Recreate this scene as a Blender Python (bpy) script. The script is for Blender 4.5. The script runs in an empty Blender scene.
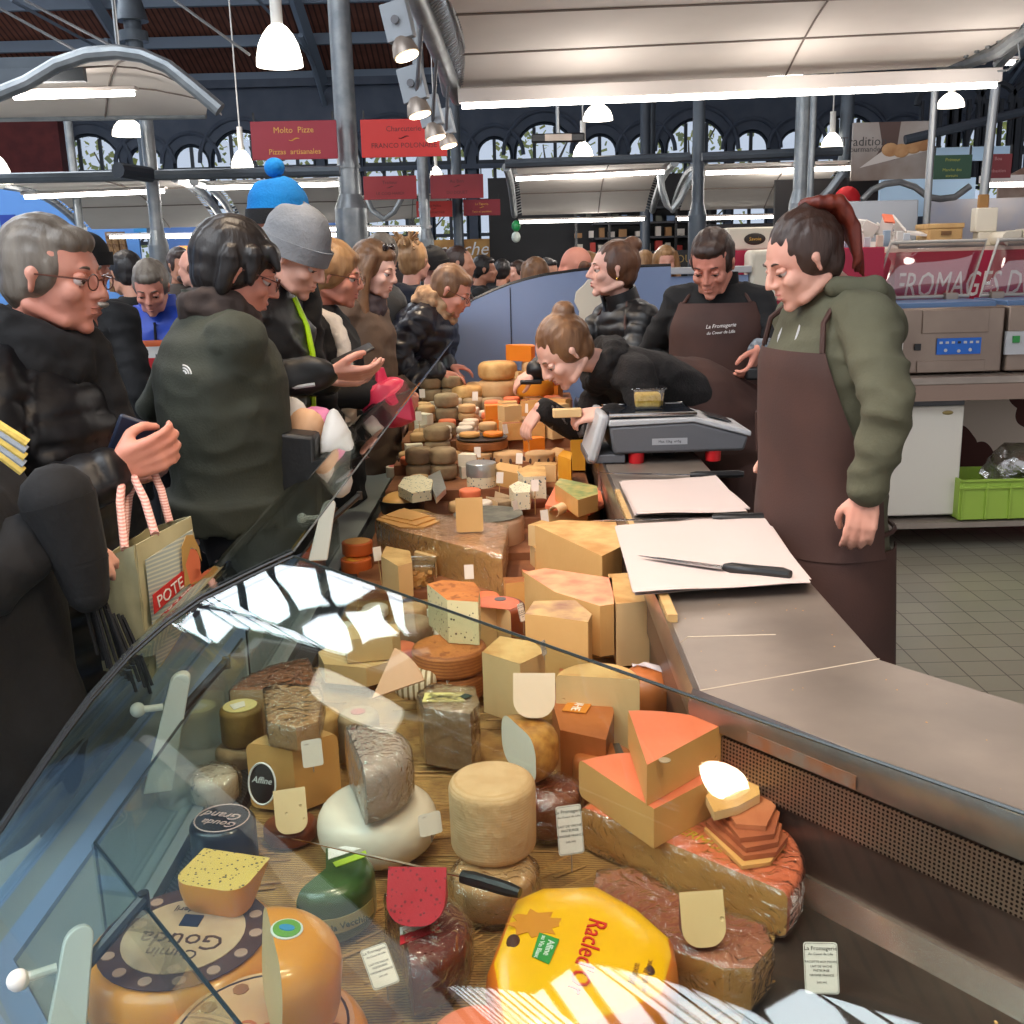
import bpy, bmesh, math, random
from mathutils import Vector, Matrix, Euler, noise
from mathutils.bvhtree import BVHTree
random.seed(7)
PI = math.pi
SC = bpy.context.scene
COL = SC.collection
R = math.radians
# ------------------------------------------------------------- camera
CH, CF, CP, CR = 1.62, 1060.0, R(13.6), R(1.5)
cam_d = bpy.data.cameras.new('camera'); cam = bpy.data.objects.new('camera', cam_d); COL.objects.link(cam)
cam_d.sensor_width = 36; cam_d.lens = CF / 1024 * 36; cam_d.clip_start = .03; cam_d.clip_end = 300
cam.matrix_world = Matrix.Translation((0, 0, CH)) @ Matrix.Rotation(PI / 2 - CP, 4, 'X') @ Matrix.Rotation(-CR, 4, 'Z')
SC.camera = cam


def U(px, py, z=None, Y=None):
    """a point of the place seen at pixel (px,py) of the photograph, on the height z or at the distance Y"""
    u = (px - 512) / CF; v = -(py - 512) / CF
    c, s = math.cos(-CR), math.sin(-CR)
    u, v = c * u - s * v, s * u + c * v
    d = Vector((u, math.cos(CP) + v * math.sin(CP), -math.sin(CP) + v * math.cos(CP)))
    t = (z - CH) / d.z if z is not None else Y / d.y
    return Vector((0, 0, CH)) + d * t


# ------------------------------------------------------------- materials
def lin(c):
    return tuple((x / 255 / 12.92) if x / 255 <= .04045 else ((x / 255 + .055) / 1.055) ** 2.4 for x in c) + (1,)


MATS = {}


def M(name, c1, c2=None, sc=8, rough=.6, met=0, bump=0, bsc=60, spk=None, wave=None, coat=0, emit=0, sheen=0, holes=0, stretch=None):
    if name in MATS: return MATS[name]
    m = bpy.data.materials.new(name); m.use_nodes = True
    nt = m.node_tree; N = nt.nodes; L = nt.links
    b = N['Principled BSDF']
    b.inputs['Base Color'].default_value = lin(c1)
    b.inputs['Roughness'].default_value = rough
    b.inputs['Metallic'].default_value = met
    if coat: b.inputs['Coat Weight'].default_value = coat; b.inputs['Coat Roughness'].default_value = .15
    if sheen: b.inputs['Sheen Weight'].default_value = sheen
    if emit:
        b.inputs['Emission Color'].default_value = lin(c1); b.inputs['Emission Strength'].default_value = emit
    tc = N.new('ShaderNodeTexCoord'); src = tc.outputs['Object']
    if stretch:
        mp = N.new('ShaderNodeMapping'); mp.inputs['Scale'].default_value = stretch; L.new(src, mp.inputs['Vector']); src = mp.outputs[0]
    colr = None
    if c2:
        n = N.new('ShaderNodeTexNoise'); n.inputs['Scale'].default_value = sc; n.inputs['Detail'].default_value = 5
        L.new(src, n.inputs['Vector'])
        r = N.new('ShaderNodeValToRGB'); r.color_ramp.elements[0].position = .35; r.color_ramp.elements[1].position = .65
        r.color_ramp.elements[0].color = lin(c1); r.color_ramp.elements[1].color = lin(c2)
        L.new(n.outputs['Fac'], r.inputs['Fac']); colr = r.outputs['Color']
    if wave:  # (colour, scale, axis, width)
        w = N.new('ShaderNodeTexWave'); w.inputs['Scale'].default_value = wave[1]; w.bands_direction = wave[2]
        w.inputs['Distortion'].default_value = 1.5 if len(wave) < 5 else wave[4]; w.inputs['Detail'].default_value = 2
        L.new(src, w.inputs['Vector'])
        r = N.new('ShaderNodeValToRGB'); r.color_ramp.elements[0].position = wave[3]; r.color_ramp.elements[1].position = wave[3] + .15
        L.new(w.outputs['Fac'], r.inputs['Fac'])
        x = N.new('ShaderNodeMix'); x.data_type = 'RGBA'; L.new(r.outputs['Color'], x.inputs[0])
        x.inputs[6].default_value = lin(wave[0])
        if colr: L.new(colr, x.inputs[7])
        else: x.inputs[7].default_value = lin(c1)
        colr = x.outputs[2]
    if spk:  # (colour, scale, threshold)
        v = N.new('ShaderNodeTexVoronoi'); v.inputs['Scale'].default_value = spk[1]; L.new(src, v.inputs['Vector'])
        n2 = N.new('ShaderNodeTexNoise'); n2.inputs['Scale'].default_value = spk[1] * .6; L.new(src, n2.inputs['Vector'])
        q = N.new('ShaderNodeMath'); q.operation = 'MULTIPLY'; L.new(v.outputs['Distance'], q.inputs[0]); L.new(n2.outputs['Fac'], q.inputs[1])
        lt = N.new('ShaderNodeMath'); lt.operation = 'LESS_THAN'; lt.inputs[1].default_value = spk[2]; L.new(q.outputs[0], lt.inputs[0])
        x = N.new('ShaderNodeMix'); x.data_type = 'RGBA'; L.new(lt.outputs[0], x.inputs[0]); x.inputs[7].default_value = lin(spk[0])
        if colr: L.new(colr, x.inputs[6])
        else: x.inputs[6].default_value = lin(c1)
        colr = x.outputs[2]
    if colr: L.new(colr, b.inputs['Base Color'])
    if bump:
        n3 = N.new('ShaderNodeTexNoise'); n3.inputs['Scale'].default_value = bsc; n3.inputs['Detail'].default_value = 4; L.new(src, n3.inputs['Vector'])
        bp = N.new('ShaderNodeBump'); bp.inputs['Strength'].default_value = bump; bp.inputs['Distance'].default_value = .004
        L.new(n3.outputs['Fac'], bp.inputs['Height']); L.new(bp.outputs[0], b.inputs['Normal'])
        if holes:
            v = N.new('ShaderNodeTexVoronoi'); v.inputs['Scale'].default_value = holes; L.new(src, v.inputs['Vector'])
            mr = N.new('ShaderNodeMapRange'); mr.inputs['From Min'].default_value = .05; mr.inputs['From Max'].default_value = .09; L.new(v.outputs['Distance'], mr.inputs['Value'])
            b2 = N.new('ShaderNodeBump'); b2.inputs['Strength'].default_value = .8; b2.inputs['Distance'].default_value = .003
            L.new(mr.outputs[0], b2.inputs['Height']); L.new(bp.outputs[0], b2.inputs['Normal']); L.new(b2.outputs[0], b.inputs['Normal'])
    MATS[name] = m
    return m


def clear(name, tint=(255, 255, 255), rough=.02, ior=1.5, gain=1.0, bump=0, bsc=40, base=0.0):
    """thin clear sheet: mostly lets light through, reflects by Fresnel"""
    if name in MATS: return MATS[name]
    m = bpy.data.materials.new(name); m.use_nodes = True
    nt = m.node_tree; N = nt.nodes; L = nt.links
    N.remove(N['Principled BSDF']); out = N['Material Output']
    t = N.new('ShaderNodeBsdfTransparent'); t.inputs[0].default_value = lin(tint)
    g = N.new('ShaderNodeBsdfGlossy'); g.inputs['Roughness'].default_value = rough; g.inputs['Color'].default_value = (1, 1, 1, 1)
    f = N.new('ShaderNodeLayerWeight'); f.inputs['Blend'].default_value = .5
    pw = N.new('ShaderNodeMath'); pw.operation = 'POWER'; pw.inputs[1].default_value = 5; L.new(f.outputs['Facing'], pw.inputs[0])
    f0 = ((ior - 1) / (ior + 1)) ** 2
    ma = N.new('ShaderNodeMath'); ma.operation = 'MULTIPLY_ADD'; ma.inputs[1].default_value = gain * (1 - f0); ma.inputs[2].default_value = f0 * gain + base; ma.use_clamp = True
    L.new(pw.outputs[0], ma.inputs[0])
    x = N.new('ShaderNodeMixShader'); L.new(ma.outputs[0], x.inputs[0]); L.new(t.outputs[0], x.inputs[1]); L.new(g.outputs[0], x.inputs[2]); L.new(x.outputs[0], out.inputs[0])
    if bump:
        tc = N.new('ShaderNodeTexCoord'); n3 = N.new('ShaderNodeTexNoise'); n3.inputs['Scale'].default_value = bsc; n3.inputs['Detail'].default_value = 3; n3.inputs['Distortion'].default_value = 1.5
        L.new(tc.outputs['Object'], n3.inputs['Vector'])
        bp = N.new('ShaderNodeBump'); bp.inputs['Strength'].default_value = bump; bp.inputs['Distance'].default_value = .01
        L.new(n3.outputs['Fac'], bp.inputs['Height']); L.new(bp.outputs[0], g.inputs['Normal']); L.new(bp.outputs[0], f.inputs['Normal'])
    MATS[name] = m
    return m


def emitm(name, c, s):
    return M(name, c, emit=s)


# ------------------------------------------------------------- geometry
class G:
    def __init__(s): s.v = []; s.f = []; s.m = []

    def add(s, vs, fs, m=0, T=None):
        o = len(s.v)
        s.v += [(T @ Vector(v)) if T else Vector(v) for v in vs]
        s.f += [tuple(i + o for i in f) for f in fs]; s.m += [m] * len(fs)
        return s

    def box(s, c, d, T=None, m=0):
        x, y, z = [k / 2 for k in d]; c = Vector(c)
        vs = [c + Vector(p) for p in ((-x, -y, -z), (x, -y, -z), (x, y, -z), (-x, y, -z), (-x, -y, z), (x, -y, z), (x, y, z), (-x, y, z))]
        return s.add(vs, [(0, 3, 2, 1), (4, 5, 6, 7), (0, 1, 5, 4), (1, 2, 6, 5), (2, 3, 7, 6), (3, 0, 4, 7)], m, T)

    def cyl(s, a, b, ra, rb=None, n=16, m=0, cap=True):
        a = Vector(a); b = Vector(b); rb = ra if rb is None else rb
        d = (b - a); q = d.to_track_quat('Z', 'Y') if d.length > 1e-9 else Euler().to_quaternion()
        vs = []
        for (p, r) in ((a, ra), (b, rb)):
            for i in range(n):
                t = 2 * PI * i / n; vs.append(p + q @ Vector((r * math.cos(t), r * math.sin(t), 0)))
        fs = [(i, (i + 1) % n, n + (i + 1) % n, n + i) for i in range(n)]
        if cap: fs += [tuple(range(n - 1, -1, -1)), tuple(range(n, 2 * n))]
        return s.add(vs, fs, m)

    def tube(s, pts, r, n=8, m=0, closed=False):
        pts = [Vector(p) for p in pts]; k = len(pts); vs = []
        up = Vector((0, 0, 1)); prev = None
        for i, p in enumerate(pts):
            a = pts[i - 1] if (i > 0 or closed) else p; b = pts[(i + 1) % k] if (i < k - 1 or closed) else p
            d = (b - a).normalized()
            if prev is None:
                x = d.cross(up); x = x.normalized() if x.length > .05 else d.cross(Vector((0, 1, 0))).normalized()
            else:
                x = (prev - d * prev.dot(d)).normalized()
            prev = x; y = d.cross(x); rr = r[i] if isinstance(r, (list, tuple)) else r
            for j in range(n):
                t = 2 * PI * j / n; vs.append(p + x * rr * math.cos(t) + y * rr * math.sin(t))
        fs = []
        for i in range(k if closed else k - 1):
            for j in range(n):
                fs.append((i * n + j, i * n + (j + 1) % n, ((i + 1) % k) * n + (j + 1) % n, ((i + 1) % k) * n + j))
        if not closed: fs += [tuple(range(n - 1, -1, -1)), tuple(range((k - 1) * n, k * n))]
        return s.add(vs, fs, m)

    def lathe(s, prof, c=(0, 0, 0), n=32, a0=0, a1=2 * PI, T=None, m=0, mcut=None, axis_cut=True):
        """prof: (radius, z) list from bottom to top; a partial sweep gets cut faces through the axis (material mcut)"""
        full = a1 - a0 > 2 * PI - 1e-4
        k = len(prof); c = Vector(c); vs = []
        nn = n if full else n + 1
        for i in range(nn):
            t = a0 + (a1 - a0) * i / n
            for (r, z) in prof: vs.append(c + Vector((r * math.cos(t), r * math.sin(t), z)))
        fs = []
        for i in range(n):
            a = i * k; b = ((i + 1) % nn) * k
            for j in range(k - 1): fs.append((a + j, b + j, b + j + 1, a + j + 1))
        o = len(vs)
        s.add(vs, fs, m, T)
        bz, tz = prof[0][1], prof[-1][1]
        if full:
            s.add([c + Vector((prof[0][0] * math.cos(2 * PI * i / n), prof[0][0] * math.sin(2 * PI * i / n), bz)) for i in range(n)], [tuple(range(n - 1, -1, -1))], m, T)
            s.add([c + Vector((prof[-1][0] * math.cos(2 * PI * i / n), prof[-1][0] * math.sin(2 * PI * i / n), tz)) for i in range(n)], [tuple(range(n))], m, T)
        else:
            for (r, z, fl) in ((prof[0][0], bz, 1), (prof[-1][0], tz, 0)):
                vv = [c + Vector((0, 0, z))] + [c + Vector((r * math.cos(a0 + (a1 - a0) * i / n), r * math.sin(a0 + (a1 - a0) * i / n), z)) for i in range(nn)]
                f = tuple(range(nn + 1)); s.add(vv, [f[::-1] if fl else f], m, T)
            mc = m if mcut is None else mcut
            for (t, fl) in ((a0, 0), (a1, 1)):
                vv = [c + Vector((0, 0, bz))] + [c + Vector((r * math.cos(t), r * math.sin(t), z)) for r, z in prof] + [c + Vector((0, 0, tz))]
                f = tuple(range(len(vv))); s.add(vv, [f[::-1] if fl else f], mc, T)
        return s

    def ell(s, c, r, T=None, n=16, m=0):
        c = Vector(c); vs = [c + Vector((0, 0, -r[2]))]; h = n // 2
        for i in range(1, h):
            p = -PI / 2 + PI * i / h
            for j in range(n):
                t = 2 * PI * j / n; vs.append(c + Vector((r[0] * math.cos(p) * math.cos(t), r[1] * math.cos(p) * math.sin(t), r[2] * math.sin(p))))
        vs.append(c + Vector((0, 0, r[2]))); e = len(vs) - 1
        fs = [(0, 1 + (j + 1) % n, 1 + j) for j in range(n)]
        for i in range(h - 2):
            for j in range(n): fs.append((1 + i * n + j, 1 + i * n + (j + 1) % n, 1 + (i + 1) * n + (j + 1) % n, 1 + (i + 1) * n + j))
        fs += [(1 + (h - 2) * n + j, 1 + (h - 2) * n + (j + 1) % n, e) for j in range(n)]
        return s.add(vs, fs, m, T)

    def prism(s, poly, z0, z1, m=0, T=None, side=None, bot=None):
        """poly: (x,y) list; side: material per edge or one"""
        a = sum(poly[i][0] * poly[(i + 1) % len(poly)][1] - poly[(i + 1) % len(poly)][0] * poly[i][1] for i in range(len(poly)))
        if a < 0:
            poly = poly[::-1]
            if isinstance(side, (list, tuple)): side = (list(side)[::-1])[1:] + [list(side)[::-1][0]]
        n = len(poly)
        vs = [(p[0], p[1], z0) for p in poly] + [(p[0], p[1], z1) for p in poly]
        s.add(vs, [tuple(range(n, 2 * n))], m, T); s.add(vs, [tuple(range(n - 1, -1, -1))], m if bot is None else bot, T)
        for i in range(n):
            sm = side[i] if isinstance(side, (list, tuple)) else (m if side is None else side)
            s.add(vs, [(i, (i + 1) % n, n + (i + 1) % n, n + i)], sm, T)
        return s

    def grid(s, fn, nu, nv, m=0, flip=False, closeu=False):
        vs = [fn(i / nu, j / nv) for i in range(nu + 1) for j in range(nv + 1)]
        fs = []
        for i in range(nu):
            for j in range(nv):
                f = (i * (nv + 1) + j, (i + 1) * (nv + 1) + j, (i + 1) * (nv + 1) + j + 1, i * (nv + 1) + j + 1)
                fs.append(f[::-1] if flip else f)
        return s.add(vs, fs, m)

    def sheet(s, fn, nu, nv, th=None, m=0):
        """fn(u,v)->point ; a second surface th away along th(u,v) vector closes it"""
        A = [[Vector(fn(i / nu, j / nv)) for j in range(nv + 1)] for i in range(nu + 1)]
        B = []
        for i in range(nu + 1):
            row = []
            for j in range(nv + 1):
                du = A[min(i + 1, nu)][j] - A[max(i - 1, 0)][j]; dv = A[i][min(j + 1, nv)] - A[i][max(j - 1, 0)]
                row.append(A[i][j] - du.cross(dv).normalized() * th)
            B.append(row)
        k = nv + 1; W_ = (nu + 1) * k
        vs = [p for r in A for p in r] + [p for r in B for p in r]; fs = []
        for i in range(nu):
            for j in range(nv):
                a = (i * k + j, (i + 1) * k + j, (i + 1) * k + j + 1, i * k + j + 1)
                fs.append(a); fs.append(tuple(x + W_ for x in a[::-1]))
        for i in range(nu):
            fs.append((i * k, i * k + W_, (i + 1) * k + W_, (i + 1) * k)); fs.append((i * k + nv, (i + 1) * k + nv, (i + 1) * k + nv + W_, i * k + nv + W_))
        for j in range(nv):
            fs.append((j, j + 1, j + 1 + W_, j + W_)); e = nu * k; fs.append((e + j, e + j + W_, e + j + 1 + W_, e + j + 1))
        return s.add(vs, fs, m)


ORG = {}


def origin_of(o):
    return ORG.get(o.name, Vector((0, 0, 0)))


def mk(name, g, mats, parent=None, loc=None, local=False, rot=None, smooth=35, bevel=0, seg=2, jit=0, weld=False):
    """link the collected geometry as ONE mesh. World coordinates unless local: then loc/rot place it"""
    me = bpy.data.meshes.new(name)
    vs = g.v
    base = Vector(loc) if loc is not None else (origin_of(parent) if parent is not None else Vector((0, 0, 0)))
    if not local:
        if loc is None and parent is None and vs:
            lo = Vector((min(v.x for v in vs), min(v.y for v in vs), min(v.z for v in vs))); hi = Vector((max(v.x for v in vs), max(v.y for v in vs), 0))
            base = Vector(((lo.x + hi.x) / 2, (lo.y + hi.y) / 2, lo.z))
        vs = [v - base for v in vs]
    me.from_pydata([tuple(v) for v in vs], [], g.f)
    mats = mats if isinstance(mats, (list, tuple)) else [mats]
    for m in mats: me.materials.append(m)
    for p, m in zip(me.polygons, g.m): p.material_index = min(m, len(mats) - 1)
    o = bpy.data.objects.new(name, me); COL.objects.link(o)
    if weld or bevel or jit:
        bm = bmesh.new(); bm.from_mesh(me); bmesh.ops.remove_doubles(bm, verts=bm.verts, dist=1e-5)
        if jit:
            for v in bm.verts:
                v.co += Vector(noise.noise_vector(v.co * 14 + Vector((len(name), me.vertices[0].co.x * 9, 0)))) * jit
        bm.to_mesh(me); bm.free()
    if smooth: me.shade_smooth(); me.set_sharp_from_angle(angle=R(smooth))
    if bevel:
        b = o.modifiers.new('bevel', 'BEVEL'); b.width = bevel; b.segments = seg; b.limit_method = 'ANGLE'; b.angle_limit = R(35); b.harden_normals = False
    if parent is not None:
        o.parent = parent
        if not local: o.location = base - origin_of(parent)
        elif loc is not None: o.location = loc
    else:
        o.location = base
    if rot is not None: o.rotation_euler = rot
    if not local or parent is None: ORG[o.name] = base
    else: ORG[o.name] = Vector((0, 0, 0))
    return o


def tag(o, label=None, cat=None, group=None, kind=None):
    if label: o['label'] = label
    if cat: o['category'] = cat
    if group: o['group'] = group
    if kind: o['kind'] = kind
    return o


def thing(name, label, cat, loc=(0, 0, 0), group=None):
    o = bpy.data.objects.new(name, None); COL.objects.link(o); o.location = loc; o.empty_display_size = .1
    ORG[o.name] = Vector(loc); tag(o, label, cat, group)
    return o


def struct(name, g, m, **k):
    return tag(mk(name, g, m, **k), kind='structure')


def dup(o, loc=None, rotz=None, parent=None, label=None):
    c = o.copy(); COL.objects.link(c); c.parent = parent
    for k in [x for x in o.children]: dup(k, parent=c)
    if loc is not None: c.location = loc
    if rotz is not None: c.rotation_euler = (c.rotation_euler[0], c.rotation_euler[1], rotz)
    if label: c['label'] = label
    return c


def dg_mesh(o):
    dg = bpy.context.evaluated_depsgraph_get(); dg.update()
    return bpy.data.meshes.new_from_object(o.evaluated_get(dg))


def text(s, size, m, parent, T, name='lettering', extrude=.0004, align='CENTER', shear=0, spacing=1, local=True):
    """lettering as a mesh; T: matrix from the text plane (x right, y up) to the parent's frame (local) or the world"""
    cu = bpy.data.curves.new('t', 'FONT'); cu.body = s; cu.size = size; cu.extrude = extrude; cu.align_x = align; cu.align_y = 'CENTER'; cu.shear = shear; cu.space_character = spacing; cu.resolution_u = 2
    t = bpy.data.objects.new('t', cu); COL.objects.link(t)
    me = dg_mesh(t); bpy.data.objects.remove(t)
    me.name = name; me.materials.clear(); me.materials.append(m)
    if not local: T = Matrix.Translation(-origin_of(parent)) @ T
    me.transform(T)
    o = bpy.data.objects.new(name, me); COL.objects.link(o); o.parent = parent
    ORG[o.name] = origin_of(parent)
    return o


def frame(o, x, y):
    """matrix at o with text x direction x, and y direction y"""
    x = Vector(x).normalized(); z = x.cross(Vector(y)).normalized(); y = z.cross(x)
    m = Matrix((x, y, z)).transposed().to_4x4(); m.translation = Vector(o)
    return m
# ------------------------------------------------------------- palette
steel = M('brushed_steel', (168, 154, 142), (148, 136, 126), 5, .40, .6, bump=.03, bsc=60)
steel_d = M('dull_steel', (96, 84, 76), (74, 64, 58), 5, .42, .7, bump=.05)
chrome = M('polished_metal', (200, 200, 200), rough=.15, met=1)
alu = M('aluminium', (150, 153, 155), rough=.4, met=.8)
iron = M('painted_iron', (84, 92, 100), (70, 78, 86), 4, .45, .3)
irond = M('dark_blue_iron', (44, 52, 62), rough=.5)
white = M('white_enamel', (225, 222, 214), rough=.45)
cream = M('cream_plastic', (222, 214, 196), rough=.5)
black = M('black_plastic', (22, 22, 24), rough=.4)
greyp = M('grey_plastic', (96, 96, 100), rough=.5)
lgrey = M('light_grey_plastic', (186, 186, 188), rough=.45)
redp = M('red_plastic', (190, 24, 30), rough=.4)
blueb = M('lavender_blue_laminate', (128, 146, 182), rough=.4)
rust = M('worn_copper_tape', (170, 110, 78), (150, 130, 118), 30, .5, .4)
ink = M('black_ink', (28, 24, 24), rough=.7)
white_ink = M('white_ink', (235, 232, 228), rough=.6)
yellow_ink = M('yellow_ink', (235, 190, 40), rough=.6)
paper = M('paper', (206, 188, 182), rough=.8)
wood = M('pale_wood', (206, 168, 110), (186, 146, 92), 10, .6, stretch=(1, 6, 1))
ledge_m = M('grey_ledge', (150, 156, 158), rough=.35, met=.2)

# ------------------------------------------------------------- floor, hall
tile = bpy.data.materials.new('floor_tiles'); tile.use_nodes = True


def tile_nodes(m, sz, c1, c2, mort, off=(0, 0)):
    nt = m.node_tree; N = nt.nodes; L = nt.links; b = N['Principled BSDF']
    tc = N.new('ShaderNodeTexCoord'); mp = N.new('ShaderNodeMapping'); mp.inputs['Location'].default_value = (off[0], off[1], 0)
    L.new(tc.outputs['Object'], mp.inputs[0]); br = N.new('ShaderNodeTexBrick'); br.offset = 0; br.squash = 1
    br.inputs['Scale'].default_value = 1; br.inputs['Brick Width'].default_value = sz; br.inputs['Row Height'].default_value = sz
    br.inputs['Mortar Size'].default_value = .0028; br.inputs['Color1'].default_value = lin(c1); br.inputs['Color2'].default_value = lin(c2); br.inputs['Mortar'].default_value = lin(mort)
    L.new(mp.outputs[0], br.inputs['Vector']); L.new(br.outputs['Color'], b.inputs['Base Color']); b.inputs['Roughness'].default_value = .35


tile_nodes(tile, .147, (150, 144, 126), (140, 134, 118), (78, 70, 60), (.02, .01))
hall_tile = bpy.data.materials.new('hall_floor_slabs'); hall_tile.use_nodes = True
tile_nodes(hall_tile, .6, (118, 118, 114), (108, 108, 106), (82, 82, 80))
g = G(); g.box((1.9, 4.4, -.05), (3.4, 8.2, .1)); struct('floor_stall', g, tile, loc=(0, 0, 0))
g = G(); g.box((-10.9, 15, -.05), (22.2, 34, .1)); g.box((11.7, 15, -.05), (16.2, 34, .1)); g.box((1.9, 20.2, -.05), (3.4, 23.4, .1)); g.box((1.9, -.8, -.05), (3.4, 2.2, .1))
struct('floor_hall', g, hall_tile, loc=(0, 0, 0))

# back wall with arched windows: built from bays of (x, half width, sill, spring)
WY = 30.0
wallm = M('slate_blue_wall', (88, 96, 110), (76, 85, 100), 2, .7)
BAYS = []
for k in range(-5, 5):
    x = 1.14 + k * 4.08
    for (dx, hw) in ((0, .84), (1.48, .5), (2.72, .5)):
        BAYS.append((x + dx, hw))


def arch_wall():
    g = G(); z0, z1 = 0, 6.5; sill, spr = 1.2, 4.25
    xs = -19.5
    BB = sorted(BAYS)
    for (cx, hw) in BB:
        for yy, fl in ((WY, 0), (WY + .35, 1)):
            def q(a, fl=fl): g.add(a, [(0, 1, 2, 3)] if not fl else [(3, 2, 1, 0)], 0)
            q([(xs, yy, z0), (cx - hw, yy, z0), (cx - hw, yy, z1), (xs, yy, z1)])
            q([(cx - hw, yy, z0), (cx + hw, yy, z0), (cx + hw, yy, sill), (cx - hw, yy, sill)])
            n = 12
            for i in range(n):
                a, b = PI - PI * i / n, PI - PI * (i + 1) / n
                q([(cx + hw * math.cos(a), yy, spr + hw * math.sin(a)), (cx + hw * math.cos(b), yy, spr + hw * math.sin(b)), (cx + hw * math.cos(b), yy, z1), (cx + hw * math.cos(a), yy, z1)])
        # reveal
        n = 12
        pts = [(cx - hw, sill)] + [(cx + hw * math.cos(PI - PI * i / n), spr + hw * math.sin(PI - PI * i / n)) for i in range(n + 1)] + [(cx + hw, sill)]
        for i in range(len(pts)):
            a, b = pts[i], pts[(i + 1) % len(pts)]
            g.add([(a[0], WY, a[1]), (b[0], WY, b[1]), (b[0], WY + .35, b[1]), (a[0], WY + .35, a[1])], [(0, 1, 2, 3)])
        xs = cx + hw
    for yy in (WY, WY + .35): g.add([(xs, yy, z0), (19, yy, z0), (19, yy, z1), (xs, yy, z1)], [(0, 1, 2, 3)])
    g.box((0, WY - .1, 6.2), (36, .2, .2)); g.box((0, WY - .06, 3.98), (36, .12, .12))
    for (cx, hw) in BB:  # raised arch mouldings
        g.tube([(cx + (hw + .28) * math.cos(PI * i / 14), WY - .04, 4.25 + (hw + .28) * math.sin(PI * i / 14)) for i in range(15)], .06, 6)
    return g


struct('wall_back', arch_wall(), wallm, loc=(0, WY, 0), smooth=0)
pane_m = clear('window_pane', (225, 232, 240), ior=1.3)
for i, (cx, hw) in enumerate(BAYS):
    if cx - hw < -17.4: continue
    fr = G(); n = 12
    fr.tube([(cx - hw + .03, WY + .1, 1.2)] + [(cx + (hw - .03) * math.cos(PI - PI * j / n), WY + .1, 4.25 + (hw - .03) * math.sin(PI - PI * j / n)) for j in range(n + 1)] + [(cx + hw - .03, WY + .1, 1.2)], .05, 4)
    for dx in ((-hw / 3, hw / 3) if hw > .8 else (0,)): fr.box((cx + dx, WY + .1, 2.65 + (.4 if hw > .8 else .27)), (.09, .06, 3.0 + (.8 if hw > .8 else .5)))
    for zz in (1.25, 2.2, 3.1, 4.05): fr.box((cx, WY + .1, zz), (2 * hw, .07, .09 if zz < 4 else .2))
    w = struct('window_%d' % (i + 1), fr, irond, loc=(cx, WY + .1, 0), smooth=0)
    pg = G(); pg.prism([(cx - hw + .03, 1.2)] + [(cx + (hw - .03) * math.cos(PI - PI * j / n), 4.25 + (hw - .03) * math.sin(PI - PI * j / n)) for j in range(n + 1)] + [(cx + hw - .03, 1.2)], 0, .008,
                      T=Matrix.Translation((0, WY + .12, 0)) @ Matrix.Rotation(PI / 2, 4, 'X'))
    mk('window_pane', pg, pane_m, parent=w, smooth=0)

# roof slope and skylight
roofm = M('brown_roof_boards', (150, 92, 72), (128, 78, 60), 3, .7, wave=((84, 50, 40), 2.2, 'X', .12, .1))
g = G()
g.sheet(lambda u, v: (-18 + 36 * u, 30.4 - 14 * v, 6.35 + 5.6 * v), 1, 1, .1)
struct('ceiling', g, roofm, loc=(0, 0, 0), smooth=0)
g = G()
for k in range(9):
    v = .03 + k * .11; y, z = 30.4 - 14 * v, 6.35 + 5.6 * v - .16
    g.box((0, y, z), (36, .14, .26))
for xx in (-14, -9.3, -4.7, 4.4, 9, 13.5):
    g.tube([(xx, 30.2, 6.05), (xx, 16.5, 11.55)], .16, 4)
    g.tube([(xx, 30.1, 5.6), (xx, 28.6, 6.4), (xx, 27, 6.8)], .07, 5)
    g.tube([(xx, 29.9, 6.5), (xx, 22, 6.6)], .035, 5)
struct('trim_1', g, M('grey_blue_beams', (128, 142, 158), rough=.6), loc=(0, 0, 0), smooth=0)
# glazed lantern running along the hall above the market, with its bars
sky_m = bpy.data.materials.new('daylight_glazing'); sky_m.use_nodes = True
_b = sky_m.node_tree.nodes['Principled BSDF']; _b.inputs['Base Color'].default_value = (.8, .85, .9, 1); _b.inputs['Emission Color'].default_value = (.86, .93, 1, 1); _b.inputs['Emission Strength'].default_value = 14
SKYZ = 8.6
for wn, (X0, X1, Y0, Y1) in ((90, (-14.0, -4.6, 8.8, 17.0)), (89, (-21.5, -.6, -6.0, .75))):
    g = G(); g.box(((X0 + X1) / 2, (Y0 + Y1) / 2, SKYZ + .05), (X1 - X0, Y1 - Y0, .04))
    struct('window_%d' % wn, g, sky_m, loc=(X0, Y0, SKYZ), smooth=0)
    if wn == 90: g3 = G()
    xx = X0
    while xx <= X1 + .01: g3.tube([(xx - .5, Y1, SKYZ - .1), (xx, (Y0 + Y1) / 2, SKYZ - .12), (xx + .6, Y0, SKYZ - .1)], .075, 4); xx += .8
    for yy in (Y0, Y1): g3.box(((X0 + X1) / 2, yy, SKYZ - .12), (X1 - X0 + 1, .2, .25))
    g3.tube([(X0 + (X1 - X0) * t / 12, Y0 + 1.2 + 2.6 * math.sin(PI * t / 12), SKYZ - .6) for t in range(13)], .12, 6)
    g3.tube([(X0 + (X1 - X0) * t / 12, Y0 + .8, SKYZ - .5) for t in range(13)], .1, 6)
g = g3
struct('trim_2', g, irond, loc=(0, 0, 0), smooth=0)
g = G()
for (X0, X1, Y0, Y1) in ((-22, 19, .8, 8.7), (-22, -14.1, 8.7, 17), (-4.5, 19, 8.7, 17), (-.5, 19, -6, .8)): g.box(((X0 + X1) / 2, (Y0 + Y1) / 2, SKYZ + .2), (X1 - X0, Y1 - Y0, .1))
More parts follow.
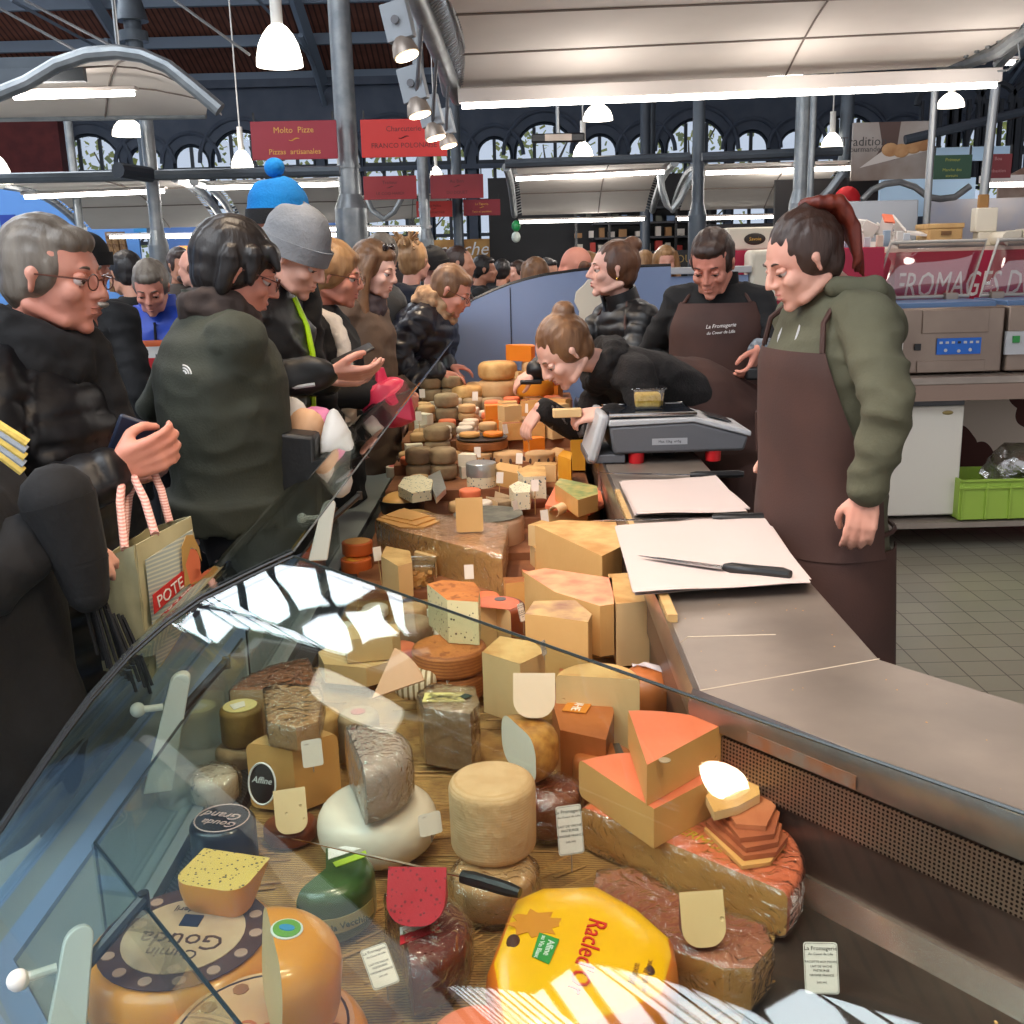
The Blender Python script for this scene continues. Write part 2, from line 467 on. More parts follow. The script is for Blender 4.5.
struct('ceiling_side', g, roofm, loc=(0, 0, 0), smooth=0)
# side walls
g = G(); g.box((-15.4, 12, 2.6), (.3, 36.5, 5.2))
struct('wall_left', g, M('pale_blue_wall', (128, 160, 196), rough=.7), loc=(-15.4, 12, 0), smooth=0)
g = G(); g.box((-12.6, WY - .5, 5.3), (2.2, .8, 2.5))
struct('wall_brick', g, M('brick_red', (110, 46, 44), (92, 38, 38), 3, .8), smooth=0)
g = G(); g.box((15.5, 14, 3.6), (.3, 32, 7.2))
struct('wall_right', g, wallm, loc=(15.5, 12, 0), smooth=0)

# trees outside the windows
leafA = M('autumn_leaves', (190, 186, 90), (130, 146, 96), 2, .8); barkm = M('bark', (70, 60, 50), rough=.9)
for i in range(9):
    tx = -18 + i * 4.9 + random.uniform(-.3, .3); ty = 36 + random.uniform(0, 4)
    t = thing('tree', ['yellowing leafy tree seen through the arched windows'][0], 'tree', (tx, ty, 0), 'trees outside the arched windows')
    g = G(); g.tube([(tx, ty, 0), (tx + .1, ty, 2), (tx, ty, 4.5)], [.2, .16, .08], 7)
    for k in range(7):
        a = k * .9; g.tube([(tx, ty, 1.8 + k * .4), (tx + 1.2 * math.cos(a), ty + 1.2 * math.sin(a), 3 + k * .45)], [.07, .02], 5)
    mk('trunk', g, barkm, t)
    g = G()
    for k in range(420):
        a = random.uniform(0, 2 * PI); r = 2.1 * random.random() ** .5; z = 1.6 + random.random() * 4.4
        c = Vector((tx + r * math.cos(a), ty + r * math.sin(a), z)); s = random.uniform(.05, .13)
        e = Euler((random.uniform(0, 3), random.uniform(0, 3), 0)).to_matrix()
        g.add([c + e @ Vector(p) * s for p in ((-1, -.6, 0), (1, -.6, 0.1), (1, .6, 0), (-1, .6, .1))], [(0, 1, 2, 3)])
    mk('foliage', g, leafA, t, smooth=0)

# ------------------------------------------------------------- the cheese counter
W0 = Vector((.30, 1.62, 0)); UN = Vector((.62, -.785, 0)).normalized(); NN = Vector((-UN.y * -1, -UN.x, 0)); NN = Vector((-.785, -.62, 0)).normalized()
MT = (Vector((-1, 0, 0)) + NN).normalized(); MS = 1 / MT.dot(Vector((-1, 0, 0)))  # mitre direction and stretch
FARY = 5.3
NEARL = 1.75


def far(off, y, z): return Vector((.30 - off + .012 * (y - 1.62), y, z))


def mit(off, z): return W0 + MT * (off * MS) + Vector((0, 0, z))


def farp(off, s, z):  # s: 0 at the mitre, 1 at the far end
    a = mit(off, z); b = far(off, FARY, z); return a.lerp(b, s)


def nearp(off, s, z):
    a = mit(off, z); b = W0 + NN * off + UN * NEARL + Vector((0, 0, z)); return a.lerp(b, s)


def two(name, prof, mats, label=None, cat=None, parent=None, kind=None, bevel=0, smooth=35, ends=True, farmat=None):
    """sweep a closed (offset,z) profile along both arms"""
    g = G(); n = len(prof)
    rings = [[nearp(o, 1, z) for o, z in prof], [mit(o, z) for o, z in prof], [far(o, FARY, z) for o, z in prof]]
    vs = [p for r in rings for p in r]; fs = []
    for a in (0, 1):
        for i in range(n): fs.append((a * n + i, a * n + (i + 1) % n, (a + 1) * n + (i + 1) % n, (a + 1) * n + i))
    fs += [tuple(range(n)), tuple(range(3 * n - 1, 2 * n - 1, -1))]
    g.add(vs, fs)
    bm = mk(name, g, mats, parent, bevel=bevel, smooth=smooth)
    return bm


cnt = thing('display_counter', 'long refrigerated cheese counter with steel deck and lavender-blue body', 'display counter', (0, 1.6, 0))
two('body', [(.95, .0), (1.02, .0), (1.05, .1), (1.12, .52), (1.13, .66), (1.10, .70), (1.0, .70), (.95, .62)], blueb, parent=cnt)
two('plinth', [(-.3, 0), (.94, 0), (.94, .60), (-.3, .60)], M('counter_carcass', (60, 62, 68), rough=.6), parent=cnt)
two('deck', [(0.0, .615), (.95, .615), (.95, .66), (0.0, .66)], steel_d, parent=cnt)
two('front_ledge', [(.86, .661), (1.07, .661), (1.07, .705), (1.0, .695), (.95, .69), (.86, .69)], ledge_m, parent=cnt)
two('air_vent', [(.80, .661), (.85, .661), (.85, .683), (.80, .683)], M('vent_grille', (58, 60, 62), rough=.5, wave=((20, 20, 22), 60, 'DIAGONAL', .4)), parent=cnt)
# straw mat on the deck
straw = M('straw_mat', (190, 148, 84), (140, 100, 52), 20, .8, wave=((96, 64, 34), 60, 'Y', .12, 3), bump=.6, bsc=80)
g = G()
ci = 0
for k in range(620):
    fa = random.random() < .55; o = random.uniform(.05, .78)
    if fa: p = farp(o, random.random() * .42, .664 + random.random() * .006); d = Vector((1, random.uniform(-.16, .16), 0))
    else: o = o if o > .25 else o + .3; p = nearp(o, random.random() * (.13 + .38 * o), .664 + random.random() * .006); d = NN + UN * random.uniform(-.16, .16)
    d.normalize(); l = random.uniform(.05, .12)
    g.tube([p - d * l * .5, p + d * l * .5 + Vector((0, 0, random.uniform(-.002, .004)))], random.uniform(.0012, .002), 4)
strawst = M('straw_stalk', (196, 152, 90), (158, 112, 60), 9, .7)
g2 = G()
n = 0
for (fn, s1) in ((farp, .60), (nearp, .42)):
    vs = [fn(.03, 0, .662), fn(.79, 0, .662), fn(.79, s1, .662), fn(.03, s1 if fn is farp else .13, .662)]
    vs += [v + Vector((0, 0, .005)) for v in vs]
    g2.add(vs, [(0, 1, 2, 3), (7, 6, 5, 4), (0, 4, 5, 1), (1, 5, 6, 2), (2, 6, 7, 3), (3, 7, 4, 0)])
mt_ = mk('straw_mat', g2, straw, loc=(0, 1.6, .66), smooth=0)
tag(mt_, 'loose golden straw mat spread under the cheeses on the counter deck', 'straw mat')
sm_ = mk('stalk', g, strawst, mt_, smooth=0); tag(sm_, kind='stuff')
# rear wall of the well: perforated strip, plain steel, trim and lip
perf = bpy.data.materials.new('perforated_steel'); perf.use_nodes = True
nt = perf.node_tree; N = nt.nodes; L = nt.links; b = N['Principled BSDF']; b.inputs['Metallic'].default_value = .7; b.inputs['Roughness'].default_value = .4
uvn = N.new('ShaderNodeUVMap'); mp = N.new('ShaderNodeMapping'); mp.inputs['Scale'].default_value = (150, 150, 150); L.new(uvn.outputs[0], mp.inputs[0])
v = N.new('ShaderNodeTexVoronoi'); v.voronoi_dimensions = '2D'; v.inputs['Randomness'].default_value = 0; v.inputs['Scale'].default_value = 1; L.new(mp.outputs[0], v.inputs['Vector'])
lt = N.new('ShaderNodeMath'); lt.operation = 'LESS_THAN'; lt.inputs[1].default_value = .3; L.new(v.outputs['Distance'], lt.inputs[0])
x = N.new('ShaderNodeMix'); x.data_type = 'RGBA'; L.new(lt.outputs[0], x.inputs[0]); x.inputs[6].default_value = lin((150, 122, 104)); x.inputs[7].default_value = lin((20, 14, 12)); L.new(x.outputs[2], b.inputs['Base Color'])


def quadstrip(name, off, z0, z1, mat, parent, th=.006):
    ps = [(nearp(off, 1, 0)), mit(off, 0), far(off, FARY, 0)]; o = None
    me_v = []; f = []; uv = []
    dist = [0, (ps[1] - ps[0]).length, (ps[1] - ps[0]).length + (ps[2] - ps[1]).length]
    base = origin_of(parent)
    for p, d in zip(ps, dist):
        for z in (z0, z1): me_v.append((p.x - base.x, p.y - base.y, z - base.z)); uv.append((d, z))
    f = [(0, 2, 3, 1), (2, 4, 5, 3)]
    me = bpy.data.meshes.new(name); me.from_pydata(me_v, [], f); ul = me.uv_layers.new()
    for pl in me.polygons:
        for li, vi in zip(pl.loop_indices, pl.vertices): ul.data[li].uv = uv[vi]
    me.materials.append(mat); o = bpy.data.objects.new(name, me); COL.objects.link(o); o.parent = parent
    s = o.modifiers.new('s', 'SOLIDIFY'); s.thickness = th
    return o


two('rear_panel', [(-.012, .66), (.004, .66), (.004, .875), (-.012, .875)], M('stained_steel', (112, 88, 78), (70, 52, 46), 3, .38, .6, bump=.04), parent=cnt)
quadstrip('perforated_strip', .0075, .785, .86, perf, cnt, .003)
two('trim_rail', [(.0, .66), (.035, .66), (.012, .69), (.0, .69)], M('bright_trim', (225, 205, 190), rough=.22, met=.9), parent=cnt)
# worktop
wt = thing('steel_worktop', 'continuous stainless steel worktop behind the cheese display, bending at a mitre', 'worktop', (.5, 2, .88))
WTO = -.335
g = G()
for (a, b_) in ((0, 1), (1, 2)):
    pa = [(nearp(0, 1, 0), nearp(WTO, 1, 0)), (mit(0, 0), mit(WTO, 0)), (far(0, FARY, 0), far(WTO, FARY, 0))]
    q = [pa[a][0], pa[b_][0], pa[b_][1], pa[a][1]]
    g.prism([(p.x, p.y) for p in q], .876, .918)
mk('top', g, steel, wt, bevel=.003)
two('front_lip', [(.0, .868), (.016, .868), (.02, .90), (.012, .925), (.0, .919)], M('lip_steel', (170, 158, 150), (140, 128, 122), 8, .3, .85), parent=wt)
for s in (.07, .36, .62):
    g = G(); a = nearp(.019, s, 0); b_ = nearp(.019, s + .11, 0); d = NN * .0015
    g.add([a + Vector((0, 0, .872)), b_ + Vector((0, 0, .872)), b_ + Vector((0, 0, .893)), a + Vector((0, 0, .893)), a + d + Vector((0, 0, .872)), b_ + d + Vector((0, 0, .872)), b_ + d + Vector((0, 0, .893)), a + d + Vector((0, 0, .893))],
                 [(0, 1, 2, 3), (7, 6, 5, 4), (0, 4, 5, 1), (1, 5, 6, 2), (2, 6, 7, 3), (3, 7, 4, 0)]); mk('tape_plate', g, rust, wt, smooth=0)
g = G()
a = mit(.0, .9185); b_ = mit(WTO, .9185); g.tube([a, b_], .0012, 4)
a, b_ = far(.0, 1.84, .9185), far(WTO * .55, 1.84, .9185); g.tube([a, a + Vector((.02, .03, 0)), b_ + Vector((0, .03, 0))], .0012, 4)
mk('seam', g, M('seam_line', (196, 180, 160), rough=.5), wt)
g = G(); g.prism([(p.x, p.y) for p in (far(-.012, 1.95, 0), far(.008, 1.95, 0), far(.008, 2.5, 0), far(-.012, 2.5, 0))], .919, .935)
mk('wooden_strip', g, wood, wt)
g = G(); g.prism([(p.x, p.y) for p in (far(-.006, 2.62, 0), far(.008, 2.62, 0), far(.008, 3.1, 0), far(-.006, 3.1, 0))], .919, .932); mk('wooden_strip', g, wood, wt)
g = G()  # cabinet below the worktop on the staff side
pa = [(nearp(-.02, 1, 0), nearp(-.28, 1, 0)), (mit(-.02, 0), mit(-.28, 0)), (far(-.02, FARY, 0), far(-.28, FARY, 0))]
for a in (0, 1): g.prism([(p.x, p.y) for p in (pa[a][0], pa[a + 1][0], pa[a + 1][1], pa[a][1])], .605, .872)
mk('cabinet', g, steel_d, wt)

# glass
PROF = [(1.075, .705), (1.07, .78), (1.035, .845), (.99, .90), (.967, .933), (.911, 1.009), (.871, 1.059), (.818, 1.114), (.773, 1.15), (.727, 1.179), (.663, 1.205), (.607, 1.226)]


def prof_at(v):
    x = v * (len(PROF) - 1); i = min(int(x), len(PROF) - 2); t = x - i
    return PROF[i][0] * (1 - t) + PROF[i + 1][0] * t, PROF[i][1] * (1 - t) + PROF[i + 1][1] * t


glass = clear('display_glass', (236, 243, 240), ior=1.52, gain=1.0)
gl_edge = M('glass_edge', (20, 30, 27), rough=.3)
def gnear(off, s, z):
    return mit(off, z).lerp(W0 + NN * (off - .138) + UN * NEARL + Vector((0, 0, z)), s)


for (fn, nm, lb, segs) in ((farp, 'curved_glass_pane', 'curved glass pane along the customers side of the cheese counter', ((0.004, .49), (.495, 1.0))),
                       (gnear, 'curved_glass_pane', 'curved glass pane closing the nearest end of the cheese counter, mirroring the skylight', ((.004, 1.0),))):
    for si, (s0, s1) in enumerate(segs):
        g = G(); g.sheet(lambda u, v: fn(*(lambda oz: (oz[0], s0 + (s1 - s0) * u, oz[1]))(prof_at(v))), 1, 44, .006)
        l2 = lb if not si else 'farther curved glass pane of the counter, before the lavender end panel'
        o = mk(nm, g, glass, smooth=60); tag(o, l2, 'glass pane')
        e = G(); e.tube([fn(*(lambda oz: (oz[0], s0, oz[1]))(prof_at(i / 22))) for i in range(23)], .0022, 5)
        mk('joint', e, black, o)
        e = G(); e.tube([fn(PROF[-1][0], s0, PROF[-1][1]), fn(PROF[-1][0], s1, PROF[-1][1])], .0018, 5); mk('polished_edge', e, gl_edge, o)
# inner glass guard on the deck
gd = thing('glass_guard', 'low inner glass guard standing along the front of the straw mat', 'glass guard', (-.57, 1.24, .69))
for (fn, s0, s1) in ((farp, 0, .2), (farp, .21, .5), (nearp, 0, .6)):
    g = G(); p = [fn(.885, s0, .69), fn(.885, s1, .69), fn(.885, s1, .85), fn(.885, s0, .85)]; nrm = (p[1] - p[0]).cross(Vector((0, 0, 1))).normalized() * .005
    g.add(p + [q + nrm for q in p], [(0, 1, 2, 3), (7, 6, 5, 4), (0, 4, 5, 1), (1, 5, 6, 2), (2, 6, 7, 3), (3, 7, 4, 0)]); mk('guard_pane', g, clear('guard_glass', (240, 246, 244)), gd, smooth=0)
    g = G(); g.tube([p[3], p[2]], .0026, 5); g.tube([p[3], p[0]], .002, 5); mk('guard_edge', g, gl_edge, gd)
# hinge arms
def hinge(p_top, p_bot, out, label):
    t = thing('glass_support_arm', label, 'support arm', p_bot)
    d = (p_top - p_bot); s = out.normalized(); w = d.cross(s).normalized()
    g = G(); pts = []
    for i in range(9): a = PI * i / 8; pts.append((math.cos(a) * .017, d.length - .017 + math.sin(a) * .017))
    pts += [(-.024, .0), (.024, 0)]
    T = Matrix((s, d.normalized(), s.cross(d.normalized()))).transposed().to_4x4(); T.translation = p_bot
    g.prism(pts, -.011, .011, T=T); mk('arm_plate', g, white, t, bevel=.002)
    g = G(); c = p_bot + d * .72; g.cyl(c - s * .02, c - s * .055, .006, n=10); g.ell(c - s * .062, (.013, .013, .013)); mk('knob', g, white, t)
    g = G(); a = p_bot + d * .66 + s * .012; b_ = p_top + s * .075 + Vector((0, 0, .01)); g.tube([a, b_], .008, 8); g.cyl(b_ - Vector((0, 0, .012)), b_ + Vector((0, 0, .008)), .007, n=10); mk('clamp_lever', g, M('gunmetal', (70, 66, 64), rough=.35, met=.6), t)
hinge(U(80, 925, Y=1.12), U(62, 1060, Y=1.05), Vector((.8, .45, 0)), 'white glass support arm with round knob beside the big cumin gouda')
hinge(U(182, 672, Y=1.72), U(158, 790, Y=1.70), Vector((1, .25, 0)), 'white glass support arm halfway up the bend of the counter glass')
hinge(U(330, 500, Y=2.62), U(318, 560, Y=2.6), Vector((1, .1, 0)), 'white glass support arm behind the bagged orange cheeses')
# cheek panel at the far end
ck = [(-.80, .3), (-.80, .93), (-.675, 1.052), (-.564, 1.154), (-.45, 1.235), (-.348, 1.303), (-.25, 1.357), (-.163, 1.401), (-.07, 1.44), (.02, 1.472), (.11, 1.495), (.202, 1.513), (.35, 1.53), (.486, 1.541), (.85, 1.545), (.85, .3)]
T = Matrix.Translation((0, 5.62, 0)) @ Matrix.Rotation(PI / 2, 4, 'X')
g = G(); g.prism(ck, 0, .035, T=T)
cp = mk('end_panel', g, blueb, smooth=0); tag(cp, 'lavender-blue end panel with a rising curved top behind the last cheeses', 'panel')
g = G(); g.tube([(a, 5.60, b_ + .004) for a, b_ in ck[1:-1]], .012, 6); mk('edge_strip', g, black, cp)
g = G(); g.box((.02, 5.583, 1.1), (.004, .004, .72)); mk('seam', g, black, cp)
# cream plastic board hanging on the end panel
g = G(); g.prism([(.40, 1.20), (.52, 1.20), (.545, 1.28), (.535, 1.34), (.55, 1.39), (.52, 1.44), (.47, 1.465), (.45, 1.49), (.42, 1.49), (.40, 1.465), (.36, 1.43), (.35, 1.38), (.375, 1.33), (.37, 1.27)], 0, .012,
              T=Matrix.Translation((0, 5.5845, 0)) @ Matrix.Rotation(PI / 2, 4, 'X'))
o = mk('cheese_wire_board', g, cream, bevel=.004); tag(o, 'cream plastic board shaped like a gourd hanging on the lavender panel', 'board')
# ------------------------------------------------------------- canopies, columns, lamps, signs
fabric = M('canopy_fabric', (222, 214, 206), (212, 204, 196), 2, .8)
galv = M('galvanised_pipe', (150, 154, 156), (122, 128, 132), 9, .4, .6)
tube_m = emitm('fluorescent_tube', (255, 250, 242), 16)
housing = M('lamp_housing', (214, 206, 200), rough=.5)


def bez(a, b, sag, n=10):
    a, b = Vector(a), Vector(b)
    return [a.lerp(b, i / n) + Vector((0, 0, sag * 4 * (i / n) * (1 - i / n))) for i in range(n + 1)]


def canopy(label, near, far_, pipes=True, seams=2, rails=()):
    """near/far_: lists of points of the two edges (same length)"""
    t = thing('stall_canopy', label, 'canopy', (near[0].x, near[0].y, 0))
    n = len(near) - 1
    g = G()

    def P(u, v):
        x = u * n; i = min(int(x), n - 1); f = x - i
        a = near[i].lerp(near[i + 1], f); b = far_[i].lerp(far_[i + 1], f)
        return a.lerp(b, v) + Vector((0, 0, .10 * math.sin(PI * v)))
    g.sheet(lambda u, v: P(u, v), max(n, 8), 10, .004); mk('fabric', g, fabric, t, smooth=50)
    g = G()
    for k in range(seams):
        v = (k + 1) / (seams + 1); g.tube([P(u / 10, v) - Vector((0, 0, .008)) for u in range(11)], .006, 4)
    for k in (1,): g.tube([P(.62, v / 8) - Vector((0, 0, .008)) for v in range(9)], .006, 4)
    mk('seam', g, M('canopy_seam', (120, 108, 100), rough=.8), t)
    if pipes:
        for u in (0, 1):
            g = G(); g.tube([P(u, v / 12) + Vector(((u - .5) * .16, 0, 0)) for v in range(13)], .035, 8); mk('side_pipe', g, galv, t)
            g = G()
            for k in range(24):
                v = k / 24; a = P(u, v); b = P(u, min(1, v + .03)) + Vector(((u - .5) * .12, 0, .0)); g.tube([a, b], .005, 4)
            mk('lacing', g, M('lacing_cord', (190, 188, 182), rough=.8), t)
    return t


def tubelight(a, b, label, h=.05, drop=.03, group=None):
    t = thing('fluorescent_light', label, 'lamp', (a + b) / 2, group)
    d = (b - a).normalized(); T = frame((a + b) / 2, d, (0, 0, 1)); l = (b - a).length
    g = G(); g.box((0, drop / 2 + h / 2, 0), (l + .04, h, .07), T=T); mk('housing', g, housing, t, bevel=.004)
    g = G(); g.tube([a, b], .017, 8); mk('tube', g, tube_m, t)
    return t


# near canopy over the cheese stall
nl, nr, fl_, fr_ = U(428, -60, Y=4.0), U(1190, -80, Y=4.0), U(461, 92, Y=6.7), U(985, 64, Y=6.7)
canopy('big cream fabric canopy stretched above the cheese stall', [nl, nl.lerp(nr, .5), nr], [fl_, fl_.lerp(fr_, .5), fr_], seams=3)
tubelight(U(462, 106, Y=6.45), U(996, 85, Y=6.45), 'long fluorescent light along the front edge of the big cream canopy', .075)
tubelight(U(515, 84, Y=6.95), U(802, 73, Y=6.95), 'shorter fluorescent light just behind the long one above the cheese stall', .03)
tubelight(U(912, 65, Y=7.4), U(934, 64.5, Y=7.4), 'small lit lamp glimpsed above the long fluorescent light', .02)
tubelight(U(1000, 63, Y=7.4), U(1014, 62.5, Y=7.4), 'tiny lit lamp at the outer end of the long fluorescent light', .02)
g = G(); g.tube([U(940, 63, Y=6.8), U(968, 62, Y=6.6), U(1000, 50, Y=6.3), U(1030, 28, Y=6.0), U(1060, -10, Y=5.6)], .04, 10)
for k in range(6): g.tube([U(965 + k * 11, 58 - k * 5, Y=6.5 - k * .08), U(968 + k * 11, 50 - k * 5, Y=6.5 - k * .08)], .014, 5)
g.tube([U(1018, 42, Y=6.1), U(1020, 60, Y=6.1), U(1008, 70, Y=6.1), U(998, 71, Y=6.2)], .006, 5)
o = mk('canopy_pipe', g, galv); tag(o, 'bent galvanised pipe with clamps at the outer corner of the big cream canopy', 'pipe')
# left canopy
cv = [(-60, 118), (-20, 108), (0, 100), (30, 88), (60, 70), (90, 60), (120, 57.5), (145, 61), (170, 72), (195, 92), (222, 115)]
near = [U(x, y, Y=5.6) for x, y in cv]; fe = [U(-60 + i * 26.6, 119 - i * .4, Y=7.4) for i in range(len(cv))]
t = canopy('cream canopy with an arched grey front pipe at the market ceiling above the glasses-wearing man', near, fe, pipes=False, seams=2)
g = G(); g.tube([p + Vector((0, -.03, .02)) for p in near], .036, 10); mk('front_pipe', g, galv, t)
g = G(); g.tube([fe[0], fe[-1]], .025, 8)
for k in range(30): a = fe[0].lerp(fe[-1], k / 30); g.tube([a, a + Vector((.05, -.05, .02))], .006, 4)
mk('back_pipe', g, galv, t)
g = G(); g.box(((U(0, 66, Y=6.4) + U(85, 60, Y=6.4)) / 2), (.75, .05, .06)); g.box(((U(0, 78, Y=6.2) + U(60, 74, Y=6.2)) / 2), (.6, .05, .07)); mk('cross_bar', g, iron, t)
tubelight(U(14, 97, Y=6.4), U(134, 93, Y=6.4), 'fluorescent light under the arched-pipe canopy', .02)
for (x0, y0, x1, y1) in ((-10, 3, 84, 55), (24, 0, 133, 57), (174, 0, 250, 55), (112, -5, 118, 56)):
    g = G(); g.tube([U(x0, y0, Y=6.2), U(x1, y1, Y=6.2)], .008, 5)
    o = mk('suspension_cable', g, alu); tag(o, 'thin steel suspension cable above the arched-pipe canopy', 'cable', 'steel cables over the arched-pipe canopy')
# middle distance canopies
def mcan(label, q, Yn, Yf, tb, Yt, tl, seams=2):
    a, b, c, d = q
    return canopy(label, [U(*a, Y=Yn), (U(*a, Y=Yn) + U(*b, Y=Yn)) / 2, U(*b, Y=Yn)], [U(*c, Y=Yf), (U(*c, Y=Yf) + U(*d, Y=Yf)) / 2, U(*d, Y=Yf)], seams=seams), [tubelight(U(*p, Y=y), U(*p2, Y=y), l, .02) for (p, p2, y), l in zip(tb, tl)]


mcan('white canopy behind the slanted column with a lamp strip under it', ((12, 184), (163, 178), (92, 229), (218, 226)), 8, 11, (((25, 197), (164, 191), 8.6), ((110, 237), (345, 235), 11.5)), 0, ('fluorescent light before the slanted column', 'long thin fluorescent light over the distant blue stall'))
mcan('white canopy behind the bobble hat', ((205, 181), (345, 177), (245, 224), (352, 222)), 8, 11, (((208, 188), (346, 184), 8.5), ((235, 229), (430, 229), 11)), 0, ('fluorescent light behind the blue bobble hat', 'thin fluorescent light behind the grey beanie'))
mcan('white canopy between the signs and the slim column', ((516, 167), (665, 163), (522, 215), (645, 211)), 9, 12, (((516, 179), (664, 172), 9.2), ((520, 222), (644, 219), 12)), 0, ('fluorescent light below the black patio heater', 'fluorescent light over the dark stall with shelves'))
mcan('white canopy right behind the twin column', ((708, 164), (852, 160), (680, 210), (815, 207)), 9, 12, (((706, 173), (852, 168), 9.2), ((678, 219), (800, 216), 12)), 0, ('fluorescent light beside the bread poster', 'fluorescent light above the cream box'))
mcan('small pale canopy behind the narrow red signs', ((355, 196), (452, 193), (358, 224), (445, 214)), 12, 15, (((370, 230), (430, 229), 15),), 0, ('faint fluorescent light behind the columns',))
tubelight(U(983, 185, Y=8), U(1040, 184, Y=8), 'thick fluorescent light beneath the dark red sign', .05)
# curly pipes
for pts, Y, r, lb in ((((862, 200), (872, 190), (885, 184), (900, 182), (915, 187), (928, 197), (940, 199), (955, 197), (970, 186)), 7.5, .022, 'wavy grey pipe in front of the pale blue stall'),
                   (((660, 175), (662, 190), (667, 205), (672, 210), (680, 200), (690, 180), (698, 166)), 9.5, .03, 'U-shaped grey canopy pipe beside the slim column'),
                   (((366, 196), (372, 210), (384, 219), (394, 212), (402, 198)), 12, .03, 'U-shaped grey canopy pipe behind the leaning column'),
                   (((815, 205), (830, 190), (842, 174)), 8.8, .035, 'curved canopy pipe beside the twin column')):
    g = G(); g.tube([U(*p, Y=Y) for p in pts], r, 8); o = mk('canopy_pipe', g, galv); tag(o, lb, 'pipe')
# horizontal carrying pipes
for a, b, Y, lb in (((-20, 179), (340, 171), 7.4, 'long horizontal pipe carrying the canopies behind the customers'), ((505, 164), (690, 157), 8.6, 'horizontal pipe carrying the canopy under the patio heater'), ((702, 157), (842, 151), 8.6, 'horizontal pipe meeting the twin column'), ((905, 140), (1040, 108), 8.6, 'slanting dark pipe across the tall slotted windows')):
    g = G(); g.tube([U(*a, Y=Y), U(*b, Y=Y)], .035, 8); o = mk('carrying_pipe', g, iron if a[0] < 900 else irond); tag(o, lb, 'pipe')
g = G(); a, b = U(118, 170, Y=7.1), U(150, 175, Y=7.4); g.tube([a, b], .05, 10); o = mk('pipe_stub', g, irond); tag(o, 'short open dark pipe end clamped to the slanted column', 'pipe')

# columns: top pixel, Y, radius, z top, label
def column(px, py, Y, r, label, flare=None, ztop=4.6, m=galv, tilt=0):
    p = U(px, py, Y=Y)
    t = thing('market_column', label, 'column', (p.x, Y, 0))
    g = G(); g.cyl((p.x, Y, 0.02), (p.x + tilt, Y, ztop), r, n=18); mk('shaft', g, m, t)
    g = G(); g.cyl((p.x, Y, 0), (p.x, Y, .08), r * 1.9, n=18)
    if flare:
        zf = flare; g.cyl((p.x, Y, .05), (p.x, Y, zf), r * 1.5, n=18); g.cyl((p.x, Y, zf), (p.x, Y, zf + .1), r * 1.5, r, n=18); g.cyl((p.x, Y, zf + .28), (p.x, Y, zf + .3), r * 1.12, n=18)
    mk('base', g, m, t)
    return t, p


column(349, 180, 8, .078, 'thick grey iron column carrying the two largest red signs', flare=1.98)
column(424, 200, 11, .055, 'grey column between the two middle red signs', flare=1.8)
column(456, 160, 13, .06, 'dark column behind the farthest red signs', m=iron)
column(153, 190, 7.6, .045, 'slanted-looking grey column behind the man in the red and blue jacket', flare=1.75, ztop=2.95)
column(71, 150, 9.5, .035, 'slim grey column under the arched-pipe canopy', ztop=3.1)
column(698, 180, 9, .05, 'slim dark column above the male seller', m=iron, flare=1.9)
column(801, 170, 8.4, .055, 'thicker half of the twin columns above the red-haired seller', flare=1.95)
column(811, 170, 8.2, .024, 'thin half of the twin columns above the red-haired seller', ztop=3.6)
column(650, 130, 16, .08, 'distant dark column between arched windows', m=iron)
column(846, 140, 10, .06, 'dark column beside the bread poster', m=iron)
column(645, 240, 13, .06, 'dark column standing in the dark shelf stall', m=irond)
column(931, 150, 6.95, .022, 'first thin square-looking aluminium post beside the bread poster', ztop=2.56, m=alu)
column(976, 160, 7.05, .029, 'second aluminium post, in front of the dark red sign', ztop=2.58, m=alu, tilt=.09)
g = G(); p = U(133, 30, Y=12)
g.cyl((p.x, 12, 3.5), (p.x, 12, 6.5), .09, n=14); g.cyl((p.x, 12, 3.9), (p.x, 12, 4.0), .15, n=14); g.cyl((p.x, 12, 4.1), (p.x, 12, 4.3), .17, .12, n=14); g.cyl((p.x, 12, 0), (p.x, 12, 3.5), .07, n=14)
o = mk('cast_iron_column', g, iron); tag(o, 'dark cast iron column with a ringed capital rising above the arched-pipe canopy', 'column')

# signs
def sign(x0, y0, x1, y1, Y, col, lines, tcol, label, ts=.055, rot=0, motif=True):
    a, b, c = U(x0, y0, Y=Y), U(x1, y0 + (y1 - y0) * 0, Y=Y), U(x0, y1, Y=Y)
    X = (b - a); X.z = U(x1, y0, Y=Y).z - a.z; X.z *= .2; w = X.length; h = (a - c).length
    o_ = (a + b) / 2 + Vector((0, 0, -h / 2)); T = frame(o_, X, (0, 0, 1))
    t = thing('hanging_sign', label, 'sign', o_)
    g = G(); g.box((0, 0, 0), (w, h, .02), T=T); mk('board', g, M('sign_' + '_'.join(map(str, col)), col, rough=.45), t, bevel=.002)
    g = G()
    for s in (-1, 1): g.box((s * w * .46, h / 2 + .03, -.0), (.012, .06, .012), T=T)
    mk('bracket', g, black, t)
    for txt, dy, s in lines: text(txt, s * h, tcol, t, T @ Matrix.Translation((0, dy * h, .011)), local=False)
    if motif:
        g = G(); g.tube([T @ Vector((x * h, (.02 + .03 * math.sin(x * 18)) * h, .012)) for x in [i * .02 - .14 for i in range(15)]], [.001 + .012 * h * (1 if 3 < i < 12 else .5) for i in range(15)], 5); mk('motif', g, tcol, t)
    return t


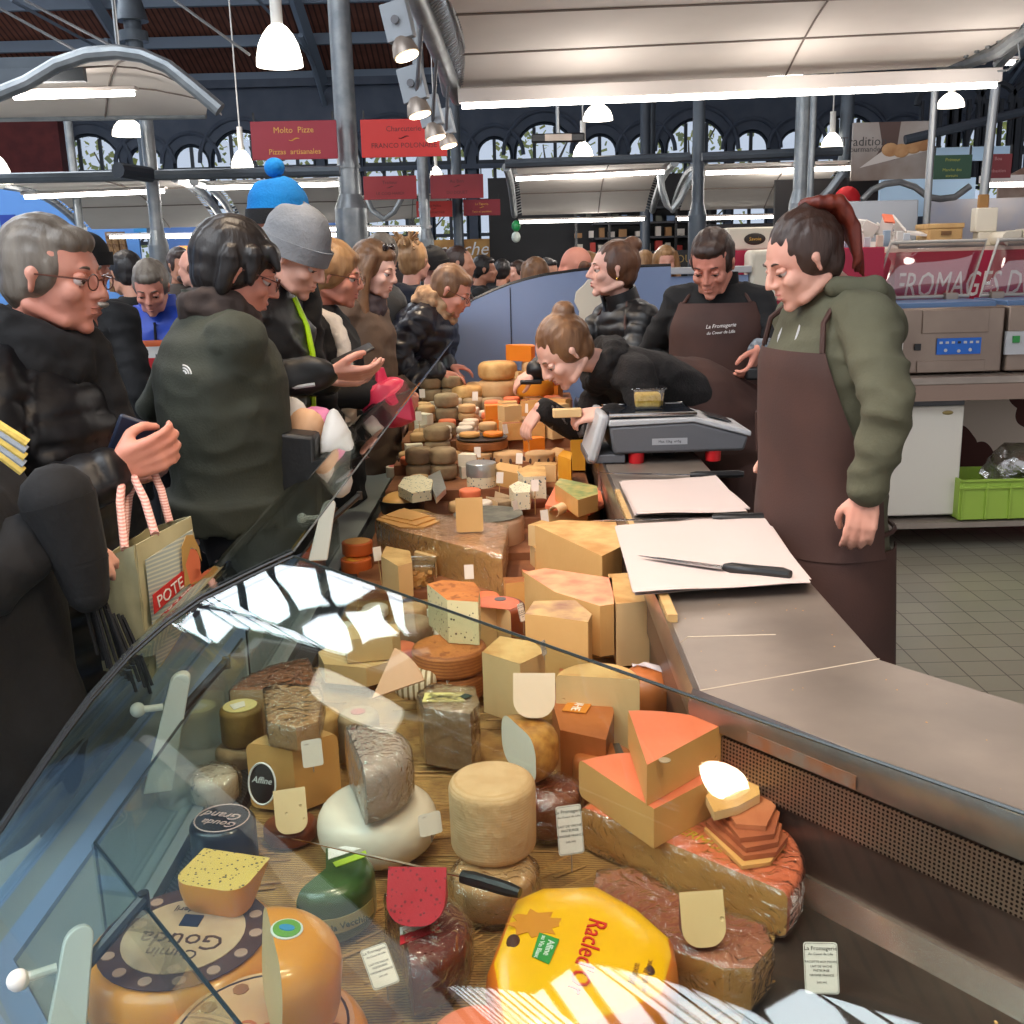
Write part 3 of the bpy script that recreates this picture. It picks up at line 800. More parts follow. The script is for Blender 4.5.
ink_r = M('sign_dark_ink', (74, 20, 18), rough=.6); oy = M('ochre_ink', (214, 164, 70), rough=.6)
sign(250, 121, 336, 159.5, 7.85, (150, 24, 44), (('Molto  Pizze', .26, .22), ('Pizzas  artisanales', -.3, .2)), oy, 'crimson sign with yellow pizza lettering on the thick column')
sign(360, 119, 446, 157, 7.85, (196, 36, 30), (('Charcuterie', .24, .2), ('FRANCO POLONAISE', -.2, .19)), ink_r, 'bright red charcuterie sign half hidden by the spotlights')
sign(363, 176, 416, 199.5, 10.9, (146, 26, 34), (('Traiteur', .22, .2), ('LE COQ HARDI', -.25, .18)), ink_r, 'dark red sign on the inner side of the middle column')
sign(430, 174.5, 483, 198.5, 10.9, (132, 22, 32), (('Au Bon', .22, .2), ('DU DOUET', -.25, .18)), ink_r, 'dark red sign on the outer side of the middle column, under the spotlights')
sign(416, 201, 452, 217, 12.8, (184, 50, 46), (('Les Halles', .2, .22), ('LE MARAICHER', -.22, .2)), ink_r, 'small pinkish red sign below the pair on the middle column')
sign(463, 199.5, 500, 215.5, 12.8, (128, 22, 36), (('La Taperia', .22, .2), ('Tapas et specialites', -.25, .16)), oy, 'small maroon sign with yellow lettering, farthest of the red signs')
sign(933, 155, 972, 179, 7.6, (28, 66, 44), (('Primeur', .3, .2), ('Marche des', -.12, .18), ('saveurs', -.36, .18)), M('green_gold_ink', (150, 150, 60), rough=.6), 'dark green greengrocer sign between the two aluminium posts', motif=False)
sign(984, 154, 1012, 178, 7.6, (112, 26, 32), (('Bou', .3, .2), ('Sebastien', -.2, .2)), M('pale_ink', (170, 120, 120), rough=.6), 'dark red sign beyond the second aluminium post', motif=False)

for (lx, ly, lz, en) in ((.5, 6.1, 2.30, 12), (1.6, 6.1, 2.30, 12), (2.6, 6.0, 2.30, 12), (1.0, 4.6, 2.4, 9), (2.4, 4.8, 2.4, 9), (-2.6, 6.2, 2.5, 25), (-2.4, 8.7, 2.25, 40), (-4.2, 8.8, 2.25, 30), (.8, 10, 2.2, 40), (2.6, 10, 2.2, 40), (-3, 11.2, 2.0, 40), (1.0, 12.2, 1.95, 30)):  # unseen point lights added to brighten the canopies beyond what the tubes give
    l = bpy.data.lights.new('canopy_fill_light', 'POINT'); l.energy = en; l.color = (1, .93, .86); l.shadow_soft_size = .15
    o = bpy.data.objects.new('canopy_fill_light', l); COL.objects.link(o); o.location = (lx, ly, lz)
# pendant lamps
glow = emitm('lit_opal_glass', (255, 246, 228), 7)


def dome(px, py, w, h, Y, label):
    p = U(px, py, Y=Y); R_ = w / 2 / CF * Y; H_ = h / CF * Y
    t = thing('pendant_lamp', label, 'lamp', p)
    g = G(); pr = [(R_, -H_ / 2), (R_ * .98, -H_ * .3), (R_ * .86, 0), (R_ * .64, H_ * .25), (R_ * .4, H_ * .42), (R_ * .2, H_ * .5)]
    g.lathe(pr, p, 24); mk('shade', g, glow, t)
    g = G(); g.cyl(p + Vector((0, 0, H_ * .48)), p + Vector((0, 0, H_ * .48 + .18)), R_ * .26, n=12); g.tube([p + Vector((0, 0, H_ * .6)), p + Vector((0, 0, H_ * .6 + 2.2))], .006, 5); mk('stem', g, white, t)


dome(278.5, 45, 43, 37, 6.2, 'large bell-shaped white pendant lamp hanging in front of the brown roof')
dome(242, 160, 21, 18, 9, 'small bell pendant lamp left of the pizza sign'.replace('left of', 'beside'))
dome(127.5, 127, 29, 16, 8, 'glowing drum pendant lamp under the arched-pipe canopy')
dome(598, 112, 28, 15, 9, 'glowing pendant lamp tucked behind the long fluorescent light')
dome(583, 151, 20, 17, 10, 'small bell pendant lamp beside the black patio heater')
dome(832, 142, 21, 17, 10, 'bell pendant lamp beside the bread poster')
dome(951, 100, 25, 13, 8, 'glowing pendant lamp above the green sign')
_q = Vector((-1.74, 2.21, 2.75))
t = thing('pendant_lamp', 'bell pendant lamp over the customers, mirrored large in the counter glass', 'lamp', _q)
g = G(); g.lathe([(.165, -.13), (.162, -.08), (.14, 0), (.10, .07), (.05, .12)], _q, 28); mk('shade', g, glow, t)
g = G(); g.tube([_q + Vector((0, 0, .12)), _q + Vector((0, 0, 2))], .02, 8); mk('stem', g, white, t)
dome(436, 172, 12, 10, 13, 'tiny lit pendant lamp above the outer middle red sign')
dome(-2, 170, 24, 26, 8, 'bell pendant lamp cut by the picture edge above the glasses-wearing man')
p = U(558, 138, Y=8)
t = thing('patio_heater', 'black patio heater with a steel grille hanging before an arched window', 'heater', p)
g = G(); g.box(p, (.38, .07, .06)); mk('body', g, black, t, bevel=.01)
g = G(); g.box(p + Vector((0, -.038, 0)), (.19, .008, .045)); mk('grille', g, steel, t)
g = G(); g.tube([p, p + Vector((0, 0, .9))], .014, 6); mk('hanger', g, alu, t)

# spotlight rail over the customers' side
A, B = U(392, -60, Y=4.2), U(458, 98, Y=6.9)
A2 = A.lerp(B, -.9)
t = thing('spotlight_rail', 'grey pipe rail with wire lacing carrying the row of spotlights', 'rail', A)
g = G(); g.tube([A2, B], .045, 12); g.tube([B, B + Vector((0, 0, -.0)), Vector((B.x, B.y, .02))], .02, 8); mk('pipe', g, galv, t)
g = G()
o1 = Vector((.12, 0, .06)); n = 60
for k in range(n):
    a = A.lerp(B, k / n) + Vector((.05, 0, .0)); b = A.lerp(B, (k + .5) / n) + o1 + Vector((.04, 0, .02)); c = A.lerp(B, (k + 1) / n) + Vector((.05, 0, 0)); g.tube([a, b, c], .005, 4)
    g.tube([b, b + Vector((.035, 0, .012))], .004, 4)
g.tube([A + o1, B + o1], .012, 6); mk('wire_lacing', g, alu, t)
spot_em = emitm('spotlight_bulb', (255, 232, 196), 12)
spl = ['nearest', 'second', 'third', 'fourth']
for i, (px, py, s) in enumerate(((407, 56, 1), (420, 115, 1), (436, 138, .95), (449, 146, .9))):
    Y = (4.55, 5.3, 6.1, 6.6)[i]; w = (26, 24, 21, 18)[i] / 2 / CF * Y
    p = U(px, py, Y=Y); dr = Vector((.34, -.22, -1)).normalized() if i == 0 else Vector((.25, -.15, -1)).normalized()
    t = thing('spotlight', '%s hooded spotlight on the rail, counted from the photographer' % spl[i], 'spotlight', p, None)
    q = dr.to_track_quat('Z', 'Y').to_matrix().to_4x4(); q.translation = p
    g = G(); g.lathe([(w * .55, -w * 1.3), (w * .8, -w * .9), (w * .95, -w * .3), (w, 0), (w * .9, 0)], (0, 0, 0), 20, T=q); mk('hood', g, steel, t)
    g = G(); g.lathe([(w * .2, -.001), (w * .86, .003)], (0, 0, 0), 20, T=q); mk('bulb', g, spot_em, t)
    bx_ = p - dr * w * 1.2; g = G(); T = frame(bx_ + Vector((-.01, 0, .07)), (1, -.25, .22), (0, 0, 1)); g.box((0, 0, 0), (w * 2.0, w * 2.6, .05), T=T); mk('gear_box', g, M('pale_gear_box', (150, 156, 162), rough=.5), t, bevel=.004)
    g = G(); g.cyl(T @ Vector((0, .0, .03)), T @ Vector((0, 0, .04)), w * .3, n=12); g.tube([bx_, A.lerp(B, .12 + i * .22)], .01, 6); mk('bracket', g, greyp, t)
    l = bpy.data.lights.new('spot_beam', 'SPOT'); l.energy = 55; l.color = (1, .78, .55); l.spot_size = R(80); l.spot_blend = .7; l.shadow_soft_size = .05
    o = bpy.data.objects.new('spot_beam', l); COL.objects.link(o); o.location = p + dr * .02; o.rotation_euler = Vector((.3, -.1, -1)).to_track_quat('-Z', 'Y').to_euler()
# more lamps of the same rail, over and behind the photographer
for i, (x, y, z) in enumerate(((-.62, 3.6, 2.72), (-.62, 2.75, 2.75), (-.21, 1.73, 2.75), (.35, 1.0, 2.8), (.75, .55, 2.8))):
    p = Vector((x, y, z)); w = .065
    t = thing('spotlight', 'warm spotlight above the near cheeses, mirrored in the glass', 'spotlight', p, 'spotlights above the photographer')
    tgt = Vector((.0, y + .2, .75)) if i < 3 else Vector((.15, 1.35, .75)); dr = (tgt - p).normalized()
    q = dr.to_track_quat('Z', 'Y').to_matrix().to_4x4(); q.translation = p
    g = G(); g.lathe([(w * .55, -w * 1.3), (w * .8, -w * .9), (w * .95, -w * .3), (w, 0), (w * .9, 0)], (0, 0, 0), 16, T=q); mk('hood', g, steel, t)
    g = G(); g.lathe([(w * .2, -.001), (w * .86, .003)], (0, 0, 0), 16, T=q); mk('bulb', g, spot_em, t)
    l = bpy.data.lights.new('spot_beam', 'SPOT'); l.energy = 75; l.color = (1, .78, .56); l.spot_size = R(85); l.spot_blend = .7; l.shadow_soft_size = .06
    o = bpy.data.objects.new('spot_beam', l); COL.objects.link(o); o.location = p + dr * .03; o.rotation_euler = dr.to_track_quat('-Z', 'Y').to_euler()

# ------------------------------------------------------------- stalls behind
crim = M('crimson_panel', (176, 20, 62), rough=.5)
# steel table with the vacuum packers
TY = 5.55
a, b = U(898, 378, Y=TY), U(1090, 380, Y=TY); zt = .945
t = thing('steel_table', 'long steel table behind the red-haired seller holding the vacuum packers', 'table', ((a.x + b.x) / 2, TY, 0))
g = G(); g.box(((1.3 + 3.5) / 2, TY + .38, zt - .02), (2.2, .8, .04)); mk('top', g, steel, t, bevel=.004)
g = G(); g.box((2.4, TY + .0, zt - .08), (2.2, .03, .09)); mk('apron', g, M('pinkish_steel', (150, 126, 112), rough=.45, met=.5), t)
g = G(); g.box((2.4, TY + .38, .145), (2.2, .8, .03)); mk('shelf', g, steel, t)
for x in (1.33, 3.47):
    for y in (TY + .03, TY + .74): g = G(); g.box((x, y, .45), (.04, .04, .9)); mk('leg', g, steel, t)
# fridge
f0, f1 = U(868, 410, Y=TY + .05).x, U(966, 410, Y=TY + .05).x
t = thing('small_fridge', 'small white fridge standing under the steel table', 'fridge', ((f0 + f1) / 2, TY + .3, .16))
g = G(); g.box(((f0 + f1) / 2, TY + .36, .50), (f1 - f0, .5, .66)); mk('body', g, white, t, bevel=.012)
g = G(); g.box(((f0 + f1) / 2, TY + .085, .48), (f1 - f0, .04, .60)); dd = mk('door', g, M('warm_white', (222, 214, 200), rough=.4), t, bevel=.01)
g = G(); g.box(((f0 + f1) / 2, TY + .1, .80), (f1 - f0, .06, .035)); mk('top_strip', g, greyp, t, bevel=.004)
g = G(); g.ell((f1 - .09, TY + .064, .745), (.03, .003, .012)); mk('badge', g, M('brass', (150, 130, 80), rough=.4, met=.6), t)
# green crate
c0, c1 = U(963, 480, Y=TY - .02).x, U(1060, 480, Y=TY).x
t = thing('green_crate', 'lime green plastic crate under the steel table', 'crate', ((c0 + c1) / 2, TY + .2, .165))
gm = M('lime_plastic', (156, 186, 70), rough=.5)
g = G(); cx = (c0 + c1) / 2; W_ = c1 - c0
for (c, d) in (((cx, TY + .0, .28), (W_, .012, .22)), ((cx, TY + .34, .28), (W_, .012, .22)), ((c0, TY + .17, .28), (.012, .34, .22)), ((c1, TY + .17, .28), (.012, .34, .22)), ((cx, TY + .17, .172), (W_, .34, .012))): g.box(c, d)
mk('body', g, gm, t, bevel=.003)
g = G()
for z in (.385, .345): g.box((cx, TY - .008, z), (W_ + .02, .02, .012))
for k in range(5): g.box((c0 + .01 + k * (W_ - .02) / 4, TY - .008, .27), (.012, .016, .2))
mk('rib', g, gm, t, bevel=.002)
bagm = clear('clear_bag', (225, 222, 215), rough=.2, ior=1.5, gain=2.5, bump=.8, bsc=20, base=.25)
g = G(); g.ell((cx + .1, TY + .17, .4), (.17, .14, .15), n=24); o = mk('plastic_bag', g, bagm, jit=.05); tag(o, 'crumpled clear plastic bag stuffed in the lime green crate', 'bag')
# cow hide print panel behind
cow = M('cow_print', (206, 188, 170), rough=.8, spk=((70, 30, 20), 3.2, .2))
g = G(); g.box((2.5, TY + .76, .54), (1.3, .02, .7)); o = mk('cow_hide_panel', g, cow); tag(o, 'brown and white cow hide panel behind the green crate', 'panel')
# vacuum packers
def packer(x0, x1, y, label, red=True):
    cx = (x0 + x1) / 2; W_ = x1 - x0
    t = thing('vacuum_packer', label, 'vacuum packer', (cx, y + .25, zt))
    st = M('packer_steel', (150, 132, 118), (138, 120, 108), 4, .4, .6)
    g = G(); g.box((cx, y + .25, zt + .18), (W_, .5, .34)); bd = mk('body', g, st, t, bevel=.008)
    for sx in (-1, 1):
        for sy in (.05, .45): g = G(); g.cyl((cx + sx * W_ * .42, y + sy, zt), (cx + sx * W_ * .42, y + sy, zt + .012), .015, n=10); mk('foot', g, black, t)
    g = G(); g.box((cx + .03, y - .004, zt + .28), (W_ * .6, .01, .12)); g.box((cx + .02, y - .004, zt + .045), (W_ * .62, .01, .06)); mk('cover_plate', g, st, t, bevel=.002)
    g = G(); g.box((cx + .055, y - .006, zt + .15), (W_ * .4, .008, .085)); cp_ = mk('control_panel', g, M('panel_blue', (20, 96, 190), rough=.4), t)
    g = G()
    for k in range(7): g.box((cx + .055 + (k - 3) * W_ * .055, y - .011, zt + .17), (.016, .004, .012), m=0 if k != 3 else 1)
    for dx, dz in ((-.07, .13), (.0, .125), (.06, .13)): g.cyl((cx + .055 + dx, y - .009, zt + dz), (cx + .055 + dx, y - .013, zt + dz), .009, n=12)
    mk('button', g, (lgrey, black), cp_)
    g = G(); g.box((cx - W_ * .28, y - .006, zt + .15), (.035, .01, .035)); mk('power_switch', g, black, t, bevel=.002)
    g = G(); g.box((cx, y + .28, zt + .36), (W_ * .94, .42, .03)); mk('seal_rim', g, M('blue_rim', (90, 120, 160), rough=.4), t, bevel=.004)
    # raised clear lid with chrome frame
    ly, lz = y + .44, zt + .39
    T = Matrix.Translation((cx, y + .06, lz)) @ Matrix.Rotation(R(62), 4, 'X')
    fr = [(-W_ * .47, 0), (W_ * .47, 0), (W_ * .47 + .03, .33), (-W_ * .47 + .10, .33)]
    sk = .10
    P = lambda u, v, w=0: Vector((cx + (-.5 + u) * W_ * .92 + v * sk, y + .42 - .0 * v, lz + v * .30)) + Vector((0, -w + v * .05, 0))
    g = G(); g.tube([P(0, 0), P(1, 0), P(1, 1), P(0, 1)], .012, 8, closed=True); mk('lid_frame', g, M('clear_grey_frame', (190, 186, 180), rough=.2), t)
    g = G(); g.sheet(lambda u, v: P(u, v, .06 * math.sin(PI * u) ** .4 * math.sin(PI * v) ** .4), 14, 12, .006); mk('lid_dome', g, clear('acrylic', (240, 236, 236), ior=1.7, gain=1.5, rough=.04), t, smooth=60)
    g = G(); g.tube([P(.06, .93, .05), P(.94, .93, .05)], .013, 8); mk('lid_bar', g, steel, t)
    for u in (.15, .8): g = G(); g.box(P(u, 0, .02), (.07, .05, .04)); mk('hinge', g, steel, t, bevel=.003)


packer(U(894, 340, Y=TY + .08).x, U(1004, 340, Y=TY + .08).x, TY + .09, 'steel vacuum packer with blue control panel and raised clear lid')
packer(U(1008, 340, Y=TY + .08).x, U(1120, 340, Y=TY + .08).x, TY + .09, 'second vacuum packer at the picture edge, lid half raised')
g = G(); x = U(1018, 350, Y=TY + .05).x; g.box((x, TY + .075, zt + .16), (.12, .02, .12)); o = mk('switch_plate', g, lgrey); tag(o, 'pale switch plate with green button on the second vacuum packer', 'switch')
g2 = G(); g2.box((x - .01, TY + .06, zt + .18), (.035, .012, .035)); mk('green_button', g2, M('green_lit', (40, 140, 60), rough=.4), o)
g = G(); g.box((U(899, 330, Y=TY).x, TY + .2, zt + .17), (.06, .4, .33)); o = mk('white_board', g, white, bevel=.01); tag(o, 'white chopping board leaning against the side of the vacuum packer', 'board')
# banner
BY = 6.5
bx0, bx1 = U(878, 270, Y=BY).x, 5.2
zb0 = .2; zb1 = U(950, 251, Y=BY).z
t = thing('stall_banner', 'crimson stall banner with white FROMAGES DU NORD lettering', 'banner', ((bx0 + bx1) / 2, BY, 0))
g = G(); g.box(((bx0 + bx1) / 2, BY, (0 + zb1) / 2), (bx1 - bx0, .04, zb1)); g.box((bx0 + .01, BY - .15, zb1 / 2), (.03, .3, zb1)); mk('panel', g, crim, t)
T = frame(U(893, 287, Y=BY - .02), (1, 0, 0), (0, 0, 1))
text('FROMAGES DU NORD', .21, white_ink, t, T @ Matrix.Scale(.60, 4, (1, 0, 0)), local=False, align='LEFT', shear=.25, extrude=.002)
# things on the back ledge
g = G(); g.box((2.9, BY + .25, zb1 + .01), (3.4, .5, .03)); o = mk('back_shelf', g, cream); tag(o, 'cream shelf above the crimson banner', 'shelf')
zl = zb1 + .026
t = thing('cheese_box', 'round-cornered pale wooden cheese box on the shelf above the packer lid', 'box', (U(941, 225, Y=BY + .1).x, BY + .12, zl))
cx = U(941, 225, Y=BY + .1).x
g = G(); g.box((cx, BY + .12, zl + .055), (.21, .2, .11)); mk('body', g, wood, t, bevel=.012)
g = G(); g.box((cx, BY + .12, zl + .12), (.22, .21, .03)); mk('lid', g, wood, t, bevel=.006)
g = G(); g.box((cx, BY + .01, zl + .08), (.06, .006, .02)); mk('handle_slot', g, M('dark_slot', (110, 76, 40)), t)
g = G()
for k in range(16):
    p = Vector((U(885, 235, Y=BY + .1).x + random.uniform(-.2, .2), BY + .15 + random.uniform(-.08, .08), zl + .03 + random.random() * .10)); e = Euler((random.uniform(-1, 1), random.uniform(-1, 1), random.uniform(0, 3))).to_matrix().to_4x4(); e.translation = p
    g.box((0, 0, 0), (.13, .09, .012), T=e)
g.box((U(885, 235, Y=BY + .1).x, BY + .15, zl + .02), (.4, .2, .04))
o = mk('paper_pile', g, M('crumpled_paper', (226, 220, 214), rough=.8)); tag(o, 'untidy heap of white wrapping papers on the shelf beside the wooden box', 'papers')
g = G(); e = Euler((.9, .1, .3)).to_matrix().to_4x4(); e.translation = Vector((U(888, 226, Y=BY).x, BY + .0, zl + .17)); g.box((0, 0, 0), (.07, .06, .01), T=e); o = mk('price_tag', g, M('orange_card', (236, 128, 96), rough=.7)); tag(o, 'orange-pink card on top of the heap of papers', 'card')
g = G(); g.box((U(878, 225, Y=7).x, 7.0, U(878, 225, Y=7).z), (.50, .02, .30)); o = mk('grey_board', g, M('silver_grey', (160, 166, 176), rough=.4), bevel=.02); tag(o, 'plain grey rounded board standing behind the heap of papers', 'board')
t = thing('paper_box', 'cream paper box with a brown tab propped on the shelf beyond the second post', 'box', (U(992, 210, Y=BY).x, BY + .1, zl))
x = U(992, 212, Y=BY).x; g = G(); g.box((x, BY + .1, zl + .15), (.13, .08, .14)); g.box((x, BY + .1, zl + .04), (.09, .08, .08)); mk('body', g, cream, t, bevel=.006)
g = G(); g.box((x, BY + .13, zl + .25), (.07, .02, .1)); mk('tab', g, M('brown_tab', (150, 110, 60)), t, bevel=.01)
g = G(); g.cyl((x + .06, BY - .12, zl + .04), (x + .06, BY + .2, zl + .04), .04, n=20); o = mk('paper_roll', g, cream); tag(o, 'roll of film lying on the shelf beside the paper box', 'roll')
for k in range(4):
    g = G(); g.box((x + .16 + k * .06, BY + .05, zl + .045), (.05, .12, .08 + .01 * (k % 2))); o = mk('carton', g, cream, bevel=.004); tag(o, 'small cream carton in the row at the end of the shelf', 'carton', 'cream cartons at the end of the shelf')
# poster with bread
PY = 9.0
a, b, c = U(853, 123, Y=PY), U(932, 121, Y=PY), U(853, 181, Y=PY)
w, h = b.x - a.x, a.z - c.z; o_ = Vector(((a.x + b.x) / 2, PY, (a.z + c.z) / 2)); T = frame(o_, (1, 0, 0), (0, 0, 1))
t = thing('bread_poster', 'large photographic poster of baked rolls on a peel', 'poster', o_)
g = G(); g.box((0, 0, 0), (w, h, .03), T=T); mk('panel', g, M('poster_ground', (178, 170, 164), (130, 112, 100), 1.5, .6), t)
g = G(); g.prism([(-w * .18, h * .5), (-w * .12, h * .1), (-w * .25, -h * .2), (w * .05, -h * .15), (w * .1, h * .5)], .016, .018, T=T); mk('dark_print', g, M('poster_brown', (84, 62, 56)), t)
g = G(); g.prism([(-w * .4, -h * .28), (w * .5, 0), (w * .5, .05 * h), (-w * .1, .02 * h)], .019, .021, T=T); mk('printed_peel', g, M('poster_peel', (206, 196, 188)), t)
for k, (x, y) in enumerate(((-.02, .02), (.12, .0), (.27, .06), (.4, .1))):
    g = G(); g.ell((w * x, h * y, .022), (w * .11, h * .12, .006), T=T); mk('printed_roll', g, M('poster_bread', (206, 164, 116), (170, 120, 76), 6), t)
text('Tradition', .10, M('poster_ink', (70, 66, 66)), t, T @ Matrix.Translation((-w * .36, h * .17, .018)), local=False)
text('gourmande', .06, MATS['poster_ink'], t, T @ Matrix.Translation((-w * .36, h * .04, .018)), local=False)
# bread print banner beyond the posts
g = G(); a = U(1000, 150, Y=9.4); g.prism([(.0, -.25), (1.2, .35), (1.2, -.7), (.0, -.6)], 0, .03, T=frame(Vector((a.x, 9.4, a.z)), (1, 0, 0), (0, 0, 1))); o = mk('food_poster', g, M('poster_food', (180, 160, 146), (120, 84, 66), 2.5)); tag(o, 'brown food photograph poster at the picture edge', 'poster')
# pale blue stall and dark stall
def panel(x0, y0, x1, y1, Y, m, name, label, cat, th=.05):
    a, b = U(x0, y0, Y=Y), U(x1, y1, Y=Y)
    if name in ('chalkboard', 'blue_stall', 'dim_stall', 'dark_stall'): b.z = 0
    g = G(); g.box(((a.x + b.x) / 2, Y, (a.z + b.z) / 2), (abs(b.x - a.x), th, abs(a.z - b.z))); o = mk(name, g, m); tag(o, label, cat); return o


pbl = M('pale_blue_panel', (168, 196, 220), rough=.6)
panel(880, 180, 972, 215, 8.4, pbl, 'stall_hoarding', 'pale blue stall hoarding behind the wavy pipe', 'panel')
panel(935, 148, 1010, 160, 8.8, pbl, 'stall_fascia', 'pale blue fascia strip above the green sign', 'panel')
panel(775, 180, 885, 262, 9.6, M('chalkboard', (34, 32, 34), rough=.6), 'chalkboard', 'black chalkboard wall behind the twin columns', 'chalkboard')
o = panel(930, 200, 1040, 240, 8.2, M('poster_grey', (150, 156, 172), (176, 166, 160), 3), 'food_poster', 'greyish printed poster behind the two aluminium posts', 'poster')
p = U(847, 201, Y=9.2); g = G(); g.ell(p, (.11, .11, .12), n=20)
o = mk('paper_lantern', g, M('lantern_red', (206, 24, 34), rough=.7)); tag(o, 'red honeycomb paper ball hanging before the chalkboard', 'paper ball')
g = G(); g.tube([p + Vector((0, 0, .1)), p + Vector((0, 0, .6))], .004, 4); mk('string', g, black, o)
t = tag(thing('x', None, None), None) if False else None
# tall slotted windows of the side hall
g = G()
for k in range(9):
    pass
# crimson back counter with dispenser
a, b = U(722, 251, Y=6.0), U(880, 340, Y=6.0)
t = thing('crimson_cabinet', 'crimson cabinet behind the male seller', 'cabinet', ((a.x + b.x) / 2, 6.2, 0))
g = G(); g.box(((a.x + b.x) / 2, 6.2, a.z / 2), (b.x - a.x, .4, a.z)); mk('body', g, crim, t, bevel=.005)
g = G(); g.box(((a.x + b.x) / 2 + .1, 5.99, .5), (b.x - a.x - .2, .02, .9)); mk('steel_front', g, steel, t)
ztb = a.z
c, d = U(726, 228, Y=6.1), U(797, 249, Y=6.1)
t = thing('cheese_crate', 'cream crate with a dark oval badge on the crimson cabinet', 'crate', ((c.x + d.x) / 2, 6.2, ztb))
g = G(); g.box(((c.x + d.x) / 2, 6.2, ztb + .062), (d.x - c.x, .3, .124)); mk('body', g, cream, t, bevel=.01)
g = G(); q = U(755, 241, Y=6.04); g.ell((q.x, 6.046, ztb + .06), (.06, .01, .032), n=20); bb = mk('badge', g, M('dark_badge', (40, 30, 22)), t)
text('Savoie', .026, oy, t, frame((q.x, 6.034, ztb + .06), (1, 0, 0), (0, 0, 1)), local=False)
e = U(763, 275, Y=5.92)
t = thing('towel_dispenser', 'cream paper towel dispenser mounted behind the male seller', 'dispenser', (e.x, 5.9, e.z))
g = G(); g.box((e.x, 5.9, e.z), (.19, .18, .27)); mk('housing', g, cream, t, bevel=.03, seg=4)
g = G(); g.box((e.x + .05, 5.806, e.z), (.014, .01, .03)); mk('window', g, greyp, t)
# small things on the cabinet (price sticks, cups, sachets)
for k in range(14):
    x = 1.55 + k * .055; hgt = random.uniform(.05, .11); p = Vector((x, 6.12 + .05 * (k % 2), ztb))
    cc = ((226, 220, 212), (200, 206, 214), (214, 190, 170), (150, 170, 190))[k % 4]
    g = G(); g.box(p + Vector((0, 0, hgt / 2)), (.035, .03, hgt)); o = mk('sachet', g, M('sachet_%d' % (k % 4), cc, rough=.5), bevel=.003); tag(o, 'small pale sachet standing in the row on the crimson cabinet', 'sachet', 'sachets on the crimson cabinet')
# blue partition with pale top edge and socket
t = thing('blue_partition', 'lavender-blue partition with a pale top rail and a socket behind the puffer jacket seller', 'partition', (1.1, 6.05, 0))
a, b = U(560, 272, Y=5.85), U(720, 268, Y=5.85)
g = G(); g.box(((a.x + b.x) / 2 + .15, 5.85, a.z / 2 - .02), (b.x - a.x, .04, a.z - .04)); mk('panel', g, blueb, t)
g = G(); g.box(((a.x + b.x) / 2 + .15, 5.84, a.z - .01), (b.x - a.x + .02, .09, .035)); mk('top_rail', g, lgrey, t, bevel=.004)
p = U(655, 284, Y=5.8); g = G(); g.box((p.x, 5.815, p.z), (.11, .03, .2)); s = mk('socket_box', g, M('socket_cream', (196, 194, 188), rough=.5), t, bevel=.005)
g = G(); g.box((p.x + .01, 5.795, p.z + .02), (.04, .01, .04)); mk('socket', g, greyp, s)
# distant dark shelf stall
t = thing('shelf_stall', 'distant dark stall with open shelving and goods', 'stall', (1.4, 13.5, 0))
g = G(); a, b = U(520, 226, Y=14), U(690, 262, Y=14)
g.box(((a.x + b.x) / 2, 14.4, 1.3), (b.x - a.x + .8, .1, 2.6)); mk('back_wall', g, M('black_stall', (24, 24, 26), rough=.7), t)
for z in (1.62, 1.80, 1.98, 2.16):
    g = G(); g.box(((a.x + b.x) / 2 + .7, 14.05, z), (1.7, .5, .025)); mk('shelf', g, M('dark_shelf', (50, 50, 54)), t)
for k in range(5):
    g = G(); g.box((.9 + k * .42, 13.82, 1.4), (.03, .03, 1.9)); mk('upright', g, black, t)
cols = ((200, 190, 176), (150, 110, 70), (120, 140, 170), (180, 60, 50), (210, 200, 190), (90, 90, 80))
for k in range(34):
    z = (1.635, 1.815, 1.995)[k % 3]; x = .95 + (k // 3) * .145 + random.uniform(-.03, .03); hh = random.uniform(.05, .13)
    g = G(); g.box((x, 13.98, z + hh / 2), (random.uniform(.05, .1), .1, hh)); o = mk('goods_box', g, M('goods_%d' % (k % 6), cols[k % 6], rough=.7)); tag(o, 'small packaged goods on the shelves of the dark distant stall', 'box', 'goods on the distant stall shelves')
t = thing('market_sign', 'wooden banner with white cursive lettering over the distant crowd', 'sign', U(425, 250, Y=16))
a, b = U(362, 242, Y=16), U(492, 259, Y=16); g = G(); g.box(((a.x + b.x) / 2, 16, (a.z + b.z) / 2), (b.x - a.x, .05, a.z - b.z)); mk('board', g, M('banner_wood', (196, 150, 84), (150, 104, 52), 3, .7), t)
text('Bonne  crèche', .27, white_ink, t, frame(((a.x + b.x) / 2 + .1, 15.96, (a.z + b.z) / 2), (1, 0, 0), (0, 0, 1)), local=False, shear=.3)
t = thing('dark_sign', 'black sign with dim gold capitals behind the seller with the bun', 'sign', U(655, 259, Y=10))
a, b = U(636, 252, Y=10), U(700, 267, Y=10); g = G(); g.box(((a.x + b.x) / 2, 10, (a.z + b.z) / 2), (b.x - a.x, .04, a.z - b.z)); mk('board', g, black, t)
text('LEROUDOU', .10, M('dim_gold', (150, 124, 70)), t, frame(((a.x + b.x) / 2 - .05, 9.975, (a.z + b.z) / 2), (1, 0, 0), (0, 0, 1)), local=False)
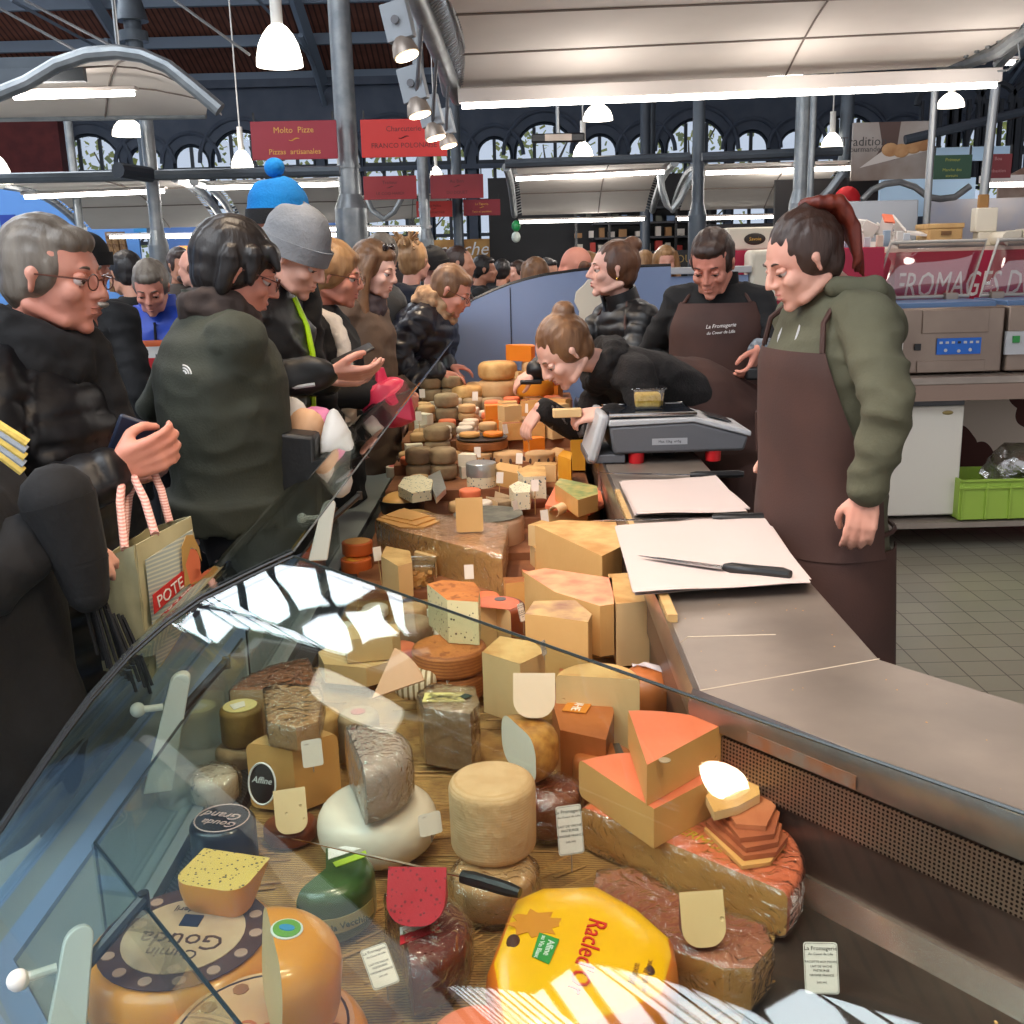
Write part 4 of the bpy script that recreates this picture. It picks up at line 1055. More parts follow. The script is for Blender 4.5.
# distant blue stall and other far stalls
bl = M('sky_blue_stall', (92, 142, 206), rough=.6)
panel(-40, 178, 146, 300, 15.5, bl, 'blue_stall', 'bright blue stall wall far behind the glasses-wearing man', 'stall')
panel(148, 225, 350, 300, 16.5, M('mid_blue_stall', (84, 118, 176), rough=.6), 'blue_stall', 'duller blue stall wall behind the distant bearded man', 'stall')
o = panel(134, 227, 152, 232, 15.2, M('cyan_sign', (40, 130, 190), rough=.5), 'cyan_sign', 'small cyan sign on the blue stall', 'sign')
o = panel(0, 215, 17, 232, 15.2, M('deep_blue_sign', (30, 60, 150), rough=.5), 'deep_blue_sign', 'deep blue sign on the blue stall at the picture edge', 'sign')
for k, x in enumerate((108, 114, 121)):
    a = U(x, 232, Y=15); g = G(); g.tube([a, a + Vector((.03, 0, -.35)), a + Vector((-.02, 0, -.8))], .05, 8); o = mk('garlic_string', g, M('garlic', (150, 116, 78), (90, 60, 40), 30, .9, bump=1, bsc=40)); tag(o, 'brown string of dried produce hanging on the blue stall', 'string of produce', 'strings of dried produce on the blue stall')
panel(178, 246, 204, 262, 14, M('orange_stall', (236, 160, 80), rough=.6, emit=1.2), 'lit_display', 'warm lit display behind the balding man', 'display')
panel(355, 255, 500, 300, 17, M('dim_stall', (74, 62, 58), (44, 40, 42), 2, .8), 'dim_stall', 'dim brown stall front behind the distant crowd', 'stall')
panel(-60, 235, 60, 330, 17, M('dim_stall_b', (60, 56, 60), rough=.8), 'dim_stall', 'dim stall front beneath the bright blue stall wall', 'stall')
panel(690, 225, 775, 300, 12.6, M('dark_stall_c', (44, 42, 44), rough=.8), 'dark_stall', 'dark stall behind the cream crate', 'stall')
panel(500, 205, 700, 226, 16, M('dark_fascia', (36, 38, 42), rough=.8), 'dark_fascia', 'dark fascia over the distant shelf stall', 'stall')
# balloons / green decoration near the signs
for (px, py, c, lb) in ((516, 226, (30, 130, 70), 'small green balloon hanging by the distant dark stall'), (516, 237, (190, 200, 190), 'small whitish balloon under the green one')):
    p = U(px, py, Y=11); g = G(); g.ell(p, (.045, .045, .055)); o = mk('balloon', g, M('b_%d' % c[0], c, rough=.3)); tag(o, lb, 'balloon')
# slotted tall windows on the right
t = None
wm = M('side_wall_dark', (40, 46, 54), rough=.7)
g = G(); Yw = 13.0
xs = [U(x, 140, Y=Yw).x for x in (934, 962, 994, 1026)]
zz0, zz1 = U(950, 185, Y=Yw).z, U(950, 100, Y=Yw).z
g2 = G()
for i, x in enumerate(xs):
    for k in range(-1, 3): g.box((x + (k - .5) * .11, Yw, (zz0 + zz1) / 2), (.035, .06, zz1 - zz0))
    g.tube([(x + .22 * math.cos(PI * j / 10) , Yw, zz1 - .05 + .22 * math.sin(PI * j / 10)) for j in range(11)], .04, 5)
    g.box((x + .25, Yw + .02, (zz0 + zz1) / 2), (.09, .1, zz1 - zz0))
struct('window_91', g, wm, loc=(xs[0], Yw, 0), smooth=0)
# ------------------------------------------------------------- cheeses
P_pale = M('paste_pale_yellow', (232, 196, 142), (222, 184, 128), 4, .5, bump=.15, bsc=40, holes=26)
P_gold = M('paste_gold', (230, 174, 104), (220, 162, 92), 5, .5, bump=.2, bsc=50, holes=20)
P_comte = M('paste_comte', (222, 176, 112), (212, 164, 100), 4, .5, bump=.2, bsc=60)
P_cream = M('paste_cream', (230, 202, 158), (222, 190, 144), 4, .55, bump=.15, bsc=50, holes=34)
P_goat = M('paste_goat', (236, 206, 178), (230, 196, 166), 4, .55, bump=.12, bsc=50)
P_tan = M('paste_tan', (222, 172, 134), (214, 160, 122), 5, .55, bump=.1)
P_orange = M('paste_orange', (236, 138, 40), (228, 124, 32), 5, .45, bump=.1)
P_white = M('paste_white', (238, 228, 206), (232, 220, 196), 6, .6, bump=.3, bsc=60)
P_blue = M('paste_blue_veined', (232, 220, 188), rough=.6, spk=((84, 104, 104), 85, .11), bump=.4, bsc=60)
P_cumin = M('paste_cumin', (236, 196, 100), rough=.5, spk=((96, 72, 40), 150, .11), bump=.15)
P_cumin_d = M('paste_dark_cumin', (228, 216, 168), rough=.5, spk=((90, 78, 60), 90, .085), bump=.2)
P_red = M('paste_red_pesto', (190, 16, 38), (176, 12, 30), 8, .4, spk=((120, 8, 18), 140, .11), bump=.2)
R_gouda = M('rind_gouda', (236, 156, 50), (226, 140, 40), 4, .3, coat=.3)
R_orange = M('rind_orange_wax', (244, 158, 44), (238, 144, 34), 3, .3, coat=.4, bump=.05)
R_pink = M('rind_salmon', (240, 132, 92), (232, 118, 78), 6, .5, bump=.1)
R_brown = M('rind_brown', (170, 104, 52), (132, 76, 36), 9, .6, bump=.5, bsc=60)
R_ridged = M('rind_ridged', (196, 122, 60), (166, 96, 44), 12, .65, wave=((150, 84, 38), 44, 'Z', .3, 2), bump=.5)
R_speck = M('rind_speckled_brown', (150, 92, 34), (196, 140, 66), 50, .5, bump=.3, coat=.2)
R_tan = M('rind_tan', (214, 174, 124), (196, 150, 100), 8, .7, bump=.5, bsc=50)
R_mott = M('rind_mottled', (226, 184, 120), (190, 138, 78), 12, .7, bump=.5)
R_grey = M('rind_grey', (176, 150, 116), (138, 112, 84), 12, .8, bump=.8, bsc=40)
R_white = M('rind_white', (236, 222, 204), (228, 212, 192), 4, .38, coat=.2)
R_lilac = M('rind_lilac_grey', (190, 172, 168), (206, 188, 176), 6, .5, bump=.2)
R_black = M('rind_black_wax', (34, 26, 24), rough=.3, coat=.4)
R_green = M('rind_green_wax', (58, 92, 40), (44, 74, 34), 10, .3, coat=.5, bump=.2)
R_redbrown = M('rind_red_brown', (132, 66, 40), (110, 50, 30), 10, .4, bump=.3, coat=.2)
R_rust = M('rind_rust', (186, 104, 48), (160, 84, 36), 7, .5, bump=.2, coat=.2)
R_purple = M('rind_purple_brown', (128, 66, 62), (98, 48, 46), 8, .4, bump=.2)
film = clear('cling_film', (250, 246, 242), rough=.12, ior=1.5, gain=2.2, bump=1.2, bsc=34, base=.02)
boxp = clear('clear_box', (246, 246, 244), rough=.05, ior=1.5, gain=1.8, base=.02)
lab_w = M('label_paper', (240, 232, 222), rough=.6)
card = M('price_card', (238, 224, 210), rough=.6)


def cprof(r, h, e, bulge=0.0, n=5):
    p = []
    for i in range(n + 1): a = -PI / 2 + PI / 2 * i / n; p.append((r - e + e * math.cos(a), e + e * math.sin(a)))
    if bulge: p += [(r + bulge * math.sin(PI * k / 4), e + (h - 2 * e) * k / 4) for k in (1, 2, 3)]
    for i in range(n + 1): a = PI / 2 * i / n; p.append((r - e + e * math.cos(a), h - e + e * math.sin(a)))
    return p


def rind_paste(name, g, rm, pm, label, group, loc, rot=None, jit=0, smooth=40):
    """paste mesh on top, its rind a child mesh"""
    paste = [i for i, m in enumerate(g.m) if m == 1]; rind = [i for i, m in enumerate(g.m) if m != 1]
    def sub(ix):
        q = G(); mp_ = {}
        for i in ix:
            f = []
            for v in g.f[i]:
                if v not in mp_: mp_[v] = len(q.v); q.v.append(g.v[v])
                f.append(mp_[v])
            q.f.append(tuple(f)); q.m.append(0)
        return q
    if not paste:
        o = mk(name, g, rm, loc=loc, local=True, rot=rot, smooth=smooth, jit=jit, weld=True)
    else:
        o = mk(name, sub(paste), pm, loc=loc, local=True, rot=rot, smooth=smooth, weld=True)
        mk('rind', sub(rind), rm, o, local=True, smooth=smooth, jit=0, weld=True)
    tag(o, label, 'cheese', group)
    return o


def wheel(label, x, y, z, r, h, rm, pm=None, a0=0, a1=2 * PI, e=.012, bulge=0, rot=None, group=None, jit=0, name=None, n=40):
    g = G(); full = a1 - a0 > 6.28
    g.lathe(cprof(r, h, e, bulge), n=n if full else max(8, int(n * (a1 - a0) / 6.28)), a0=a0, a1=a1, m=0, mcut=1)
    nm = name or ('round_cheese' if full else ('half_round_cheese' if a1 - a0 > 2.4 else 'cheese_wedge'))
    return rind_paste(nm, g, rm, pm or rm, label, group, Vector((x, y, z)), rot, jit)


def wpx(label, px, py, zt, r, h, rm, **k):
    p = U(px, py, z=zt); return wheel(label, p.x, p.y, zt - h, r, h, rm, **k)


def tri(label, ap, p1, p2, zt, h, rm, pm, e=.008, **k):
    """wedge or half wheel from its apex and two rim points seen on its top"""
    a, b, c = U(*ap, z=zt), U(*p1, z=zt), U(*p2, z=zt)
    r = ((b - a).length + (c - a).length) / 2; t0 = math.atan2(b.y - a.y, b.x - a.x); t1 = math.atan2(c.y - a.y, c.x - a.x)
    while t1 < t0: t1 += 2 * PI
    if t1 - t0 > PI + .05: t0, t1 = t1 - 2 * PI, t0
    
    return wheel(label, a.x, a.y, zt - h, r, h, rm, pm, a0=t0, a1=t1, e=e, **k)


def block(label, poly, zt, h, rm, pm, side=None, bevel=.002, name='cheese_block', group=None, top=0, tilt=None):
    pts = [U(x, y, z=zt) for x, y in poly]; c = sum(pts, Vector()) / len(pts); c.z = zt - h
    g = G(); g.prism([(p.x - c.x, p.y - c.y) for p in pts], 0, h, m=top, side=1 if side is None else side, bot=1)
    o = rind_paste(name, g, rm, pm, label, group, c, smooth=30, rot=tilt)
    return o


def dslice(label, px, py, zb, r, w, ang, rm, pm, yaw=0, lean=0, roll=0, e=.02, group=None, name='cheese_wedge', up=-1):
    """a wedge stood up on its rind, cut face to the viewer"""
    p = U(px, py, z=zb)
    g = G(); g.lathe([(a, b - w / 2) for a, b in cprof(r, w, min(e, w * .45))], n=6, a0=-ang / 2, a1=ang / 2, m=0, mcut=1)
    B = Matrix(((0, 0, 1), (0, -up * -1 if False else 1, 0), (-1 if up < 0 else 1, 0, 0))).to_4x4()
    B = Matrix((Vector((0, 0, up)), Vector((0, 1, 0)), Vector((0, 0, up)).cross(Vector((0, 1, 0))))).transposed().to_4x4()
    Rm = Matrix.Rotation(yaw, 4, 'Z') @ Matrix.Rotation(lean, 4, 'X') @ Matrix.Rotation(roll, 4, 'Y') @ B
    for i, v in enumerate(g.v): g.v[i] = Rm @ v
    lo = min(v.z for v in g.v)
    return rind_paste(name, g, rm, pm, label, group, Vector((p.x, p.y, zb - lo)))


def wrap(o, amt=.0025, wr=.004, cuts=2, mat=None):
    """cling film round a cheese"""
    me = bpy.data.meshes.new('cling_film'); bm = bmesh.new(); bm.from_mesh(o.data)
    for c in o.children:
        if c.name.startswith('rind'): bm.from_mesh(c.data)
    bmesh.ops.remove_doubles(bm, verts=bm.verts, dist=.0004)
    bmesh.ops.triangulate(bm, faces=[f for f in bm.faces if len(f.verts) > 4])
    for _ in range(cuts): bmesh.ops.subdivide_edges(bm, edges=[e for e in bm.edges if e.calc_length() > .012], cuts=1, use_grid_fill=True)
    bmesh.ops.recalc_face_normals(bm, faces=bm.faces)
    bm.normal_update()
    for v in bm.verts:
        q = v.co * 40 + Vector((o.location.x * 9, 0, 0)); v.co += v.normal * (amt + wr * abs(noise.noise(q)) + wr * .5 * abs(noise.noise(q * 2.3)))
    lo = min(v.co.z for v in bm.verts)
    for v in bm.verts: v.co.z = max(v.co.z, lo + amt)
    bm.to_mesh(me); bm.free(); me.materials.append(mat or film); me.shade_smooth()
    c = bpy.data.objects.new('cling_film', me); COL.objects.link(c); c.parent = o
    return c


def decal(o, poly, z, m, name='label', th=.0012, T=None):
    g = G(); g.prism(poly, z, z + th, T=T); return mk(name, g, m, o, local=True, smooth=0)


def disc(r, n=32, cx=0, cy=0, sx=1, sy=1): return [(cx + r * sx * math.cos(2 * PI * i / n), cy + r * sy * math.sin(2 * PI * i / n)) for i in range(n)]


def price(label, px, py, zb, w, h, yaw, lean, lines=None, back=False, stand=.02, group=None):
    p = U(px, py, z=zb)
    T = Matrix.Translation((0, 0, stand)) @ Matrix.Rotation(yaw, 4, 'Z') @ Matrix.Rotation(PI / 2 + lean, 4, 'X')
    g = G(); r = .004
    pl = []
    for (cx, cy, a) in ((w / 2 - r, r, -PI / 2), (w / 2 - r, h - r, 0), (-w / 2 + r, h - r, PI / 2), (-w / 2 + r, r, PI)):
        for i in range(4): t = a + PI / 6 * i; pl.append((cx + r * math.cos(t), cy + r * math.sin(t)))
    g.prism(pl, -.0005, .0005, T=T)
    o = mk('price_tag', g, card, loc=p, local=True, smooth=0); tag(o, label, 'price tag', group)
    g = G(); g.tube([T @ Vector((0, h * .2, -.001)), T @ Vector((0, 0, -.001)), Vector((0, 0, 0))], .001, 5); mk('prong', g, steel, o, local=True)
    if not back:
        g = G(); b_ = [(x * .94, (y - h / 2) * .96 + h / 2) for x, y in pl]
        for i in range(len(b_)): a1, a2 = b_[i], b_[(i + 1) % len(b_)]; g.tube([T @ Vector((*a1, .0008)), T @ Vector((*a2, .0008))], .0003, 3)
        mk('border', g, ink, o, local=True)
        for t, yy, s in (lines or (('La Fromagerie', .88, .10), ('Au Coeur de Lille', .77, .065), ('LAIT DE VACHE', .58, .07), ('PASTEURISE', .49, .07), ('ORIGINE FRANCE', .38, .07), ('24% MG', .26, .06))):
            text(t, s * h, ink, o, T @ Matrix.Translation((0, yy * h, .0008)), extrude=.0001)
    else: text('CODE', h * .06, ink, o, T @ Matrix.Translation((-w * .25, h * .85, .0008)), extrude=.0001)
    return o


DZ = .672
# --- big cumin gouda with printed top
o = wpx('big cumin gouda wheel with a brown printed top beside the round knob', 184, 936, .775, .126, .10, R_gouda, e=.03, bulge=.004)
zt = .1004
decal(o, disc(.108), zt, M('print_brown', (96, 62, 48), (80, 50, 40), 20, .45), 'printed_ring'); decal(o, disc(.078), zt + .0012, M('print_beige', (222, 186, 150), (206, 166, 130), 20, .5), 'printed_disc')
for k in range(14):
    a = 2 * PI * k / 14; decal(o, disc(.0085, 10, .093 * math.cos(a), .093 * math.sin(a)), zt + .0012, M('print_light', (190, 150, 128), rough=.5), 'printed_motif')
br = M('print_text_brown', (86, 52, 44), rough=.5)
Q = Matrix.Rotation(R(172), 4, 'Z')
text('Gouda', .042, br, o, Matrix.Translation((0, -.012, zt + .0026)) @ Q); text('Cumin', .026, br, o, Matrix.Translation((-.005, -.038 + .0, zt + .0026)) @ Q @ Matrix.Translation((0, -.0, 0)))
text('Boerderij', .015, br, o, Matrix.Translation((0, .052, zt + .0026)) @ Q); decal(o, [(-.012, .018), (.014, .014), (.016, .038), (-.01, .042)], zt + .0025, M('print_navy', (44, 44, 66)), 'printed_crest')
# --- orange printed wheel in front
o = wpx('orange farmhouse wheel with a pale ringed print, cut off by the picture bottom', 262, 1032, .765, .122, .09, R_orange, e=.028)
decal(o, disc(.105), .0902, M('print_peach', (236, 168, 118), (240, 190, 140), 16, .5), 'printed_disc')
g = G(); g.tube([(.098 * math.cos(2 * PI * i / 40), .098 * math.sin(2 * PI * i / 40), .0915) for i in range(40)], .0016, 4, closed=True); mk('printed_ring', g, br, o, local=True)
for k in range(12):
    a = 2 * PI * k / 12; decal(o, disc(.010, 8, .083 * math.cos(a), .083 * math.sin(a)), .0912, M('print_gold', (176, 110, 66)), 'printed_motif')
text('Boer', .05, M('print_orange', (222, 110, 50)), o, Matrix.Translation((0, 0, .0916)) @ Q)
# --- wrapped cumin piece bottom
o = block('cling-wrapped piece of speckled cheese in front of the big cumin gouda', [(112, 995), (166, 992), (176, 1012), (168, 1040), (108, 1040)], .735, .06, P_cumin, P_cumin, bevel=.004, name='wrapped_cheese'); wrap(o, .003, .006, 3)
# --- orange half cheese standing
o = tri('bright orange waxed gouda piece with a green round sticker', (268, 1014), (246, 962), (338, 1000), .895, .118, R_orange, P_gold, e=.03, bulge=.003) if False else None
p = U(296, 1012, z=.785)
g = G(); g.lathe(cprof(.078, .12, .038), n=22, a0=R(-62), a1=R(118), m=0, mcut=1)
o = rind_paste('half_round_cheese', g, R_orange, P_pale, 'bright orange waxed half gouda with a green round sticker, beside the cumin gouda', None, Vector((p.x - .028, p.y - .01, .775)), rot=(R(0), R(6), R(-8)))
decal(o, disc(.018, 24, .012, .012), .1205, white_ink, 'sticker_rim'); decal(o, disc(.0155, 24, .012, .012), .1215, M('sticker_green', (110, 160, 50)), 'sticker'); decal(o, disc(.009, 20, .012, .012, 1, .6), .1225, M('sticker_blue', (60, 140, 190)), 'sticker_badge')
# --- cumin slab on the gouda
p = U(222, 905, z=.79)
g = G(); g.lathe([(a, b) for a, b in cprof(.088, .10, .026)], n=8, a0=0, a1=R(34), m=0, mcut=1)
o = rind_paste('cheese_wedge', g, R_gouda, P_cumin, 'pale cumin-speckled gouda wedge lying on top of the big cumin gouda', None, Vector((p.x + .045, p.y + .035, .776)), rot=(0, 0, 0))
Rm = Matrix((Vector((-.35, -.80, -.22)).normalized(), Vector((0, 0, 0)), Vector((0, 0, 0)))).to_4x4()
zx = Vector((-.25, -.93, -.62)).normalized()          # radial, towards the rind
yx = Vector((-.12, -.62, .90)); yx = (yx - zx * yx.dot(zx)).normalized()  # cut face normal
zz = zx.cross(yx)
mw = Matrix((zx, yx, zz)).transposed().to_4x4()
pts = [mw @ (Matrix.Rotation(0, 4, 'Z') @ Vector(v)) for v in [(0, 0, 0), (.088, 0, 0), (.088, 0, .1), (0, 0, .1), (.072, .049, 0), (.072, .049, .1)]]
lo = min(v.z for v in pts); mw.translation = Vector((p.x + .055, p.y + .055, .777 - lo)); o.matrix_world = mw; o.location = mw.translation; o.rotation_euler = mw.to_euler()
# --- black script wheel and tan half
o = wpx('small black-waxed wheel with white script on top, behind the cumin wedge', 222, 818, .755, .052, .083, R_black, e=.012)
g = G(); g.tube([(.043 * math.cos(2 * PI * i / 32), .043 * math.sin(2 * PI * i / 32), .0835) for i in range(32)], .0012, 4, closed=True); mk('printed_ring', g, M('print_rose', (200, 170, 160)), o, local=True)
text('Grand', .026, MATS['print_rose'], o, Matrix.Translation((0, .008, .0835)) @ Matrix.Rotation(R(165), 4, 'Z'), shear=.3); text('Gouda', .022, MATS['print_rose'], o, Matrix.Translation((0, -.016, .0835)) @ Matrix.Rotation(R(165), 4, 'Z'), shear=.3)
o = tri('tan-rinded aged half wheel with a black oval label', (292, 748), (238, 742), (330, 735), .80, .125, R_mott, P_gold, e=.014)
p = U(263, 778, z=.76); g = G(); g.ell((0, 0, 0), (.026, .004, .036), n=20); q = mk('oval_label', g, R_black, o, local=True, loc=Vector((p.x, p.y - .004, .752)) - o.location, rot=(R(-12), 0, R(-18)))
g = G(); g.tube([(.026 * math.cos(2 * PI * i / 28), -.003, .036 * math.sin(2 * PI * i / 28)) for i in range(28)], .0018, 4, closed=True); mk('label_rim', g, white_ink, q, local=True)
text('Affine', .016, white_ink, q, Matrix.Translation((0, -.0045, .006)) @ Matrix.Rotation(PI / 2, 4, 'X'), shear=.3)
o = dslice('creamy beige wedge standing upright before the white wheel', 292, 828, .70, .072, .052, R(30), R_tan, P_cream, yaw=R(14), lean=R(-14), e=.02)
g = G(); g.box((0, 0, .0), (.0, .0, .0))
o2 = wpx('dark brown wheel beneath the upright beige wedge', 290, 822, .70, .045, .028, R_redbrown, e=.008)
# --- wrapped goat log and others in the corner
o = wpx('white log of fresh cheese wrapped in film beside the counter edge', 213, 772, .735, .042, .06, R_white, e=.015); wrap(o, .003, .008, 2)
o = wpx('small dark round with a torn white paper label, above the wrapped log', 240, 706, .79, .040, .075, M('rind_olive', (150, 118, 60), (122, 94, 46), 12, .6, bump=.5), e=.01)
decal(o, disc(.032), .0754, M('label_straw', (228, 208, 140)), 'paper_label'); decal(o, [(-.02, 0), (.004, .018), (.012, -.006), (-.006, -.022)], .0768, lab_w, 'torn_label')
o2 = wpx('grey crusted round under the small dark round', 238, 745, .715, .044, .043, R_grey, e=.012)
o = block('large beige wedge wrapped in film lying on the tan half wheel', [(264, 690), (276, 684), (318, 688), (322, 697), (318, 722), (296, 728), (268, 722)], .845, .042, R_tan, R_tan, name='wrapped_cheese'); wrap(o, .0025, .003, 2)
o = tri('thin brown-rinded wedge leaning behind the beige wrapped wedge', (322, 690), (272, 690), (300, 645), .80, .12, R_brown, P_pale, e=.006); wrap(o, .002, .004, 2)
o = wpx('round cream cheese behind the tan half wheel', 322, 712, .755, .035, .08, R_mott, e=.01)
o = wpx('brownish small wheel with a red label peeping out behind the lilac half wheel', 358, 712, .775, .040, .10, R_grey, e=.014); decal(o, disc(.014), .1005, M('label_red', (170, 60, 60)), 'label')
# --- white wheel with wrapped lilac half on it
o = wpx('large smooth white wheel under the lilac half wheel', 376, 798, .765, .098, .09, R_white, e=.040)
o = tri('film-wrapped lilac-grey half wheel resting on the large white wheel', (372, 748), (350, 768), (428, 722), .868, .10, R_lilac, R_lilac, e=.02) if False else None
p = U(372, 745, z=.865)
o = wheel('film-wrapped lilac-grey half wheel resting on the large white wheel', p.x - .028, p.y, .766, .090, .100, R_lilac, R_lilac, a0=R(-72), a1=R(108), e=.026); wrap(o, .002, .003, 2)
# curved cream curls / pinkish wedge on top
p = U(408, 706, z=.862)
g = G(); g.lathe(cprof(.095, .022, .004), n=10, a0=R(0), a1=R(48), m=0, mcut=1)
o = rind_paste('cheese_wedge', g, P_tan, P_tan, 'flat pinkish tan wedge propped against the top of the lilac half wheel', None, Vector((p.x - .062, p.y + .012, .872)), rot=(R(62), R(-14), R(12)))
# --- green cheese
o = wheel('green waxed half wheel with a white and green top sticker', U(326, 868, z=.76).x, U(326, 868, z=.76).y, DZ, .070, .088, R_green, P_pale, a0=R(-118), a1=R(100), e=.02)
decal(o, [(.0, .02), (.045, .048), (.02, .055), (-.005, .05)], .0886, white_ink, 'sticker'); decal(o, [(.015, .0), (.058, .028), (.052, .042), (.008, .012)], .0884, M('sticker_lime', (170, 200, 60)), 'sticker')
g = G(); g.sheet(lambda u, v: Vector((.0712 * math.cos(R(-110) + u * R(95)), .0712 * math.sin(R(-110) + u * R(95)), .026 + .024 * v)), 14, 1, .001); lb = mk('label_band', g, M('band_beige', (176, 162, 104)), o, local=True)
text('Villa Vecchia', .014, M('print_olive', (60, 70, 30)), lb, Matrix.Rotation(R(-62), 4, 'Z') @ frame((.0735, 0, .038), (0, 1, 0), (0, 0, 1)), extrude=.001)
# --- red pesto wedge on wrapped purple half
p = U(412, 935, z=.745)
o = wheel('purple-brown half wheel in film with a red and white label, under the red wedge', p.x - .012, p.y + .01, DZ, .088, .082, R_purple, R_purple, a0=R(-78), a1=R(112), e=.02)
decal(o, [(-.0, -.045), (.05, -.015), (.046, .0), (-.002, -.026)], .0824, M('label_crimson', (190, 24, 40)), 'label'); decal(o, [(-.002, -.024), (.046, .002), (.043, .014), (-.004, -.008)], .0824, lab_w, 'label')
wrap(o, .0025, .005, 2)
o = dslice('bright red pesto cheese wedge standing on its rind', 420, 916, .76, .074, .078, R(40), P_red, P_red, yaw=R(-4), lean=R(-18), e=.032)
# --- knife through
kn = thing('cheese_knife', 'long kitchen knife with black handle lying behind the red wedge', 'knife', U(400, 868, z=.80))
a, b, c = U(291, 838, z=.80), U(462, 874, z=.80), U(520, 893, z=.795)
d = (b - a).normalized(); s = Vector((d.y, -d.x, 0)).normalized()
g = G(); vs = [a, a.lerp(b, .3) - s * .012 + Vector((0, 0, -.008)), b - s * .016 + Vector((0, 0, -.012)), b + s * .006, a.lerp(b, .5) + s * .004]; g.add(vs + [v + Vector((0, 0, -.0016)) for v in vs], [(0, 1, 2, 3, 4), (9, 8, 7, 6, 5)] + [(i, i + 5, (i + 1) % 5 + 5, (i + 1) % 5) for i in range(5)]); mk('blade', g, chrome, kn, smooth=0)
g = G(); g.tube([b + Vector((0, 0, -.004)), b.lerp(c, .2) + Vector((0, 0, -.002)), b.lerp(c, .8), c], [.009, .0105, .010, .007], 10); mk('handle', g, black, kn)
# --- beige textured drum and its wrapped base
o = wpx('wrapped brownish wheel under the tall beige drum', 494, 868, .735, .062, .06, R_tan, e=.015); wrap(o, .003, .008, 2)
p = U(490, 815, z=.80)
o = wheel('tall beige textured drum with a fine woven rind', p.x + .004, p.y + .015, .736, .066, .118, M('rind_woven_beige', (222, 182, 136), (206, 162, 114), 20, .7, bump=.7, bsc=60, wave=((204, 160, 112), 70, 'Z', .2, 1)), e=.016, jit=.0012)
# --- speckled brown wheel + goat wedge + wrapped
o = wpx('dark red-brown wheel in film under the speckled wheel', 548, 785, .755, .055, .08, R_redbrown, e=.02); wrap(o, .003, .007, 2)
p = U(534, 722, z=.85)
o = wheel('speckled brown half wheel with a white cut side', p.x - .028, p.y - .0, .757, .070, .088, R_speck, P_white, a0=R(-66), a1=R(114), e=.032)
o = dslice('pinkish white goat wedge standing on the speckled wheel', 535, 714, .846, .076, .072, R(28), R_white, P_goat, yaw=R(-4), lean=R(-10), e=.03)
o = tri('pale cream wedge standing behind the goat wedge', (512, 646), (482, 652), (545, 640), .86, .115, R_mott, P_pale, e=.006) if False else block('pale cream block with a dry rind behind the goat wedge', [(482, 652), (500, 636), (534, 642), (545, 652), (520, 664)], .845, .13, R_mott, P_pale)
# --- brown label block and neighbours
o = block('orange-brown block behind the speckled wheel with a printed card on it', [(552, 700), (560, 668), (606, 682), (614, 712), (606, 740), (560, 730)], .80, .12, R_rust, R_rust)
T = frame(Vector((-.005, .0, .1225)), Vector((-.35, -1, 0)), Vector((1, -.3, 0)))
g = G(); g.box((0, 0, 0), (.085, .045, .0015), T=T); q = mk('printed_card', g, M('card_orange', (214, 130, 40)), o, local=True, smooth=0); text('LOUHE', .024, white_ink, q, T @ Matrix.Translation((0, 0, .0012)))
o = wpx('low rust-coloured wheel with black tape behind the salmon wedges', 604, 752, .765, .056, .09, R_rust, e=.02); decal(o, [(.02, -.02), (.035, -.02), (.03, .03), (.018, .03)], .0905, R_black, 'tape')
o = tri('pale half wheel with a mottled top beside the orange-brown round', (598, 612), (590, 606), (654, 612), .86, .15, R_mott, P_pale, e=.008) if False else None
p = U(640, 640, z=.87)
o = wheel('pale half wheel with cracked beige top, cut side forward', .150, 1.835, DZ, .078, .185, R_mott, P_pale, a0=R(-12), a1=R(168), e=.008)
p = U(646, 648, z=.80)
o = wpx('orange-brown round cheese with crumpled film on top beside the worktop', 648, 668, .795, .060, .12, R_rust, e=.045)
g = G()
for k in range(9): g.tube([(-.03, .01 + k * .002, .12), (-.005, .012 - k * .003, .128), (.025, .006 - k * .004, .121)], .0008, 4)
mk('film_twist', g, M('film_grey', (176, 160, 156), rough=.3), o, local=True)
# --- wedges further back on that side
o = tri('morbier-like wedge with a mottled brown crust on top', (527, 612), (530, 608), (592, 606), .86, .16, R_mott, P_pale, e=.004) if False else block('tall wedge with a purplish crusted top behind the goat wedge', [(525, 614), (534, 601), (575, 600), (592, 614), (588, 622), (545, 616)], .86, .15, M('rind_purple_crust', (150, 108, 90), (206, 170, 116), 14, .7, bump=.6), P_comte)
o = block('long wedge with a salmon top behind the crusted wedge', [(524, 572), (545, 568), (612, 578), (614, 604), (600, 606), (555, 592)], .86, .12, M('rind_salmon_streaked', (232, 130, 100), (240, 176, 130), 16, .5), P_comte)
o = block('cream block partly hidden under the paper sheets', [(608, 574), (640, 572), (656, 600), (616, 604)], .86, .15, R_mott, P_pale)
o = block('large comte wedge with brown mottled top before the paper sheets', [(535, 525), (560, 520), (616, 522), (622, 546), (602, 556)], .885, .14, R_mott, P_comte)
